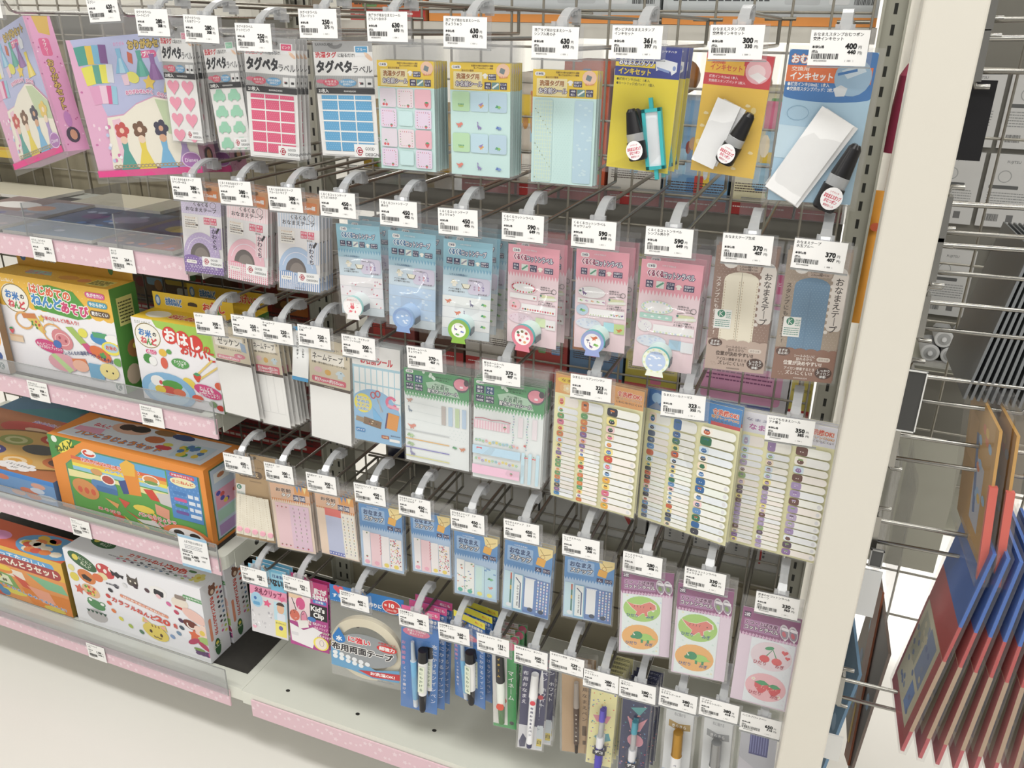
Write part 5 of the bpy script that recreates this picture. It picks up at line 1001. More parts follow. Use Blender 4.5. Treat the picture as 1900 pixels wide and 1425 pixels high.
G={'A1':(-811,1264,53.6,138.9,-.2,-4.1),'A2':(-745,1253,53,133.7,4.6,-3.8),'A3':(-668,1255,66,141.8,-2.6,12),'A4':(-567,1253,78.8,130.2,1.4,1.5),'A5':(-485,1234,73.6,121.6,.1,-.6),'A6':(-392,1234,74,121.6,.4,-1.7),'A7':(-293,1230,72.7,119.3,.2,-1.1),'A8':(-204,1255,69.1,123,-2,-4.9),'A9':(-113,1250,67.2,116.1,-2.8,-9),'A10':(-27,1255,80.4,142.1,-.9,10),
'B0':(-802,1070,57,123.2,-4.4,14),'B1':(-725,1070,60.4,126.5,-6.0,8.1),'B2':(-646,1067,57,124.6,-3.8,13),'B3':(-560,1039,61.7,118.7,.7,2.9),'B4':(-483,1037,64.3,123.5,-1.5,3.5),'B5':(-407,1034,62.2,124.5,-1.9,6.6),'B6':(-323,1036,66,122.4,-.1,-4.6),'B7':(-240,1040,62.7,119.5,1.1,-2.1),'B8':(-160,1036,68.6,128.2,-.7,.9),'B9':(-82,1061,64.6,140.9,.6,4.2),'B10':(-10,1064,63.1,143.5,.7,7.6),
'C0':(-795,867,77,141.2,4.2,-11),'C1':(-733,871,53.5,149.2,3.5,-6.1),'C2':(-666,884,24.6,81.9,-6.4,9),'C3':(-623,871,67.3,156.9,-2.8,-1),'C4':(-549,874,72.5,146.3,-1.4,3),'C5':(-459,851,95,139.2,-.5,1.5),'C6':(-355,853,95.6,145.4,-1,3.4),'C7':(-237,875,116.6,175.7,-.2,-6.4),'C8':(-122,874,117.4,182.6,.5,-12),'C9':(-14,868,106,178.2,1.2,-6.6),
'D0':(-772,661,66,155.8,-5.8,12),'D1':(-715,621,68.7,118.4,1.2,4),'D2':(-635,622,69.2,109.5,2.1,-1.6),'D3':(-556,623,69.9,112.4,-.1,3.6),'D4':(-474,629,61.9,103.8,.8,3.3),'D5':(-402,613,66,108.5,-.3,2.7),'D6':(-322,618,69.6,119,-1.6,2),'D7':(-235,619,68,102.7,.5,4.9),'D8':(-156,621,68.1,137.3,2.1,9.5),'D9':(-80,617,70.2,145.6,1.4,4.5),'D10':(4,603,70.8,149.9,.2,.7),
'E0':(-776,452,69.3,141.1,-3.7,5.2),'E1':(-698,449,71.4,139.4,-3.2,4.8),'E2':(-589,459,125,178.7,-2.5,6.5),'E3':(-494,456,62.5,204.8,-2.6,6),'E4':(-413,467,58,165,.3,-12.3),'E5':(-357,440,37,168,1.3,5.7),'E6':(-306,415,38,169,-1.8,12),'E7':(-246,426,39,160,2.3,11),'E8':(-201,422,38,164,-.4,5.5),'E9':(-154,420,39.2,170,.6,3.3),'E10':(-93,418,38,168,1.6,.5),'E11':(-41,421,38.5,168,2.6,-2.8),'E12':(13,418,47,150,2.7,-.3)}
def hp(key,*a,**k): return hangpack(key,G[key],*a,**k)
hp('A1',lambda a,H:d_label(a,H,'heart'),'label_pack','pink heart label pack',HANG,'grey topped label pack of pink hearts beside the origami set box',4,6)
hp('A2',lambda a,H:d_label(a,H,'car'),'label_pack','green car label pack',HANG,'grey topped label pack of mint green cars in front',3,6)
hp('A3',lambda a,H:d_label(a,H,'pink'),'label_pack','pink dotted label pack',HANG,'grey topped label pack of bright pink dotted rectangles in front',3,8)
hp('A4',lambda a,H:d_label(a,H,'blue'),'label_pack','blue dotted label pack',HANG,'grey topped label pack of blue dotted rectangles, single on its hook',0,6)
hp('A5',lambda a,H:d_seal(a,H,'fruit'),'seal_pack','pink fruit seal pack',HANG,'yellow topped seal pack with cherry and strawberry squares in front',6,5.5,fl=(3.2,23,2.5),base='c9ebe8',back='b9dedb')
hp('A6',lambda a,H:d_seal(a,H,'dino'),'seal_pack','pastel dinosaur seal pack',HANG,'yellow topped seal pack with small pastel dinosaur squares in front',6,5.5,fl=(3.2,23,2.5),base='c9ebe8',back='b9dedb')
hp('A7',lambda a,H:d_seal(a,H,'plain'),'seal_pack','plain pale blue seal pack',HANG,'yellow topped seal pack in plain pale blue checks and clouds, in front',3,5.5,fl=(3.2,26,2.5),base='c9ebe8',back='b9dedb')
hp('A8',lambda a,H:d_ink(a,H,'navy'),'ink_set_pack','yellow and navy ink set',HANG,'yellow and navy ink set with a bottle and teal pad frame, in front',2,15,fl=(5,6,6),bulge=8,drift=3,extra=lambda r,w,h:(bottle(r,(-w*.13,-h*.49),(w*.07,-h*.90)),padframe(r,(w*.16,-h*.475),(w*.34,-h*.965),.0205)),back='e0cc20',crink=.0011)
hp('A9',lambda a,H:d_ink(a,H,'yellow'),'ink_set_pack','red and yellow ink set',HANG,'red and yellow ink set with white pad strips and black bottle, in front',1,16,fl=(6,4,6),bulge=8,extra=lambda r,w,h:(strips(r,[((w*.05,-h*.40),(-w*.26,-h*.90),.0255,-.0025),((-w*.03,-h*.385),(-w*.30,-h*.93),.0255,-.005)]),bottle(r,(w*.34,-h*.45),(w*.05,-h*.88))),back='e4b22e',crink=.0011)
hp('A10',lambda a,H:d_ink(a,H,'blue'),'ink_set_pack','blue ink set',HANG,'large blue ink set with long white pad strips and black bottle, in front',1,16,fl=(6,4,6),bulge=8,extra=lambda r,w,h:(strips(r,[((w*.22,-h*.42),(-w*.32,-h*.98),.036,-.0025),((w*.16,-h*.405),(-w*.36,-h*.96),.036,-.005)]),bottle(r,(w*.42,-h*.58),(w*.16,-h*1.03),.0112)),back='9cc4de',crink=.0012)
for k,kd,sh,fr,n in(('B0','lav','lavender dotted tape pack','slim lavender dotted name tape pack hanging over the pink price rail',3),('B1','pink','pink checked tape pack','slim pink checked name tape pack in front of its stack',4),('B2','blue','blue striped tape pack','slim blue striped name tape pack in front of its stack',4)):
    hp(k,lambda a,H,kd=kd:d_rolltape(a,H,kd),'tape_pack',sh,HANG,fr,n,8,fl=(3,3,4),base='dcd8d6',back='c9a27c')
for k,kd,sh,fr,n,fa,fc,rim,bd in(('B3','rabbit','white reel cotton tape pack','pale blue cotton tape pack with a white reel printed in red',2,face_rabbit,'f1eeee','9fdad6','e3eeee'),('B4','cloud','blue cloud reel cotton tape pack','pale blue cotton tape pack with a blue cloud printed reel',2,face_cloud,'7f9fd4','8fb4e0','a9c8ec'),('B5','green','green reel cotton tape pack','pale blue cotton tape pack with a lime green dinosaur reel',3,face_green,'86b83c','45bcc0','d6ecea')):
    hp(k,lambda a,H,kd=kd:d_cotton(a,H,kd),'cotton_tape_pack',sh,HANG,fr,n,26,fl=(5,24,5),bulge=26,base='d8e4ec',back='d9dcdf',extra=lambda r,w,h,fa=fa,fc=fc,rim=rim,bd=bd:reel(r,-w*.02,-h*.845,w*.225,fc,rim,bd,fa),crink=.0013)
for k,kd,sh,fr,n,fa,fc in(('B6','fruit','pink fruit reel label pack','pink cotton label pack with a rose reel printed with fruit',2,face_fruit,'e0788c'),('B7','dino','lilac dinosaur reel label pack','pink cotton label pack with a lilac reel printed with dinosaurs',2,face_dino,'8f9fd8'),('B8','cloudp','pale cloud reel label pack','pink cotton label pack with a pale checked cloud reel',2,face_pale,'e9efdc')):
    hp(k,lambda a,H,kd=kd:d_cotton(a,H,kd,True),'cotton_label_pack',sh,HANG,fr,n,26,fl=(5.5,18,5),bulge=26,base='f0d4da',back='e2d6d8',extra=lambda r,w,h,fa=fa,fc=fc:reel(r,0.0 if fc!='e9efdc' else -w*.05,-h*.845,w*.225,fc,'45b8b8','d6ece6',fa),crink=.0013)
hp('B9',lambda a,H:d_brown(a,H,'cream'),'name_tape_pack','brown pack of cream tape',HANG,'brown name tape pack with a cream stitched tape window in front',2,9,fl=(3,6,3),base='8f6f5f',back='b09a8a')
hp('B10',lambda a,H:d_brown(a,H,'blue'),'name_tape_pack','brown pack of blue tape',HANG,'brown name tape pack with a blue dotted tape window in front',2,9,fl=(3,6,3),base='a4917f',back='b09a8a')
hp('C0',lambda a,H:d_nametape(a,H,'bib'),'cloth_bib_pack','cream topped cloth bib pack',HANG,'cream topped pack of plain white cloth overlapping the clay box',1,5,fl=(3,8,2))
hp('C1',lambda a,H:d_nametape(a,H,'narrow'),'name_tape_pack','narrow white name tape pack',HANG,'cream topped pack of narrow white name tapes, front of its stack',5,7,fl=(2.5,8,2),drift=1.5)
hp('C2',d_notice,'notice_slip','white notice slip','notice','white notice slip with blue ends and vertical black writing',0,5,fl=None,t=.3)
hp('C3',lambda a,H:d_nametape(a,H,'wide'),'name_tape_pack','wide white name tape pack',HANG,'cream topped pack of one wide white name tape, front of its stack',4,5,fl=(2.5,8,2))
hp('C4',d_stickers,'sticker_pack','pale blue name sticker pack',HANG,'white topped sticker pack picturing scissors and orange notebook, in front',4,5,fl=(2.5,6,2.5),base='b9d9e6',back='a9c9cc')
hp('C5',lambda a,H:d_green(a,H,'dino'),'name_seal_pack','green topped dinosaur name seal',HANG,'green topped name seal pack with small dinosaurs along ruled lines',1,5,fl=(2.5,19,3))
hp('C6',lambda a,H:d_green(a,H,'flower'),'name_seal_pack','green topped flower name seal',HANG,'green topped name seal pack with pink and blue flower ribbons in front',6,5,fl=(2.5,20,3))
for k,kd,sh,fr in(('C7','orange','orange topped sticker sheet','orange topped sheet of long name stickers in front'),('C8','blue','blue topped sticker sheet','blue topped sheet of long name stickers in front'),('C9','lilac','pale lilac topped sticker sheet','pale lilac topped sheet of name stickers partly behind the upright')):
    hp(k,lambda a,H,kd=kd:d_sheet(a,H,kd),'sticker_sheet',sh,HANG,fr,2,5,fl=(2,3,2),base='efe9ac',back='e9e6d4')
hp('D0',d_ribboncard,'ribbon_card','brown lace ribbon card',HANG,'brown card holding five cream lace ribbons with pink snaps',0,6,fl=(2.5,3,3),base='b08c5c',extra=laces,back='a98452')
hp('D1',lambda a,H:d_strap(a,H,'pink'),'name_strap_pack','pink strap pack',HANG,'orange topped pack of pink berry straps in front',3,6,fl=(2.5,13,2),base='ecd2bd',back='e9d0b4')
hp('D2',lambda a,H:d_strap(a,H,'blue'),'name_strap_pack','blue strap pack',HANG,'orange topped pack of blue and cream straps in front',3,6,fl=(2.5,17,2),base='ecd2bd',back='e9d0b4')
SN='blue topped snap pack '
hp('D3',lambda a,H:d_snap(a,H,'berry'),'snap_strap_pack','left berry snap pack',HANG,'blue topped snap pack with berries, left of the two alike',2,6,fl=(2.5,17,3),base='a9c6e6',back='c2cdd8')
hp('D4',lambda a,H:d_snap(a,H,'berry'),'snap_strap_pack','right berry snap pack',HANG,'blue topped snap pack with berries, right of the two alike',1,6,fl=(2.5,20,3),base='a9c6e6',back='c2cdd8')
hp('D5',lambda a,H:d_snap(a,H,'dino'),'snap_strap_pack','dinosaur snap pack',HANG,'blue topped snap pack with green dots and little dinosaurs',1,6,fl=(2.5,17,3),base='a9c6e6',back='c2cdd8')
hp('D6',lambda a,H:d_snap(a,H,'train'),'snap_strap_pack','left train snap pack',HANG,'blue topped snap pack with trains, left and longer of the two',2,6,fl=(2.5,17,3),base='a9c6e6',back='c2cdd8')
hp('D7',lambda a,H:d_snap(a,H,'train'),'snap_strap_pack','right train snap pack',HANG,'blue topped snap pack with trains, beside the purple topped labels',0,6,fl=(2.5,17,3),base='a9c6e6',back='c2cdd8')
hp('D8',lambda a,H:d_shoe(a,H,'dino'),'shoe_label_pack','left dinosaur shoe label pack',HANG,'purple topped shoe label pack with two dinosaur ovals, the left one',0,6,fl=(2.5,17,3),base='e2cede',back='d9c6d6')
hp('D9',lambda a,H:d_shoe(a,H,'dino'),'shoe_label_pack','right dinosaur shoe label pack',HANG,'purple topped shoe label pack with two dinosaur ovals, the right one',1,7,fl=(3.5,17,3),base='e2cede',back='d9c6d6')
hp('D10',lambda a,H:d_shoe(a,H,'fruit'),'shoe_label_pack','fruit shoe label pack',HANG,'purple topped shoe label pack with cherry and strawberry ovals',0,6,fl=(3,17,3),base='e2cede',back='d9c6d6')
hp('E0',d_clip,'clip_pack','clear badge clip pack',HANG,'grey and sky blue clip pack beside the white clay box',2,9,fl=None,base='d9d7da',back='7fc0dc',t=1.2)
hp('E1',d_kids,'clip_pack','magenta clip pack',HANG,'magenta and black clip pack lettered in white',1,9,fl=None,base='b03a86',back='e0d8dc',t=1.2)
hp('E2',d_fabrictape,'fabric_tape_pack','blue topped fabric tape pack',HANG,'large clear pack with blue header and a cream tape roll',0,9,fl=None,base='1f6fbe',extra=roll,back='1f6fbe',ch=.175)
for k,tb,sh,fr,n in(('E3','pink','pink tabbed blue pen pack','blue pen pack with a pink tab and two pens, in front',2),('E4','yellow','yellow tabbed blue pen pack','blue pen pack with a yellow tab and two pens, in front',2)):
    hp(k,lambda a,H,tb=tb:d_pen(a,H,tb),'pen_pack',sh,HANG,fr,n,15,fl=(.5,-14,0),bulge=12,base='2f6fc0',back='2a66b4',extra=pens_blue,crink=.001,drift=4)
hp('E5',d_marker,'marker_pack','green trimmed marker pack',HANG,'green trimmed marker pack with an orange round dot, in front',3,14,fl=(1,4,2),bulge=12,base='e9e7e2',extra=pen_green,back='e6dfd6',drift=1)
hp('E6',d_wpen,'marker_pack','navy white pen pack',HANG,'navy pack holding a white capped marker, in front',2,14,fl=(3,4,2),bulge=10,base='34355a',extra=pen_white,back='4a4a5a',jit=1.5,drift=5)
hp('E7',d_bpen,'marker_pack','kraft brown pen pack',HANG,'kraft brown pack holding a slim dark pen, in front',2,12,fl=(3,10,1),bulge=8,base='b7946a',extra=pen_brown,back='a98a62',drift=2)
hp('E8',lambda a,H:d_deco(a,H,'day'),'deco_pen_pack','pale yellow deco pen pack',HANG,'pale yellow confetti patterned pen pack in front of its row',6,9,fl=(1.5,3,1),bulge=8,base='efe7a0',extra=pen_deco('5a4fc0','4a40b8'),back='e2da94',drift=1.2)
hp('E9',lambda a,H:d_deco(a,H,'night'),'deco_pen_pack','navy deco pen pack',HANG,'navy patterned pen pack with pink cut paper shapes, in front',5,9,fl=(1.5,3,1),bulge=8,base='262a52',extra=pen_deco('4a9ab0','3f86d0'),back='262a4c',drift=1.2)
hp('E10',lambda a,H:d_metal(a,H,'gold'),'deco_pen_pack','gold deco pen pack',HANG,'silver grey pen pack with a gold capped pen, in front',1,12,fl=(4,6,1),bulge=9,base='d9dbdc',extra=pen_metal('gold'),back='cfd2d4')
hp('E11',lambda a,H:d_metal(a,H,'silver'),'deco_pen_pack','silver deco pen pack',HANG,'silver grey pen pack with a silver capped pen, in front',1,12,fl=(4,6,1),bulge=9,base='d9dbdc',extra=pen_metal('silver'),back='cfd2d4')
hp('E12',d_block,'deco_pen_pack','purple block pen pack',HANG,'grey and purple pen pack beside the cream upright',0,12,fl=(2,6,1),bulge=6,base='b9bac4',back='b0b1bb')

# ------------------------------------------------------------------ printed cartons
def carton(root,W,D,H,cols,front=None,top=None,side=None,name='carton',left=None,back=None):
    """a box W x D x H metres standing on the root's origin (left front bottom corner); cols = front, top, side"""
    mb=MB(); v=[(x,y,z) for x in(0,W) for y in(0,D) for z in(0,H)]
    mb.geo(v,[(0,4,5,1)],cols[0]); mb.geo(v,[(1,5,7,3)],cols[1]); mb.geo(v,[(4,6,7,5)],cols[2]); mb.geo(v,[(2,0,1,3)],cols[2]); mb.geo(v,[(6,2,3,7),(0,2,6,4)],cols[3] if len(cols)>3 else cols[2])
    for fn,o,eu,ev,k,cw,chh in((front,(0,0,H),(1,0,0),(0,0,-1),W/100,100,100*H/W),(top,(0,D,H),(1,0,0),(0,-1,0),W/100,100,100*D/W),(side,(W,0,H),(0,1,0),(0,0,-1),H/100,100*D/H,100)):
        if fn: a=Art(mb,o,eu,ev,k); a.clip=(cw,chh); fn(a,chh if fn is not side else cw)
    return mb.build(name,root)
def kmark(a,u,v,s): a.r(u,v,s,s*1.1,'f1f2f0'); a.e(u+s*.5,v+s*.5,s*.33,s*.33,'5a7a78',14); a.l([(u+s*.4,v+s*.25),(u+s*.4,v+s*.75)],s*.07,WHITE); a.l([(u+s*.66,v+s*.28),(u+s*.42,v+s*.5),(u+s*.68,v+s*.74)],s*.07,WHITE)
def rice_logo(a,u,v,s):
    a.e(u,v,s,s*.8,'f4efe2',20,15); a.ring(u,v,s,s*.82,s*.06,'8a7a4a',22); a.t('お',u-s*.45,v-s*.2,s*.5,'3f78c0',b=.05,al='c'); a.t('米',u+s*.05,v-s*.12,s*.5,'3f78c0',b=.05,al='c'); a.t('の',u+s*.55,v-s*.15,s*.32,INK,b=.03,al='c'); a.t('ね',u-s*.35,v+s*.32,s*.5,'d8505a',b=.05,al='c'); a.t('ん',u+s*.05,v+s*.38,s*.48,'4f9a4a',b=.05,al='c'); a.t('ど',u+s*.45,v+s*.36,s*.5,'d8404a',b=.05,al='c')
def f_yellow(a,H):
    a.r(0,0,100,H,'f1eff2'); a.r(0,0,100,H*.27,'efb83e'); a.h(True); [a.e(6+q*9,H*.27,5.4,H*.05,'efb83e',10) for q in range(11)]; a.h(False); a.dots(2,2,96,H*.24,5,.45,'f6d383',4)
    a.t('たのしいねんど',4,H*.06,3,'f6f2ea',w=16); rice_logo(a,18,H*.23,12)
    a.p([(31,H*.10),(50,H*.045),(70,H*.075),(78,H*.2),(82,H*.30),(70,H*.34),(34,H*.30)],'4f9a3c'); a.t('はじめての',50,H*.115,H*.10,'e2603c',al='c',w=34,b=.05,out='f8f4ea',ow=.12,rot=3); a.t('ねんど',46,H*.215,H*.12,'3f86c8',al='c',w=26,b=.05,out='f8f4ea',ow=.12,rot=3); a.t('あそび',69,H*.245,H*.115,'d23c70',al='c',w=22,b=.05,out='f8f4ea',ow=.12,rot=3)
    for q,(s,k) in enumerate([('色がきれい','d8508a'),('やわらかい','4a9ab4'),('乾きにくい','5c4a3c')]): a.r(80+q*.8,H*(.05+.085*q),16,H*.055,k,4); a.t(s,88+q*.8,H*(.078+.085*q),H*.04,WHITE,al='c',w=13,b=.03)
    a.t('お米のねんど5色入り!',54,H*.375,H*.045,'d8403c',al='c',w=32,b=.02)
    a.ring(22,H*.44,8,H*.09,1.4,'e3a860',16); a.p([(21,H*.37),(33,H*.36),(40,H*.52),(37,H*.545)],'e2bf5a'); a.p([(21,H*.37),(33,H*.35),(34,H*.40),(22,H*.415)],'cf7a42'); sprinkle(a,27,H*.42,9,H*.08,7,lambda b,u,v,r:b.e(u,v,1,1,r.choice(['c8483c','4f8a3c']),6),3); star(a,38,H*.39,3,10,'e2c44a'); shirt(a,46,H*.42,3,'dfe4e0')
    a.ring(46,H*.52,9,H*.10,1.2,'e5a55a',18); a.e(53,H*.565,9,H*.095,'d87f86',18,20); a.ring(53,H*.565,6.4,H*.065,.7,'f0c2c2',16); a.e(51,H*.55,1.2,1.2,'a84a58',6); a.e(56,H*.575,1.2,1.2,'a84a58',6)
    a.p([(58,H*.43),(64,H*.42),(74,H*.56),(69,H*.585)],'9fc05a'); a.p([(69,H*.57),(74,H*.555),(82,H*.645),(78,H*.67),(74,H*.655)],'cf4a78'); a.e(72,H*.46,4,H*.045,'e3dc50',12); a.e(80,H*.50,4.2,H*.045,'efeef0',12)
    a.e(86,H*.485,8,H*.06,'3f86c0',14); a.p([(80,H*.43),(92,H*.43),(90,H*.48),(81,H*.48)],'4fa06a'); a.e(98,H*.50,7,H*.055,'c85058',12); a.e(97,H*.475,7,H*.045,'f2f0ee',12); a.e(94,H*.565,8,H*.065,'efe04a',16); a.e(94,H*.56,6,H*.045,'a8c8d8',14); a.t('お米の',94,H*.56,3,'d8503c',al='c',b=.05)
    a.e(84,H*.64,9,H*.065,'df6a38',14,20); sprinkle(a,79,H*.61,10,H*.06,6,lambda b,u,v,r:b.e(u,v,1.3,1.3,r.choice(['4f9a4a','c8402c']),6),5)
    a.e(40,H*.66,12,H*.06,'cf3f78',18,8); a.t('ねんどシート',37,H*.645,H*.032,WHITE,al='c',w=15); a.t('あそびかたブック入り',41,H*.675,H*.032,WHITE,al='c',w=20); a.e(48,H*.62,3.6,H*.04,'3f6ab4',12)
    for q,ch in enumerate('いろんなお道具をつかってあそぼう!'): a.t(ch,54+q*2.75,H*(.655+.012*abs(q-7)*.5),H*.042,'2c3a6a',b=.02,al='c')
    a.e(98,H*.69,4,H*.04,'6aa84a',12); a.e(50,H*.80,13,H*.09,'e0a0aa',16); a.p([(40,H*.74),(44,H*.72),(58,H*.86),(54,H*.90)],'b7d690'); a.p([(58,H*.74),(70,H*.72),(72,H*.82),(60,H*.84)],'e27a48'); a.e(65,H*.80,7,H*.06,'f0b49a',12); a.r(72,H*.75,12,H*.16,'6fa8cc',1); a.e(89,H*.80,8,H*.08,'efdc8a',14); a.e(87,H*.80,.8,.8,INK,5); a.e(92,H*.81,.8,.8,INK,5); kmark(a,91,H*.88,8)
    a.r(6,H*.60,12,H*.02,'d9b08a'); a.r(6,H*.62,12,H*.05,'e6c9a8'); berry(a,9,H*.56,4)
def f_ytop(a,D): a.r(0,0,100,D,'efb83e'); a.dots(2,1,96,D-2,5,.45,'f6d383',4); a.p([(20,D*.35),(38,D*.3),(44,D*.6),(24,D*.7)],'9ac8c0'); a.t('ねんど',30,D*.5,D*.3,'d87a8a',al='c',b=.03); a.e(58,D*.55,8,D*.2,'dd9a4a',10); a.e(72,D*.6,5,D*.16,'e08a5a',10); a.r(78,D*.35,16,D*.5,'e8dc7a'); a.lines(79,D*.42,14,4,D*.1,1.4,'5a5a2a',3)
def tab_y(a,h,txt): a.e(6,h*.5,3.4,h*.34,'4a78b4',12); a.e(6,h*.5,2.2,h*.22,'c8d8ec',10); a.t(txt,26,h*.5,h*.5,'3f78c0',al='c',w=20,b=.05,out='f4f0e0',ow=.12); a.e(50,h*.45,6,h*.12,'3a3026',10); a.r(44,h*.45,12,h*.12,'3a3026',1); sprinkle(a,66,h*.25,28,h*.5,5,lambda b,u,v,r:b.e(u,v,2.2,h*.2,r.choice(['c8583a','4f8a4a','6a4a3a','e8e2d0']),9),7)
def s_green(a,D): a.r(0,0,D,100,'4c8a34'); a.r(D*.2,10,D*.6,26,'ddd37a'); a.lines(D*.25,14,D*.5,7,3,1.2,'3a3a1a',3); a.e(D*.6,60,D*.3,9,'a8683a',12); a.e(D*.62,58,D*.1,3,'efd24a',8); a.e(D*.4,84,D*.28,10,'d8b8a0',12)
def f_ohashi(a,H):
    a.r(0,0,100,H,'f0eef1'); a.p([(26,0),(100,0),(100,H*.34),(60,H*.16),(30,H*.08)],'9cc84a'); a.t('たのしいねんど',4,H*.05,4,'7a8a6a',w=20); rice_logo(a,18,H*.20,16)
    for q,ch in enumerate('おはし'): a.e(46+q*15,H*(.15+.025*q),9,9,'d8382e',18)
    for q,ch in enumerate('おはし'): a.t(ch,46+q*15,H*(.15+.025*q),14,WHITE,al='c',b=.05)
    a.t('の',89,H*.245,9,'d8382e',al='c',b=.04); 
    for q,ch in enumerate('おけいこ'): a.t(ch,62+q*10.5,H*(.29+.012*q),11.5,'d8382e',al='c',b=.04)
    a.r(13,H*.365,13,H*.05,'d8407a',4); a.t('4色入り',19.5,H*.39,5,WHITE,al='c',w=10); a.e(34,H*.375,5,H*.045,'e8b83c',12); a.e(42,H*.35,3.4,H*.03,'5aa04a',10); a.e(14,H*.48,6,H*.06,'3f8a3a',10); a.e(20,H*.50,5,H*.055,'f2f2f0',12); a.e(34,H*.50,4.4,H*.07,'df5a44',12); a.e(54,H*.47,11,H*.06,'4f9a4a',14); a.t('すべりどめ',54,H*.455,4.4,WHITE,al='c',w=15); a.t('つき',54,H*.487,4.4,WHITE,al='c')
    a.l([(70,H*.60),(94,H*.36)],2,'e8c86a'); a.l([(74,H*.63),(104,H*.40)],2,'e8c86a'); berry(a,73,H*.60,9,'d8402e'); a.e(62,H*.69,8,H*.055,'efd24a',14,20); a.e(98,H*.66,5,H*.045,'e2583a',12)
    a.e(34,H*.84,34,H*.22,'7fb4dc',26); a.e(34,H*.86,26,H*.155,'a9cfe8',22); a.e(22,H*.74,9,H*.07,'f4f2ee',14); a.e(26,H*.75,2.4,2.4,'d8404a',8); a.e(40,H*.76,13,H*.06,'4f9a3c',12); a.e(34,H*.84,12,H*.06,'c84a3c',12); a.e(24,H*.84,7,H*.05,'e2c23c',10); a.e(48,H*.84,8,H*.05,'d86a4a',10)
    a.e(84,H*.755,17,H*.075,'d8407a',18,10); a.t('ねんどを',82,H*.725,5.4,WHITE,al='c',w=16); a.t('つかんで',83,H*.757,5.4,WHITE,al='c',w=16); a.t('おけいこしよう!',85,H*.79,5.4,WHITE,al='c',w=24); a.e(70,H*.86,7,H*.04,'e0523c',12); a.e(88,H*.90,5,H*.04,'7a9a6a',10); a.e(97,H*.93,5,H*.035,'d8382e',10)
def f_orange(a,H):
    a.r(0,0,100,H,'ee8a2e'); a.p([(0,0),(24,0),(0,H*.33)],'3f8a3c'); a.e(11,H*.12,7,H*.06,'f0df4a',14,-35); a.t('ねんど',11,H*.12,5,'3a5a1a',al='c',rot=-25,b=.05); a.e(4.5,H*.05,2,2,'e9efe2',10)
    a.p([(9,H*.36),(24,H*.10),(97,H*.10),(97,H*.99),(9,H*.99)],'4f8a6a'); a.p([(10,H*.36),(25,H*.12),(96,H*.12),(96,H*.99),(10,H*.99)],'5aa44a')
    a.p([(17,H*.25),(25,H*.12),(76,H*.12),(76,H*.25)],'5aa8dc'); 
    for q,k in enumerate(['e2603c','f0a83c','f2e04a','8ac4e0']): a.p([(14,H*(.22+.045*q)),(76,H*(.22+.045*q)),(76,H*(.27+.045*q)),(14,H*(.27+.045*q))],k)
    a.p([(10,H*.42),(76,H*.42),(76,H*.60),(10,H*.56)],'efe49a'); a.p([(10,H*.52),(40,H*.47),(76,H*.52),(76,H*.99),(10,H*.99)],'57a044')
    a.e(27,H*.14,5,H*.055,'f2eee9',14); a.ring(27,H*.14,4,H*.045,1.3,'d8402e',12,0,250); a.t('ねんどパンこうじょう',40,H*.245,H*.055,'e0606a',al='c',w=38,b=.05,out='f6efe6',ow=.12); a.t('パンやさんごっこ',50,H*.31,H*.045,'6a9ad0',al='c',w=28,b=.04,out='f2f2f0',ow=.1)
    a.p([(48,H*.20),(54,H*.14),(58,H*.22),(58,H*.55),(49,H*.57)],'eb8a2e'); a.p([(47,H*.18),(52,H*.10),(57,H*.14),(56,H*.30),(48,H*.32)],'f0b43c'); a.r(25,H*.48,17,H*.15,'4f7fb8',2); a.r(28,H*.55,14,H*.08,'3f6aa4',1); a.p([(44,H*.42),(49,H*.38),(50,H*.56),(46,H*.58)],'3a4a8a')
    a.e(37,H*.44,5,H*.07,'f4efe6',14); a.e(37,H*.44,4,H*.055,'b84a3c',12); a.e(66,H*.30,5.6,H*.07,'f4efe6',14); a.e(66,H*.29,4.6,H*.045,'df8a4a',12); a.e(66,H*.33,4.6,H*.025,'6a9a4a',10); a.e(30,H*.37,4,H*.045,'d89a5a',10); a.p([(60,H*.44),(66,H*.42),(70,H*.56),(64,H*.56)],'d8402e'); a.p([(68,H*.45),(78,H*.42),(88,H*.52),(78,H*.60),(70,H*.58)],'cfcac8'); a.p([(82,H*.50),(91,H*.47),(95,H*.53),(85,H*.58)],'d84038'); a.r(76,H*.30,5,H*.22,'c4c4c8',2)
    a.e(20,H*.65,9,H*.13,'d98a4a',18,10); a.h(True); [a.e(16+q*4.5,H*.67,1.7,2,'d8583c',8) for q in range(3)]; a.h(False)
    sprinkle(a,32,H*.62,42,H*.28,12,lambda b,u,v,r:b.p([(u,v),(u+r.uniform(5,11),v+r.uniform(1,4)),(u+r.uniform(3,9),v+r.uniform(4,8))],r.choice(['ec7a3a','f0c83c','d8503c','e8a05a'])),4); a.e(58,H*.72,7,H*.05,'f0d24a',12); a.p([(66,H*.60),(75,H*.64),(74,H*.78),(66,H*.74)],'e5987a')
    a.r(77,H*.10,19,H*.62,'4a86cc'); a.dots(77,H*.13,19,H*.5,2.6,.5,'6aa0de',4); a.r(79,H*.115,15,H*.05,'d8405a',2); a.t('対象年齢3才以上',86.5,H*.14,H*.03,WHITE,al='c',w=13); a.e(86.5,H*.22,8,H*.06,'f0e9b4',14); a.t('ミニねんど',86.5,H*.22,H*.045,'e0583c',al='c',w=13,b=.05); a.h(True); [a.r(79.5,H*(.35+.085*q),8,H*.042,k,2) for q,k in enumerate(['3f78c0','d8508a','3f8a5a','6a4a9a'])]; a.h(False); a.lines(88.5,H*.36,7,4,H*.085,2,'dfe8f4',4)
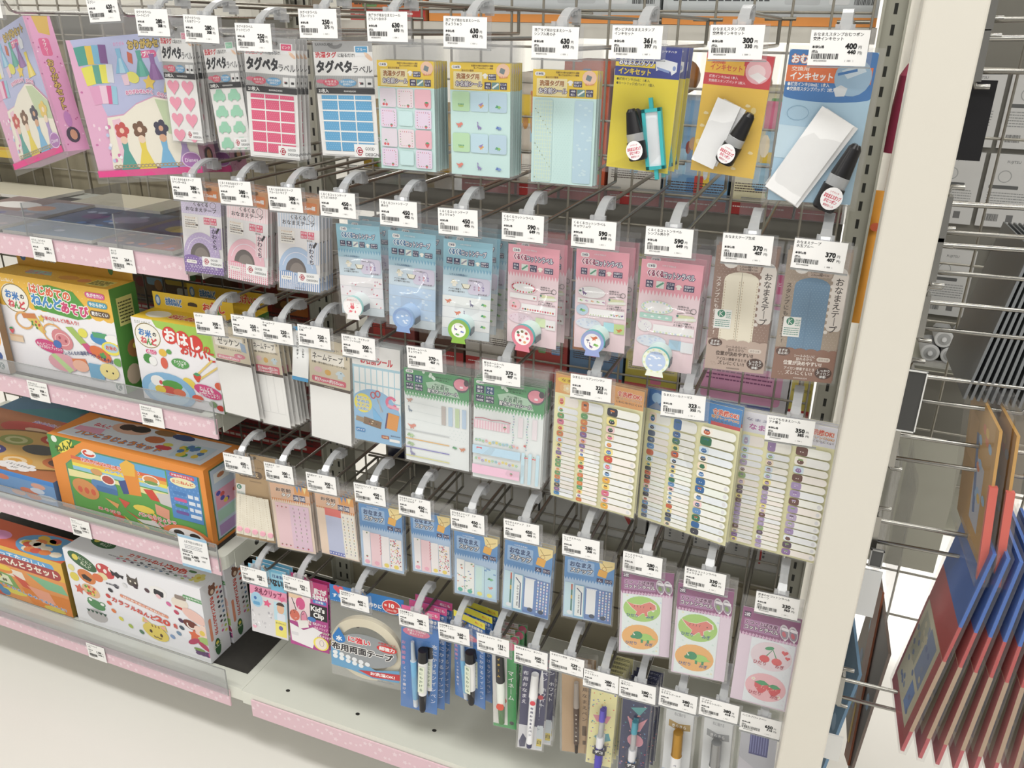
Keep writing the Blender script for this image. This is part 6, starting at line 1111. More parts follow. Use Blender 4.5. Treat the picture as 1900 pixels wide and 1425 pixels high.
    a.t('パンこうじょうで',66,H*.80,H*.055,'df5a68',al='c',w=24,b=.05,out='f6efe6',ow=.14); a.t('ねんど遊び!',72,H*.87,H*.055,'df5a68',al='c',w=20,b=.05,out='f6efe6',ow=.14); a.e(84,H*.95,15,H*.15,'e8793a',20,0,180,360); a.e(84,H*.96,12,H*.12,'f3efee',18,0,180,360)
    for u in(79,89): a.e(u,H*.945,3,H*.05,'e6b896',12); a.e(u,H*.915,3.4,H*.04,'2c2420',12); a.r(u-3.4,H*.985,6.8,H*.015,'d8d4d4')
    a.t('あそぼう',34,H*.87,H*.045,'d8504a',al='c',w=15,b=.04,out='f2f0ea',ow=.1); a.p([(52,H*.88),(64,H*.85),(68,H*.92),(56,H*.92)],'d8d4d0')
def f_otop(a,D):
    a.r(0,0,100,D,'ee8a2e'); a.p([(4,D*.9),(10,D*.1),(96,D*.06),(95,D*.86)],'dfe6f2'); a.t('ねんど',20,D*.35,D*.14,'d8506a',al='c',b=.05,out='f4f0f0',ow=.1); a.t('パンこうじょうセット',40,D*.70,D*.17,'eb8a2e',al='c',w=54,b=.06,out='3f6ab4',ow=.12); a.p([(8,D*.5),(24,D*.45),(26,D*.66),(8,D*.66)],'e8a0c0')
    a.e(36,D*.25,12,D*.20,'e8b59a',16); a.e(33,D*.22,5,D*.12,'3a2a24',12); a.e(41,D*.2,6,D*.12,'2c2420',12); a.e(56,D*.42,6,D*.12,'c86a3c',12); a.e(66,D*.6,5,D*.08,'d8404a',10); a.e(66,D*.48,3,D*.06,'e2dc5a',10); a.p([(72,D*.3),(92,D*.28),(92,D*.75),(74,D*.8)],'c8dcee'); sprinkle(a,75,D*.36,15,D*.36,16,lambda b,u,v,r:b.e(u,v,2,2,r.choice(['4f9a4a','d8503c','e8c83c','4a78b4']),6),4); a.e(56,D*.15,7,D*.1,'9a6a3a',10); a.e(68,D*.16,7,D*.1,'3a4a7a',10)
def s_orange(a,D): a.r(0,0,D,100,'ee8a2e'); a.r(D*.12,4,D*.8,92,'3f6a4a'); a.r(D*.15,6,D*.75,88,'b9c9dc'); a.r(D*.22,12,D*.4,12,'dfe4e4'); a.e(D*.4,17,D*.1,3,'b8704a',8); a.r(D*.2,34,D*.6,24,'e49ab4'); sprinkle(a,D*.25,38,D*.5,16,6,lambda b,u,v,r:b.e(u,v,D*.06,3,r.choice(['e8c84a','4a4aa8','d8504a']),8),3); a.r(D*.2,60,D*.6,14,'a8d0bc'); a.r(D*.2,78,D*.6,14,'b08ac4')
def f_pizzafront(a,H): a.r(0,0,100,H,'6a98cc'); a.r(0,0,100,H*.2,'3f86d8'); sprinkle(a,60,H*.3,38,H*.6,9,lambda b,u,v,r:b.e(u,v,5,H*.12,r.choice(['d87a5a','c8d4e2','a8b4c8','e0a08a']),9),5)
def f_pizzatop(a,D):
    a.r(0,0,100,D,'b5663a'); a.r(0,0,100,D*.32,'4a7fa8'); a.p([(10,D*.32),(40,D*.1),(70,D*.05),(95,D*.3)],'3a8a98'); a.e(74,D*.2,12,D*.09,'d8d4cc',14); sprinkle(a,45,D*.05,40,D*.22,14,lambda b,u,v,r:b.e(u,v,4,3,r.choice(['5a86b4','c8c4bc','6a6a7a','3a5a8a']),8),3)
    a.t('おはなしパーティー',60,D*.40,D*.045,'8a6ab0',al='c',w=50,b=.04,out='f0e2ec',ow=.1); a.t('ゲーム',60,D*.345,D*.04,'d8404a',al='c',w=20,b=.05); a.e(42,D*.50,22,D*.09,'c83a32',16); a.e(46,D*.50,9,D*.03,'e8c0a0',10)
    a.e(62,D*.72,44,D*.23,'d8a85a',28); a.ring(62,D*.72,44,D*.23,1.4,'7a4a20',30)
    for u,v,k1,k2 in((66,.56,'c8402c','e8e2d8'),(45,.66,'8f9a4a','c8c88a'),(88,.64,'5a5a34','8a8a4a'),(40,.82,'3f3a80','e8e2f0'),(64,.88,'e0a03c','f0d0a0'),(88,.80,'c86a3c','5a3a30')): a.e(u,D*v,11,D*.065,k1,16); a.e(u,D*v,7.5,D*.045,k2,14); a.e(u,D*v,4.5,D*.025,k1,10)
    a.e(66,D*.71,11,D*.06,'4a4c4e',18); a.h(True); [a.e(70+9*math.cos(q),D*.93+D*.035*math.sin(q),4,D*.02,'f2eeec',8) for q in [i*.785 for i in range(8)]]; a.h(False); a.e(70,D*.93,10,D*.035,'f2eeec',12); a.t('くるくるまわる',70,D*.92,D*.022,INK,al='c',w=16); a.t('あそび',70,D*.95,D*.02,INK,al='c')
def f_bento(a,H):
    a.r(0,0,100,H,'e8b23c'); a.r(0,H*.08,92,H*.14,'5aa0d8',3); a.t('つくってたのしい',56,H*.14,H*.09,'eef4f8',al='c',w=56,b=.04); a.r(0,H*.17,97,H*.19,'a83838',8); a.t('ねんどでおべんとうセット',50,H*.265,H*.13,'f4ecd8',al='c',w=88,b=.05)
    a.r(0,H*.36,100,H*.64,'e9924a'); a.p([(64,H*.40),(96,H*.44),(100,H*.60),(80,H*.60)],'7ab88a'); a.p([(0,H*.40),(60,H*.42),(62,H*.56),(0,H*.52)],'efe0d0'); a.r(16,H*.40,10,H*.11,'4a3a2a',2); a.e(42,H*.46,9,H*.08,'eb8a3a',12); a.e(42,H*.43,8,H*.05,'f0c83c',10); a.p([(8,H*.54),(14,H*.48),(48,H*.55),(54,H*.78),(22,H*.74)],'7aa858'); a.p([(14,H*.56),(18,H*.52),(45,H*.58),(48,H*.74),(24,H*.70)],'e6e8c2',); a.e(32,H*.63,6,H*.05,'e6d65a',12); sprinkle(a,20,H*.56,24,H*.14,9,lambda b,u,v,r:b.e(u,v,1.2,1.4,'6a6a4a',6),4)
    a.p([(50,H*.50),(62,H*.58),(68,H*.72),(58,H*.70)],'d8503c'); a.p([(4,H*.66),(20,H*.70),(32,H*.90),(24,H*.92),(8,H*.80)],'e0683c'); a.p([(56,H*.72),(100,H*.66),(100,H*.99),(64,H*.99)],'e57f2e'); a.p([(62,H*.64),(82,H*.66),(86,H*.86),(74,H*.90)],'f0a080'); a.e(48,H*.86,12,H*.05,'e2d24a',12); a.t('くりかえしあそべるねんど!',66,H*.84,H*.05,'4a7fc0',al='c',w=58,b=.05,out='f0f2f4',ow=.12,rot=6); a.e(84,H*.96,10,H*.05,'e0c84a',12); sprinkle(a,2,H*.84,40,H*.14,8,lambda b,u,v,r:b.e(u,v,5,3,r.choice(['4a86b8','d8503c','7aa858']),8),6)
def f_btop(a,D): a.r(0,0,100,D,'dd5a34'); a.e(14,D*.5,9,D*.2,'9a6ab0',12); a.e(34,D*.6,10,D*.2,'e28ac0',12); a.e(78,D*.55,28,D*.5,'5a9ad0',20); sprinkle(a,56,D*.2,42,D*.66,22,lambda b,u,v,r:b.e(u,v,5,D*.12,r.choice(['d8503c','7aa84a','efe2c8','e8b83c','e57a3c']),8),4)
def leaf_logo(a,u,v,s,rot=18,txt=True):
    pts=[]
    for i in range(21): q=math.pi*i/20; pts.append((-math.cos(q)*1.0,-math.sin(q)*.42))
    for i in range(1,20): q=math.pi*i/20; pts.append((math.cos(q),math.sin(q)*.42))
    c,sn=math.cos(math.radians(rot)),math.sin(math.radians(rot)); a.p([(u+(x*c-y*sn)*s,v+(x*sn+y*c)*s) for x,y in pts],'2f5a34'); a.e(u-c*s*.5,v-sn*s*.5,s*.22,s*.2,'e2cf4a',10)
    if txt: a.t('にこにこ',u+c*s*.22,v+sn*s*.2-s*.13,s*.24,'dfe6cf',al='c',rot=rot,b=.02); a.t('ねんど',u+c*s*.28-sn*s*.2,v+sn*s*.28+s*.12,s*.24,'dfe6cf',al='c',rot=rot,b=.02)
CLAY=['e8783c','e2583c','c83a38','26262e','2c2c3a','d8d8da','3a2c34','4a3038','f0c0c4','d8649a','c03a5a','4a2a4c','3a4a5a','6a8aa8','7a9ac8','4a6a90','3f5a54','4f7a5a','a8c04a','e2dc4a','efe05a']
def f_clay(a,H):
    a.r(0,0,100,H,'ececf1'); leaf_logo(a,14,H*.11,11,20); a.e(31,H*.15,7,H*.09,'c83a3c',16,15); a.e(28,H*.235,4,H*.05,'e6d8a0',10); a.h(True); [a.e(27+q*4,H*(.11+.04*(q%2)),1.4,1.6,'f0e6dc',8) for q in range(3)]; a.h(False); a.p([(35,H*.10),(38,H*.13),(40,H*.11),(42,H*.14),(45,H*.14),(44,H*.19),(42,H*.17),(40,H*.20),(38,H*.17),(36,H*.18)],'26242a'); a.r(47,H*.13,8,H*.11,'4a413c',2); a.p([(47,H*.14),(47.6,H*.09),(50,H*.13)],'4a413c'); a.p([(53,H*.14),(55,H*.095),(55,H*.16)],'4a413c'); a.e(49.5,H*.18,.7,.8,'e8e0d0',6); a.e(53,H*.185,.7,.8,'e8e0d0',6)
    a.e(15,H*.31,7,H*.09,'d87a3c',16,15); a.p([(11,H*.30),(14,H*.28),(19,H*.33),(17,H*.37),(12,H*.35)],'2c2420'); a.e(24,H*.275,4.2,H*.055,'df6a3c',12); a.e(69,H*.215,6.6,H*.075,'efeeec',14); a.r(66,H*.19,7,H*.075,'26242a',1,10); a.e(84,H*.275,6,H*.08,'e8dccb',14); a.r(81,H*.17,8,H*.055,'8a7a70',1); a.p([(80,H*.32),(90,H*.345),(89,H*.38),(80,H*.35)],'c8302e'); a.r(87,H*.145,15,H*.05,'4f9a58',1,3); a.t('対象年齢3才以上',94,H*.17,H*.03,WHITE,al='c',w=13)
    a.e(16,H*.50,7,H*.085,'e2b48a',16,15); sprinkle(a,12,H*.45,8,H*.1,14,lambda b,u,v,r:b.e(u,v,1.1,1.2,r.choice(['d8503c','5a9a3c','e2c84a']),6),3); a.e(18,H*.68,7,H*.065,'4f8a54',14,10); a.e(14,H*.63,2.4,H*.03,'4f8a54',10); a.e(23,H*.65,2.6,H*.032,'4f8a54',10); a.e(23,H*.65,1.6,H*.02,WHITE,8); a.e(14,H*.63,1.4,H*.018,WHITE,8); a.e(17,H*.84,8,H*.09,'b8b4b4',14); a.zig(9,H*.78,16,5,H*.04,'2c4a3a'); a.e(4,H*.24,2.6,H*.045,'e6dc8a',10); a.e(5,H*.36,3.6,H*.06,'e2cf4a',10); star(a,7,H*.52,4,10,'d8604a')
    a.e(93,H*.40,8.5,H*.075,'ecc0b4',16,20); a.e(90,H*.535,6,H*.06,'6a2c24',14,15); a.ring(90,H*.53,3.4,3,1,'efe6de',10,20,200); flower(a,97,H*.60,7,'f0cfc0','e8c84a'); a.e(99,H*.70,6,H*.05,'a4c46a',10); star(a,91,H*.665,4.4,5,'e0623c'); a.e(90,H*.75,5,H*.035,'b83a5c',10,-30); a.e(97,H*.78,5,H*.035,'b83a5c',10,30); a.h(True); [a.e(92+(q%3)*3.4,H*(.87+.03*(q//3)),2.2,H*.022,'5a3a68',8) for q in range(6)]; a.h(False); a.e(93,H*.845,4,H*.02,'7a9a4a',10); a.e(105-2,H*.88,4,H*.05,'df5a98',12)
    a.h(True)
    for q in range(20):
        z=math.radians(-205+q*18); a.e(56+27*math.cos(z),H*.55+H*.32*math.sin(z),1.9,H*.026,CLAY[q],12,25)
    a.h(False); a.lines(30,H*.30,10,1,1,1,'6a6a72',3)
    a.r(39,H*.455,35,H*.038,'e28a68',3,9); a.t('はじめてのこどもねんど',56.5,H*.474,H*.028,WHITE,al='c',w=30,rot=9,b=.03); a.t('カラフルねんど',48,H*.56,H*.07,'d8483a',al='c',w=32,b=.05,rot=9); a.t('20',69,H*.60,H*.10,'d8483a',al='c',w=10,b=.06,rot=9); a.t('色',78,H*.615,H*.06,'d8483a',al='c',b=.05,rot=9)
    a.e(62,H*.80,9.5,H*.105,'e8cf5a',18,10); a.p([(53,H*.70),(54,H*.63),(60,H*.70)],'e8cf5a'); a.p([(64,H*.70),(70,H*.66),(71,H*.75)],'e8cf5a'); a.p([(54,H*.69),(55,H*.65),(58,H*.69)],'f0a0a8'); a.p([(66,H*.70),(69.5,H*.68),(70,H*.73)],'f0a0a8'); a.e(58.5,H*.80,1.1,1.3,'4a342c',8); a.e(66,H*.82,1.1,1.3,'4a342c',8); a.l([(60,H*.855),(61.6,H*.87),(63,H*.86),(64.4,H*.875),(66,H*.865)],.7,'6a4a34'); a.h(True); [a.l([(60+q*2.4,H*.70),(60.4+q*2.4,H*.73)],.8,'8a5a34') for q in range(3)]; a.h(False)
def f_ctop(a,D): a.r(0,0,100,D,'f0f0f4'); leaf_logo(a,18,D*.22,10,8); a.t('カラフルねんど',56,D*.42,D*.20,'d8483a',al='c',w=30,b=.05); a.t('20色',77,D*.45,D*.24,'d8483a',al='c',w=13,b=.06); a.h(True); [a.e(38+q*5.2,D*(.60+.03*(q%2)),1.4,D*.03,CLAY[q],8) for q in range(11)]; [a.e(38+q*5.2,D*(.74+.03*(q%2)),1.4,D*.03,CLAY[q+9],8) for q in range(11)]; a.h(False); a.lines(30,D*.66,60,1,1,.8,'b0b0b8',2); flower(a,93,D*.55,4.6,'e8dc7a','e2c23c'); a.e(86,D*.36,3,D*.06,'4f7a4a',8)
def s_clay(a,D):
    a.r(0,0,D,100,'e6e6ec'); a.e(D*.5,13,D*.17,6.4,'7a4a38',12); a.e(D*.42,7,D*.06,2.4,'7a4a38',8); a.e(D*.62,8,D*.06,2.4,'7a4a38',8); a.e(D*.5,15,D*.08,3,'e2c8b0',8)
    for q,ch in enumerate('色02どんねルフラカ'): a.t(ch,D*.44,23+q*5,5.4 if q not in(1,2) else 7.4,'d8483a',al='c',b=.05,rot=90)
    a.r(D*.14,44,D*.12,30,'e28a68',2); a.h(True)
    for q in range(10): a.e(D*.72,14+q*6.4,D*.06,1.7,CLAY[q],8); a.e(D*.88,17+q*6.4,D*.06,1.7,CLAY[q+10],8)
    a.h(False); leaf_logo(a,D*.40,86,11,90,False); a.t('ねんど',D*.40,84,5,'dfe6cf',al='c',b=.02)
def f_origami(a,H):
    a.r(0,0,100,H,'e8a9cc'); sprinkle(a,1,2,98,H-6,40,lambda b,u,v,r:b.e(u,v,r.uniform(.6,1.8),r.uniform(.6,1.8),r.choice(['d874b0','f6d4e4','c860a0']),6),3); a.p([(4,0),(100,0),(100,H*.60),(82,H*.45),(70,H*.425),(52,H*.47),(38,H*.54),(22,H*.55)],'b3b9e0')
    a.t('おりがみ　ほん',52,H*.055,H*.03,'e08ac0',al='c',w=18); a.t('おりがみセット',75,H*.07,H*.065,'c9a84a',al='c',w=38,b=.06,out='3f3426',ow=.11); a.r(62,H*.115,18,H*.05,'df5a8c',3); a.t('ラブリー',71,H*.14,H*.04,WHITE,al='c',w=14,b=.03)
    for u,v,w,k,rt_ in((6,.05,12,'3f9a8a',-4),(16,.05,8,'e8c23c',2),(22,.05,8,'6fb4d4',4),(28,.05,7,'7a4a8c',6),(9,.19,12,'e9e24a',-8),(19,.185,7,'4fa08a',2),(25,.185,7,'ece44a',4),(31,.185,6,'d9dbe4',8),(12,.33,12,'e59ac4',-6),(21,.33,8,'efc8dc',2),(27,.335,6,'d8508a',6),(31,.34,5,'8fc4dc',10)): a.r(u,H*v,w,H*.13,k,0,rt_)
    def dress(u,v,s,k1,k2): a.p([(u-.25*s,v-s),(u+.25*s,v-s),(u+.2*s,v-.3*s),(u+.7*s,v+s),(u-.7*s,v+s),(u-.2*s,v-.3*s)],k1); a.p([(u-.1*s,v-.2*s),(u+.1*s,v-.2*s),(u+.3*s,v+s),(u-.3*s,v+s)],k2)
    dress(46,H*.17,H*.085,'7ab8dc','a8d4ea'); dress(64,H*.20,H*.09,'4a9f90','5cb4a0'); dress(75,H*.23,H*.09,'8a5a9c','9a6aac'); dress(86,H*.32,H*.09,'e8cf4a','f0de7a'); a.p([(54,H*.11),(58,H*.13),(57,H*.20),(53,H*.18)],'c8583c'); a.p([(80,H*.14),(84,H*.10),(88,H*.15),(86,H*.20),(81,H*.20)],'dfe2ea'); a.e(54,H*.29,6,H*.04,'e2dc5a',12,20); star(a,68,H*.335,6,8,'ecc84a'); a.p([(44,H*.27),(50,H*.26),(50,H*.34),(45,H*.34)],'e8c4d4')
    for q,ch in enumerate('おりがみせんやく のりつき'): a.t(ch,46+q*3.2,H*(.40-.028*math.sin(math.pi*(q+1)/13)+.004*q),H*.03,'d0508c',al='c',b=.03,out='f3dcea',ow=.2)
    a.p([(22,H*.56),(38,H*.55),(52,H*.48),(70,H*.435),(82,H*.46),(100,H*.61),(100,H*.94),(16,H*.94)],'f0e9d6'); a.p([(70,H*.45),(82,H*.47),(100,H*.62),(100,H*.75),(76,H*.70)],'bfd0a4'); a.p([(26,H*.58),(34,H*.57),(34,H*.9),(26,H*.9)],'f0c2d4')
    # plain generic picture in place of the licensed figures: four bouquets in their colours
    for u,k1,k2,k3 in((33,'c8403c','3f9a90','efc8ac'),(50,'6a4228','ecd23c','f0d0b4'),(70,'2c2a40','6ab0dc','d8a078'),(88,'e8c45a','a88ac4','f2d8bc')):
        dress(u,H*.84,H*.115,k2,k2); flower(a,u,H*.66,H*.075,k1,k3)
        a.e(u,H*.73,3.4,H*.03,k3,10)
    sprinkle(a,17,H*.60,10,H*.3,10,lambda b,u,v,r:b.e(u,v,1.6,1.6,r.choice(['d86aa4','f4f0f4','b8c8ea']),7),4); a.h(True); [a.ring(20+q*3.6,H*.925,2.4,H*.014,.7,'a8906a',8) for q in range(22)]; a.h(False); a.r(0,H*.95,100,H*.05,'dd3a80'); a.e(92,H*.90,9,H*.06,'a866b0',18); a.ring(92,H*.90,9,H*.06,.8,'e8c8ea',20); a.t('Disney',92,H*.90,H*.04,'f2e6f4',al='c',w=12,b=.01)
def s_origami(a,D):
    a.r(0,0,D,100,'e09ac4'); sprinkle(a,1,2,D-2,96,30,lambda b,u,v,r:b.e(u,v,.7,.7,r.choice(['b8508c','f4d0e4']),5),5); a.p([(D*.3,0),(D*.9,0),(D*.8,14),(D*.4,12)],'d8b04a'); a.r(D*.3,16,D*.4,13,'df5a8c',2); a.vt('ラブリー',D*.5,18,3,WHITE,3); 
    for q,ch in enumerate('おりがみセット'): a.t(ch,D*.5,34+q*5.4,5.4,'c9a84a',al='c',b=.05,out='4a3a2a',ow=.1)
    a.e(D*.5,76,D*.14,6,'b878b8',12); a.e(D*.52,88,D*.26,6,'2c2a3a',12); a.e(D*.54,88,D*.14,4,'c8906a',10)
def place(name,label,cat,x,y,z,rz=0,group=None): return thing(name,label,cat,(x,y,z),(0,0,math.radians(rz)),group)
# --- the clay boxes on the shelves
def tabbox(root,W,D,H,frt,top,side,cols,tabh,tabcol,tabfn):
    carton(root,W,D,H,cols,frt,top,side); mb=MB(); mb.box((W/2,D-0.0006,H+tabh/2),(W*.985,0.0012,tabh),tabcol); a=Art(mb,(W*.0075,D-0.0013,H+tabh),(1,0,0),(0,0,-1),W*.985/100); tabfn(a,100*tabh/(W*.985)); mb.build('header_tab',root)
SH=(0.9545,0.6975,0.4285,0.1655)
b=place('clay_box','yellow rice clay box with clay food pictures, left of the chopstick clay box','box',-1.318,-0.306,SH[1]); tabbox(b,0.262,0.055,0.181,f_yellow,f_ytop,s_green,('f1eff2','efb83e','4c8a34'),0.046,'e9b03a',lambda a,h:tab_y(a,h,'ねんどあそび'))
b=place('clay_box','yellow and green chopstick practice clay box, the front one','box',-1.019,-0.306,SH[1]); tabbox(b,0.163,0.052,0.142,f_ohashi,lambda a,D:(a.r(0,0,100,D,'efc42c'),a.e(20,D*.5,14,D*.3,'f0ece0',14),a.t('おはしのおけいこ',60,D*.5,D*.36,'d8382e',al='c',w=48,b=.05,out='f4e8c0',ow=.1)),s_green,('f0eef1','efc42c','4c8a34'),0.028,'efc42c',lambda a,h:(tab_y(a,h,'お米のねんど'),a.t('おはし',76,h*.5,h*.5,'d8382e',al='c',w=26,b=.05,out='f4e8c0',ow=.1)))
b=place('clay_box','yellow and green chopstick practice clay box standing behind its twin','box',-1.000,-0.248,SH[1]); tabbox(b,0.163,0.052,0.142,f_ohashi,None,s_green,('f0eef1','efc42c','4c8a34'),0.028,'d9b028',lambda a,h:(tab_y(a,h,'お米のねんど'),a.t('おけいこ',76,h*.5,h*.5,'d8382e',al='c',w=26,b=.05,out='f4e8c0',ow=.1)))
b=place('clay_set_box','white picture clay box cut off by the left edge of the photo','box',-1.56,-0.322,SH[1]); carton(b,0.255,0.012,0.150,('eeecef','e8e4da','8a6a4a'),lambda a,H:(a.r(0,0,100,H,'eeecf0'),a.e(90,H*.55,9,H*.16,'efa83c',16),a.e(90,H*.60,6,H*.1,'f2cf6a',14),a.e(93,H*.78,4,H*.06,'3f5a9a',10),a.e(98,H*.2,5,H*.08,'e04a7a',10),a.lines(80,H*.38,16,2,3,1.6,'4a7a4a',2),kmark(a,90,H*.84,8)))
b=place('clay_factory_box','orange bread factory clay box with a green corner, side panel visible','box',-1.270,-0.306,SH[2]); carton(b,0.352,0.098,0.153,('ee8a2e','ee8a2e','ee8a2e'),f_orange,f_otop,s_orange)
b=place('game_box','flat game box lying on its back with round plate pictures on top','box',-1.66,-0.312,SH[2]); carton(b,0.385,0.29,0.052,('6a98cc','b5663a','4a6a9a'),f_pizzafront,f_pizzatop,None)
b=place('clay_set_box','orange lunch set clay box left of the white clay box','box',-1.60,-0.316,SH[3]); carton(b,0.300,0.07,0.130,('e8b23c','dd5a34','8a6a1c'),f_bento,f_btop,None)
b=place('clay_box','white clay box of twenty colours with a cat face, in front','box',-1.286,-0.316,SH[3]); carton(b,0.329,0.056,0.171,('ececf1','f0f0f4','e6e6ec'),f_clay,f_ctop,s_clay)
b=place('clay_box','white clay box of twenty colours standing behind its twin','box',-1.284,-0.254,SH[3]); carton(b,0.329,0.056,0.171,('ececf1','f0f0f4','e6e6ec'),f_clay,f_ctop,s_clay)
# --- blue edged stock notice clipped to the third shelf's guard
mb=MB(); a=face(mb,100,106,0.00062,'f4f4f3',0.0004); a.r(0,0,100,9,'8fbcdc'); a.r(0,97,100,9,'8fbcdc'); a.t('入荷予定のお知らせ',52,20,9,'333333',al='c',w=64); a.lines(20,30,60,3,5,2.2,'9a9aa0',3); a.lines(8,48,36,2,5,3,'444444',4); a.t('本体価格',8,64,6,'333333',b=.03); a.t('2,480',62,66,11,'222222',al='r',b=.05); a.t('2,728',64,76,8,'222222',al='r',b=.04); a.bars(8,72,26,10,'333333',5); a.t('入荷時期',72,60,5.6,'333333'); a.t('未定',74,74,6,'555555')
o=mb.build('stock_notice',None,(-0.934,-0.3375,0.466),(0,math.radians(-1),0)); tag(o,'white stock notice with pale blue bands below the orange clay box','notice')
# --- origami boxes hanging from the top left hooks
def origami(name,label,loc,rot):
    t=thing('origami_set_box',label,'hanging box',loc,rot,'pink origami set boxes'); W,H,D=0.166,0.178,0.036
    mb=MB(); v=[(x,y,z) for x in(-W/2,W/2) for y in(0,D) for z in(-H,0)]
    mb.geo(v,[(0,4,5,1)],'e8a9cc'); mb.geo(v,[(1,5,7,3)],'d98ab8'); mb.geo(v,[(4,6,7,5),(2,0,1,3)],'e09ac4'); mb.geo(v,[(6,2,3,7),(0,2,6,4)],'e0b4cc')
    a=Art(mb,(-W/2,0,0),(1,0,0),(0,0,-1),W/100); a.clip=(100,100*H/W); f_origami(a,100*H/W); s_origami(Art(mb,(W/2,0,0),(0,1,0),(0,0,-1),H/100),100*D/H); mb.build('carton',t)
    m2=MB(); film(m2,W+.012,H+.045,0.036,0.004,0.0,0.0016,3); m2.geo([(W/2+.003,-.003,0.01),(W/2+.003,D+.003,0.01),(W/2+.003,D+.003,-H-.005),(W/2+.003,-.003,-H-.005)],[(0,1,2,3)],'film'); m2.build('clear_bag',t); return t
R=math.radians
o1=origami('o','pink origami set box facing front beside the heart label packs',(-0.905,-0.352,1.253),(0,R(-5.3),R(8)))
dup(o1,(-0.895,-0.296,1.250),(0,R(-4),R(5)),'pink origami set box second on its hook, behind the front facing one')
o2=origami('o','pink origami set box turned to show its spine at the far left',(-1.132,-0.344,1.254),(0,R(-14.6),R(-15)))
hk=[q for q in bpy.data.objects if q.name=='display_hook'][0]
c=dup(hk,(-1.080,-0.390,1.302),(0,0,R(-6)),'metal hook with a price tag above the leftmost origami box')
c['group']='display hooks with price tags'
# --- picture books and trays on the upper shelf
def flat(name,label,cat,x0,x1,y0,y1,z,h,col,fn=None,rz=0,group=None):
    t=thing(name,label,cat,(x0,y0,z),(0,0,R(rz)),group); carton(t,x1-x0,y1-y0,h,('e6e2d8',col,'ded9cc'),None,fn,None,'cover'); return t
bk='picture books lying on the upper shelf'
flat('picture_book','brown and orange picture book lying on the upper shelf, far left','book',-1.70,-1.50,-0.315,-0.10,SH[0],0.004,'a88460',lambda a,D:(a.e(70,D*.4,26,D*.2,'e8b45a',14),a.e(72,D*.42,18,D*.13,'e0906a',14),a.r(80,D*.1,20,D*.3,'a8b84a')),3,bk)
flat('picture_book','pale blue picture book with a white oval, second from the left','book',-1.455,-1.265,-0.318,-0.105,SH[0],0.005,'8f7a78',lambda a,D:(a.r(0,D*.5,100,D*.5,'85818c'),a.e(35,D*.3,26,D*.12,'efeceb',16),a.r(60,D*.1,40,D*.4,'98a2b2'),a.e(70,D*.35,14,D*.1,'c8967a',10),sprinkle(a,10,D*.55,84,D*.4,14,lambda b,u,v,r:b.e(u,v,5,4,r.choice(['7a8ab0','b09aa0','6a6a90']),8),4)),2,bk)
flat('picture_book','dark blue picture book lying in front of the clear divider','book',-1.245,-1.060,-0.320,-0.125,SH[0],0.005,'55607e',lambda a,D:(a.r(0,D*.55,100,D*.45,'56708c'),a.e(70,D*.3,20,D*.12,'8a86a8',12),a.e(30,D*.3,14,D*.1,'6a4a7a',12),sprinkle(a,6,D*.1,88,D*.8,18,lambda b,u,v,r:b.e(u,v,5,4,r.choice(['5a7ab0','a8b4cc','3a3f6a']),8),7)),1,bk)
flat('picture_book','red edged picture book at the right end of the upper shelf','book',-1.045,-0.900,-0.320,-0.150,SH[0],0.006,'5e5672',lambda a,D:(a.r(60,0,40,D,'9a5048'),a.r(0,0,62,D*.45,'5a5a90'),a.e(40,D*.3,20,D*.14,'c8b46a',12),sprinkle(a,6,D*.5,88,D*.45,12,lambda b,u,v,r:b.e(u,v,5,4,r.choice(['c85a4a','8a7ab0','d8a08a']),8),9)),0,bk)
tr='cream cardboard trays at the back of the upper shelf'
for i,(x0,x1,lb) in enumerate(((-1.62,-1.40,'cream cardboard tray behind the white oval picture book'),(-1.33,-1.12,'cream cardboard tray behind the dark blue picture book'),(-1.06,-0.905,'cream cardboard tray behind the red edged picture book'))):
    flat('cardboard_tray',lb,'tray',x0,x1,-0.108,-0.012,SH[0],0.006,'d3ccb4',None,0,tr)
t=place('yellow_book','yellow picture book on a grey stand, far left behind the grid','book',-1.70,-0.06,1.02); carton(t,0.20,0.045,0.012,('d8b83c','e0c44a','8a8a80'),None,lambda a,D:a.e(50,D*.5,30,D*.3,'d8a03c',12),None,'cover')

# ------------------------------------------------------------------ the other face of the rack: shelves and toy boxes seen through the grid from behind
def backslab(x0,x1,z0,z1,key,label):
    mb=MB(); mb.box(((x0+x1)/2,0.205,(z0+z1)/2),(x1-x0,0.33,z1-z0),key); tag(mb.build('rear_shelf'),label,'shelf')
backslab(-1.79,-0.892,1.235,1.278,'dgrey','dark grey rear shelf behind the origami set boxes')
backslab(-0.846,0.010,1.2575,1.278,'wpaint','cream rear shelf seen through the grid behind the top hooks')
backslab(-0.846,0.010,0.965,1.016,'dgrey','dark grey rear shelf edge behind the second row of hooks')
backslab(-0.846,0.010,0.655,0.690,'dgrey','grey rear shelf edge behind the third row of hooks')
backslab(-0.846,0.010,0.368,0.398,'gpaint','grey rear shelf edge behind the fourth row of hooks')
for i in range(5):
    mb=MB(); mb.box((-0.74+i*0.17,0.0365,1.030),(0.155,0.0012,0.026),'guard'); mb.box((-0.74+i*0.17,0.0365,1.0435),(0.155,0.0016,0.0012),'edge'); tag(mb.build('shelf_guard'),'clear guard strip on the dark grey rear shelf, %s from the left'%ORD[i] if i else 'clear guard strip on the dark grey rear shelf, leftmost','shelf guard',"clear guards on the rear shelf")
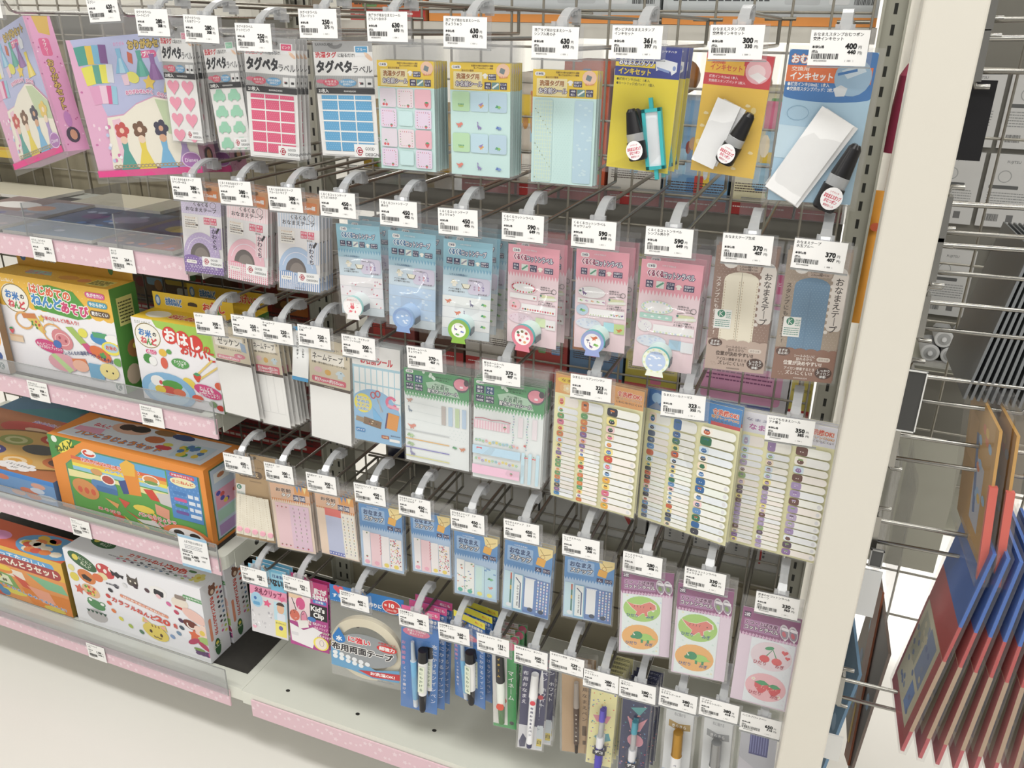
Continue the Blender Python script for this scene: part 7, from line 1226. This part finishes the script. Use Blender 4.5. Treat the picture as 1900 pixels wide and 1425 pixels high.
def backprint(kind,seed):
    def f(a,H):
        rr=random.Random(seed)
        if kind=='text':
            a.r(2,H*.05,96,H*.86,'c6cacb',3); a.r(0,H*.94,100,H*.06,'e08a3c'); a.lines(5,H*.10,46,int(H*.78/3.4),3.4,1.5,'3f4244',seed); a.lines(56,H*.10,24,int(H*.5/3.4),3.4,1.2,'6a6e70',seed+1); a.r(58,H*.66,16,H*.2,'b6babb',1); a.r(58,H*.66,16,H*.05,'3a3c3e',1); a.r(78,H*.62,9,H*.24,'d6d8d8',1); a.t('ST',82.5,H*.72,5,INK,al='c',b=.05); a.bars(89,H*.60,9,H*.26,'2c2c2e',seed)
        elif kind=='grey':
            a.r(6,H*.14,11,H*.30,'a83232'); a.t('Hape',11.5,H*.36,4,'e8d8d4',al='c'); a.ring(11.5,H*.22,3,3,.7,'e8d8d4',10); a.lines(22,H*.2,70,3,4,1.6,'9a4a44',seed); a.lines(22,H*.42,70,5,4,1.6,'8a8c8a',seed+2); a.r(60,H*.02,20,H*.08,'c8743c')
        elif kind=='ring':
            a.r(10,H*.10,22,H*.3,'a02c2c'); a.lines(11.5,H*.16,9,4,3,1.2,'d8b0a8',seed); a.ring(62,H*.56,24,H*.17,4,'b0302e',26,-170,150); a.l([(44,H*.56),(66,H*.52)],1.2,'b0302e'); a.l([(74,H*.70),(86,H*.86)],4,'b0302e')
        elif kind=='strips':
            for q in range(9): a.h(True); [a.r(6+q*10,H*.06+j*2.6,1.6,rr.uniform(1,2.2),'54575a') for j in range(int(H*.85/2.6))]; a.h(False)
            a.r(84,H*.05,1.4,H*.9,'b0302e')
        elif kind=='pinkpanel':
            a.r(20,H*.12,74,H*.80,'e29ac0',4); a.r(26,H*.28,30,H*.34,'cfd2dc',1); a.r(62,H*.28,26,H*.40,'dfe2ea',2); a.r(64,H*.32,12,H*.3,'5a8ac8',1); a.p([(30,H*.06),(92,H*.06),(90,H*.18),(32,H*.18)],'df5a90'); a.t('乾かして入れておくと',60,H*.12,4.4,WHITE,al='c',w=40); a.ring(40,H*.44,6,H*.09,1.6,'b8486a',14); a.l([(28,H*.30),(38,H*.42)],1.6,'7a7a84'); a.lines(24,H*.72,62,3,4,1.5,'8a4a74',seed); a.h(True); [a.e(10,H*(.1+.09*q),3,H*.04,'e8a83c',8) for q in range(7)]; a.h(False); a.p([(34,H*.93),(88,H*.93),(88,H*1.0),(34,H*1.0)],'4a5aa0')
        else:
            base=rr.choice(['c23b32','d8b83c','4f7fb4','cf6f34','6a9a5a','e6ded0'])
            for q in range(9):
                u=rr.uniform(2,70); v=rr.uniform(.04,.7)*H; a.r(u,v,rr.uniform(12,30),H*rr.uniform(.1,.26),rr.choice(['c23b32','e8c23c','4f7fb4','e07a34','6a9a5a','efe9dc','7a4a30','9ac4dc','d86a8a']),2)
            a.lines(6,H*.74,88,4,4,1.6,'4a3a34',seed); a.r(0,H*.90,100,H*.1,'b8302e'); a.lines(6,H*.93,80,1,3,2,'f0e0d8',seed+3)
            for q in range(5): a.e(rr.uniform(8,92),H*rr.uniform(.15,.65),rr.uniform(3,8),H*rr.uniform(.05,.1),rr.choice(['f2e2c0','c88a4a','8a3a30','e8d24a','d8e0e6']),10)
    return f
def rear(name,label,x0,x1,z0,z1,col,kind,seed,d=0.12,y=0.045):
    t=thing(name,label,'toy box',(x0,y,z0),(0,0,0),'toy boxes behind the grid'); W=x1-x0; carton(t,W,d,z1-z0,(col,col,col),backprint(kind,seed)); return t
Z1,Z2,Z3,Z4=1.2785,1.0165,0.6905,0.3985
rear('toy_box','pale grey toy box with black printing, top left behind the grid',-0.655,-0.285,Z1,1.47,'c0c4c5','text',1)
rear('toy_box','pale grey toy box with black printing, top right behind the grid',-0.280,0.008,Z1,1.47,'c0c4c5','text',2)
rear('toy_box','orange toy box behind the top tags left of the grey boxes',-0.80,-0.662,Z1,1.44,'d8743a','pics',3)
seed=20
for x0,x1,h,col,lb in((-0.60,-0.505,.135,'b83a34','red toy box behind the pink fruit seal packs'),(-0.50,-0.43,.17,'cfc4b2','cream and red toy box behind the dinosaur seal packs'),(-0.425,-0.352,.16,'c8502e','orange red toy box between the pastel seal packs'),(-0.346,-0.262,.15,'cfcac0','white toy box edged in orange behind the plain seal packs'),(-0.258,-0.160,.14,'6f9cc4','blue toy box behind the yellow and navy ink set'),(-0.155,-0.062,.13,'d9d0a8','cream toy box behind the red and yellow ink set'),(-0.058,0.006,.10,'b98a5c','brown toy box behind the large blue ink set')):
    rear('toy_box',lb,x0,x1,Z2,Z2+h+(.05 if seed%3 else .02),col,'pics',seed); seed+=1
for x0,x1,h,col,kind,lb in((-0.80,-0.70,.2,'8a3a34','pics','dark red toy box behind the notice slip'),(-0.69,-0.60,.22,'5a3a2c','pics','brown toy box behind the pale blue sticker packs'),(-0.595,-0.50,.20,'cfc8bc','pics','white toy box behind the dinosaur name seals'),(-0.495,-0.40,.215,'a83a34','pics','crimson toy box behind the green topped seals'),(-0.395,-0.30,.20,'5a7a9c','pics','slate blue toy box behind the flower ribbon seals'),(-0.295,-0.205,.19,'b9a83c','pics','mustard toy box behind the orange topped sheets'),(-0.20,-0.028,.20,'d5d2d8','pinkpanel','white toy box with a pink panel above the sticker sheets'),(-0.024,0.008,.17,'d9c85a','pics','yellow toy box beside the right slotted post')):
    rear('toy_box',lb,x0,x1,Z3,min(Z3+h+.055,.962),col,kind,seed); seed+=1
for x0,x1,h,col,kind,lb in((-0.675,-0.445,.22,'b7b6b2','grey','grey toy box with a small red logo behind the berry snap packs'),(-0.44,-0.235,.235,'b0afab','ring','grey toy box with a red ring behind the sticker sheets'),(-0.23,0.006,.23,'b4b3ae','strips','grey toy box with columns of print behind the shoe labels')):
    rear('toy_box',lb,x0,x1,Z4,Z4+h+.018,col,kind,seed); seed+=1
# a toy ball, a yellow bag and a navy bag beyond the grid
mb=MB(); 
def ball(mb,c,r,key,n=18):
    vs=[];fs=[]
    for j in range(n//2+1):
        for i in range(n): q=2*math.pi*i/n; p=math.pi*j/(n//2); vs.append((c[0]+r*math.sin(p)*math.cos(q),c[1]+r*math.sin(p)*math.sin(q),c[2]+r*math.cos(p)))
    for j in range(n//2):
        for i in range(n): fs.append((j*n+i,(j+1)*n+i,(j+1)*n+(i+1)%n,j*n+(i+1)%n))
    mb.geo(vs,fs,key,True)
for (x,z,r,k,lb) in((-0.155,1.196,.034,'f08a3c','orange toy ball behind the red and yellow ink sets'),(-0.255,1.205,.026,'f2923c','small orange toy ball behind the navy ink set')):
    mb=MB(); ball(mb,(0,0,0),r,k); tag(mb.build('toy_ball',None,(x,0.12,z)),lb,'ball','toy balls behind the grid')
def pouch(name,label,cat,x,y,z,w,h,d,k,k2=None):
    t=thing(name,label,cat,(x,y,z)); mb=MB(); n=7; vs=[]; rr=random.Random(int(w*1e4)); 
    for s in(-1,1):
        for j in range(n):
            for i in range(n): u=i/(n-1); v=j/(n-1); b=math.sin(math.pi*u)*math.sin(math.pi*min(1,v*1.05)); vs.append(((u-.5)*w*(1-.06*b),s*d/2*b+rr.uniform(-1,1)*.002*b,v*h))
    fs=[]
    for s in(0,1):
        o=s*n*n
        for j in range(n-1):
            for i in range(n-1): q=(o+j*n+i,o+j*n+i+1,o+(j+1)*n+i+1,o+(j+1)*n+i); fs.append(q if s==0 else q[::-1])
    mb.geo(vs,fs,k,True); mb.build('pouch',t)
    if k2: m2=MB(); a=Art(m2,(-w*.4,-d*.52,h*.8),(1,0,0),(0,0,-1),w*.008); a.e(50,40,30,26,k2,16); m2.build('printed_patch',t)
    return t
pouch('yellow_bag','yellow toy bag with a green patch beyond the grid','bag',-0.765,0.16,Z2,0.19,0.13,0.10,'e0b52e','5a9a3a')
pouch('navy_bag','dark navy plastic bag beyond the grid behind the slotted post','bag',-0.775,0.16,Z4,0.13,0.20,0.12,'27305c')
rear('toy_box','dark red toy box beyond the grid below the chopstick boxes',-1.22,-0.93,0.43,0.60,'8a2c2c','pics',61,y=0.05)
rear('toy_box','brown toy box beyond the grid left of the dark red one',-1.42,-1.23,0.43,0.62,'6a4a30','pics',62,y=0.05)
rear('toy_box','dark blue toy box beyond the grid, far left of the third shelf',-1.62,-1.43,0.43,0.62,'3a4a6a','pics',63,y=0.05)
rear('toy_box','red toy box beyond the grid behind the yellow header tabs',-1.10,-0.93,0.70,0.845,'9a3a30','pics',64,y=0.05)
rear('toy_box','brown toy box beyond the grid behind the rice clay box',-1.40,-1.12,0.70,0.83,'7a5a3a','pics',65,y=0.05)
backslab(-1.79,-0.892,0.66,0.69,'gpaint','grey rear shelf behind the rice clay boxes'); backslab(-1.79,-0.892,0.395,0.425,'gpaint','grey rear shelf behind the bread factory box')
# white panel with things hung beyond the right slotted post
mb=MB(); mb.box((0.066,0.30,0.72),(0.012,0.34,1.44),'wpaint'); tag(mb.build('rear_side_panel'),'white rear side panel glimpsed between the right post and the upright','panel')
pouch('snack_bag','orange pouch hanging in the gap beside the cream upright','bag',0.054,0.06,0.865,0.030,0.20,0.03,'e8982c','c8502c')
mb=MB(); mb.cyl((0.062,0.05,1.12),(0.062,0.05,1.22),0.020,0.014,'8a1f3c',14); mb.cyl((0.062,0.05,1.22),(0.062,0.05,1.235),0.014,0.006,'a83a54',14); tag(mb.build('maroon_holder'),'maroon plastic thing hanging in the gap beside the cream upright','holder')
# ------------------------------------------------------------------ the end of the rack beyond the upright: hooks that point to the right
def endhook(y,z,L,label,lab='',tagd=None):
    t=thing('end_hook',label,'display hook',(0.0995,y,z),(0,R(-1.5),0),'chrome hooks at the rack end'); mb=MB(); mb.tube([(0,0,0.013),(L,0,0.013)],0.0026,'steel',8); mb.build('upper_rod',t)
    m2=MB(); m2.tube([(0,0,0.013),(0,0,-0.016),(L*.9,0,-0.016),(L*.94,0,-0.010)],0.0026,'steel',8); m2.build('lower_prong',t); m3=MB(); m3.box((0.002,0.004,-0.002),(0.010,0.022,0.046),'steel'); m3.tube([(.016,0,.030),(.004,0,.030),(.001,0,.024),(.001,0,-.024),(.004,0,-.030),(.016,0,-.030)],.0026,'steel',8); m3.build('clamp_plate',t)
    if tagd:
        m4=MB(); m4.box((0.022,-0.010,tagd-0.037),(0.026,0.002,0.072),tagc); m4.build('tag_plate',t)
    return t
tagc='f0f0ee'
for i,(z,L,lb) in enumerate(((1.300,.20,'topmost chrome hook right of the cream upright'),(1.255,.20,'chrome hook just above the black hanging sheet'),(1.100,.20,'chrome hook across the grey battery packs'),(1.058,.20,'chrome hook just below the grey battery packs'),(0.996,.20,'chrome hook holding the dark grey folders'),(0.912,.13,'short chrome hook above the dark mirror tag'),(0.838,.15,'chrome hook holding the amber packs'),(0.724,.20,'chrome hook holding the coloured pencil sets'),(0.480,.15,'lowest chrome hook right of the cream upright'))):
    endhook(-0.30,z,L,lb)
def plate(name,label,x0,x1,z0,z1,y,key,frame=None):
    t=MB(); t.box(((x0+x1)/2,y,(z0+z1)/2),(x1-x0,0.003,z1-z0),key)
    if frame:
        for q in((x0,z0,x0+.0014,z1),(x1-.0014,z0,x1,z1),(x0,z0,x1,z0+.0014),(x0,z1-.0014,x1,z1)): t.box(((q[0]+q[2])/2,y-0.002,(q[1]+q[3])/2),(q[2]-q[0],0.0015,q[3]-q[1]),frame)
    tag(t.build(name),label,'tag holder')
plate('black_sheet','black hanging sheet at the top right beside the upright',0.101,0.124,1.155,1.231,-0.285,'black'); bpy.data.objects['black_sheet']['category']='sheet'
plate('tag_holder','dark mirror like tag holder with a white rim beside the upright',0.095,0.118,0.865,0.938,-0.318,'3a3a38','e9e9e6')
plate('tag_holder','blank white tag hanging low beside the upright',0.098,0.119,0.612,0.678,-0.318,'dcdedd')
plate('tag_holder','blank white tag near the bottom beside the upright',0.094,0.118,0.372,0.414,-0.318,'e6e6e2')
plate('tag_holder','grey metal clip plate above the blank white tag',0.101,0.116,0.684,0.708,-0.318,'4a4c4a','a8a8a4')
# coloured pencil sets hung in a row, seen edge on
def pencilset(loc,rot,label):
    t=thing('pencil_set',label,'pencil set',loc,rot,'coloured pencil sets hanging at the rack end'); W=0.125; H=0.292
    mb=MB(); a=Art(mb,(0,0.0,0),(0,1,0),(0,0,-1),W/100); 
    def panel(z0,z1,key,t_=0.0035): mb.box((0.0,W/2,-(z0+z1)/2),(t_,W,z1-z0),key)
    panel(0,.100,'1f58b8'); panel(.100,.150,'b83434'); mb.build('header_card',t)
    m2=MB(); m2.box((0,W/2,-.205),(0.0045,W,.110),'a88a6c'); m2.box((0.0,W/2,-.276),(0.0040,W,.032),'b43a44'); a=Art(m2,(-0.0023,W,-.150),(0,-1,0),(0,0,-1),W/100); a.r(0,0,100,102,'b0484c'); a.r(6,0,80,98,'cfc8a8'); a.r(14,8,26,50,'a8a890'); a.r(46,6,32,52,'7f8fb0'); a.r(54,64,20,28,'6a86c0'); sprinkle(a,10,8,70,84,30,lambda b,u,v,r:b.e(u,v,4,3,r.choice(['8a94a8','b0a88a','6a7aa4','c8bfa0']),7),4); m2.build('pencil_card',t)
    m3=MB(); m3.box((0,W/2,-.145),(0.008,W+.008,.296),'film'); m3.build('clear_bag',t)
    return t
ps=pencilset((0.210,-0.385,0.772),(R(0),R(7),R(3)),'coloured pencil set showing its back, leftmost of the row at the rack end')
for i in range(8): dup(ps,(0.2225+0.0115*i,-0.388-0.002*i,0.772),(0,R(5.6-1.4*i),R(3)),'coloured pencil set, %s from the left in the row at the rack end'%ORD[i+1])
# amber clear packs above, with a red edge
def amber(loc,rot,label):
    t=thing('crayon_pack',label,'pack',loc,rot,'amber packs hanging at the rack end'); mb=MB(); mb.box((0,0.07,-.085),(0.003,.14,.17),'c88f34'); a=Art(mb,(-0.0016,.14,0),(0,-1,0),(0,0,-1),.0014); a.r(8,20,30,40,'d8a04a'); a.r(44,46,30,56,'b9bcc8'); a.p([(36,30),(44,28),(60,90),(52,94)],'4a6aa8'); sprinkle(a,50,10,40,70,12,lambda b,u,v,r:b.e(u,v,6,4,r.choice(['e8b84a','d86a8a','8ab4dc','e07a4a']),8),4); mb.build('card',t)
    m2=MB(); m2.box((0,-.001,-.12),(.008,.006,.115),'dd4a38'); m2.build('red_edge',t); m3=MB(); m3.box((0,.068,-.08),(.014,.155,.20),'film'); m3.build('clear_bag',t); return t
am=amber((0.188,-0.372,0.905),(0,R(-6),R(4)),'amber clear pack with a red edge above the coloured pencils')
dup(am,(0.204,-0.372,0.903),(0,R(-6),R(4)),'second amber clear pack above the coloured pencils, behind the first')
# dark folders
for i in range(9):
    t=thing('dark_folder','dark grey folder edge, %s from the left at the rack end'%('first' if i==0 else ORD[i]),'folder',(0.187+0.0052*i,-0.30,1.075),(0,R(9-.5*i),R(3)),'dark folders hanging at the rack end'); mb=MB(); mb.box((0,.07,-.085),(0.0022,.14,.17),'2e3234' if i%2 else '454a4c'); mb.build('cover',t)
    m2=MB(); m2.box((0,-.0004,-.085),(.0028,.0012,.17),'6a6e70'); m2.build('spine',t)
for i in range(2):
    mb=MB(); film(mb,.20,.20,.0,.002,0,.002,40+i,'sheet'); tag(mb.build('clear_pack',None,(0.128+.022*i,-0.13,0.76-.02*(i%2)),(0,R(6),R(88))),'empty looking clear pack, %s of two above the pencil sets'%('first' if i==0 else ORD[i]),'clear pack','clear packs hanging at the rack end')
# grid behind the rack end, bright floor beyond; a gondola with battery packs further off
mb=MB()
for i in range(7): mb.tube([(0.12+i*.075,0.10,0.30),(0.12+i*.075,0.10,1.50)],0.002,'dsteel',6)
for i in range(13): mb.tube([(0.12,0.103,0.33+i*.09),(0.57,0.103,0.33+i*.09)],0.002,'dsteel',6)
tag(mb.build('wire_grid_panel'),'wire grid panel beyond the chrome hooks at the right edge','wire grid')
def battery(x,z,w,h,label,seed,y=0.557):
    t=thing('battery_pack',label,'battery pack',(x,y,z),(0,0,0),'grey battery packs beyond the rack end'); mb=MB(); a=face(mb,100,100*h/w,w/100,'b9bab8',0.008); H=100*h/w; a.t('FUJITSU',50,H*.1,8,'5a5c5c',al='c'); a.ring(38,H*.3,14,14,2,'8a8c8c',16); a.r(10,H*.42,60,H*.05,'4a4c4c',2); a.lines(10,H*.52,78,6,6,2.2,'7a7c7c',seed); a.bars(14,H*.82,30,H*.1,'3a3a3a',seed); a.r(60,H*.82,14,H*.1,'5a5a5a'); mb.build('blister_card',t)
for i,(x,z,lb) in enumerate(((0.205,1.215,'grey battery pack top left beyond the rack end'),(0.295,1.215,'grey battery pack top right beyond the rack end'),(0.200,1.07,'grey battery pack middle left beyond the rack end'),(0.290,1.07,'grey battery pack middle right beyond the rack end'),(0.33,0.90,'grey battery pack low right beyond the rack end'),(0.225,0.885,'dark battery pack low left beyond the rack end'))): battery(x,z,.082,.135,lb,70+i)
def cell(x,y,z,r,label): t=MB(); t.cyl((0,0,0),(0,.06,0),r,r,'8f9091',18); t.cyl((0,-.001,0),(0,0,0),r*.94,r,'c2c3c4',18); t.cyl((0,-.0012,0),(0,-.001,0),r*.7,r*.7,'9a9b9c',18); t.cyl((0,-.006,0),(0,0,0),r*.25,r*.28,'d2d3d4',12); tag(t.build('battery_cell',None,(x,y,z)),label,'battery','battery cells beyond the rack end')
for i,(x,z,lb) in enumerate(((.204,.720,'battery cell lower left in the large heap'),(.238,.720,'battery cell lower middle in the large heap'),(.272,.720,'battery cell lower right in the large heap'),(.222,.750,'battery cell upper left in the large heap'),(.256,.750,'battery cell upper right in the large heap'))): cell(x,.40,z,.0165,lb)
mb=MB(); mb.box((0.28,.470,.698),(.22,.200,.008),'gpaint'); mb.box((0.28,.372,.706),(.22,.004,.02),'guard'); tag(mb.build('battery_tray'),'grey tray holding the large battery cells','tray')
n=0
for j,(z,m) in enumerate(((.412,5),(.431,4),(.450,3))):
    for i in range(m): n+=1; cell(.205+.019*i+.0095*j,.34,z,.0092,'small battery cell, %s in the %s row of the pile'%(ORD[i] if i else 'leftmost',['lowest','middle','top'][j]))
mb=MB(); mb.box((0.26,.445,.398),(.18,.250,.008),'gpaint'); tag(mb.build('battery_tray'),'grey tray holding the pile of small battery cells','tray')
# hanging paper packs low at the rack end
def paperpack(loc,rot,label,k1):
    t=thing('paper_pack',label,'pack',loc,rot); mb=MB(); mb.box((0,.10,-.12),(.004,.20,.24),k1); a=Art(mb,(-0.0021,.20,0),(0,-1,0),(0,0,-1),.002); sprinkle(a,4,10,90,100,12,lambda b,u,v,r:b.e(u,v,7,6,r.choice(['7a8a5a','4a6a9a','8fb0cc']),8),3); mb.build('card',t)
    m2=MB(); m2.box((-.004,.085,-.115),(.003,.042,.27),'8a4526',Matrix.Rotation(R(-24),3,'X')); a=Art(m2,(-.0058,.05,-.02),(0,-1,0),(0,0,-1),.0004); m2.build('brown_band',t); m3=MB(); m3.box((-.0058,.06,-.19),(.001,.010,.06),'d8a83c',Matrix.Rotation(R(-24),3,'X')); m3.build('yellow_strip',t); return t
paperpack((.128,-0.26,.475),(0,R(6),R(5)),'blue pack with a brown slanting band low at the rack end','5f86a8'); paperpack((.166,-0.20,.475),(0,R(3),R(3)),'second blue pack with a brown band, right of the first','6a5a50')
mb=MB(); mb.box((0.38,.572,.915),(.52,.012,1.07),'dgrey'); tag(mb.build('pegboard'),'dark grey backing board behind the battery packs','backing board')  # board painted dark grey to dim the bright area behind the packs
mb=MB(); mb.box((0.175,-0.02,.62),(.10,.010,.22),'gpaint'); tag(mb.build('grey_panel'),'grey glossy panel behind the low chrome hooks','panel')
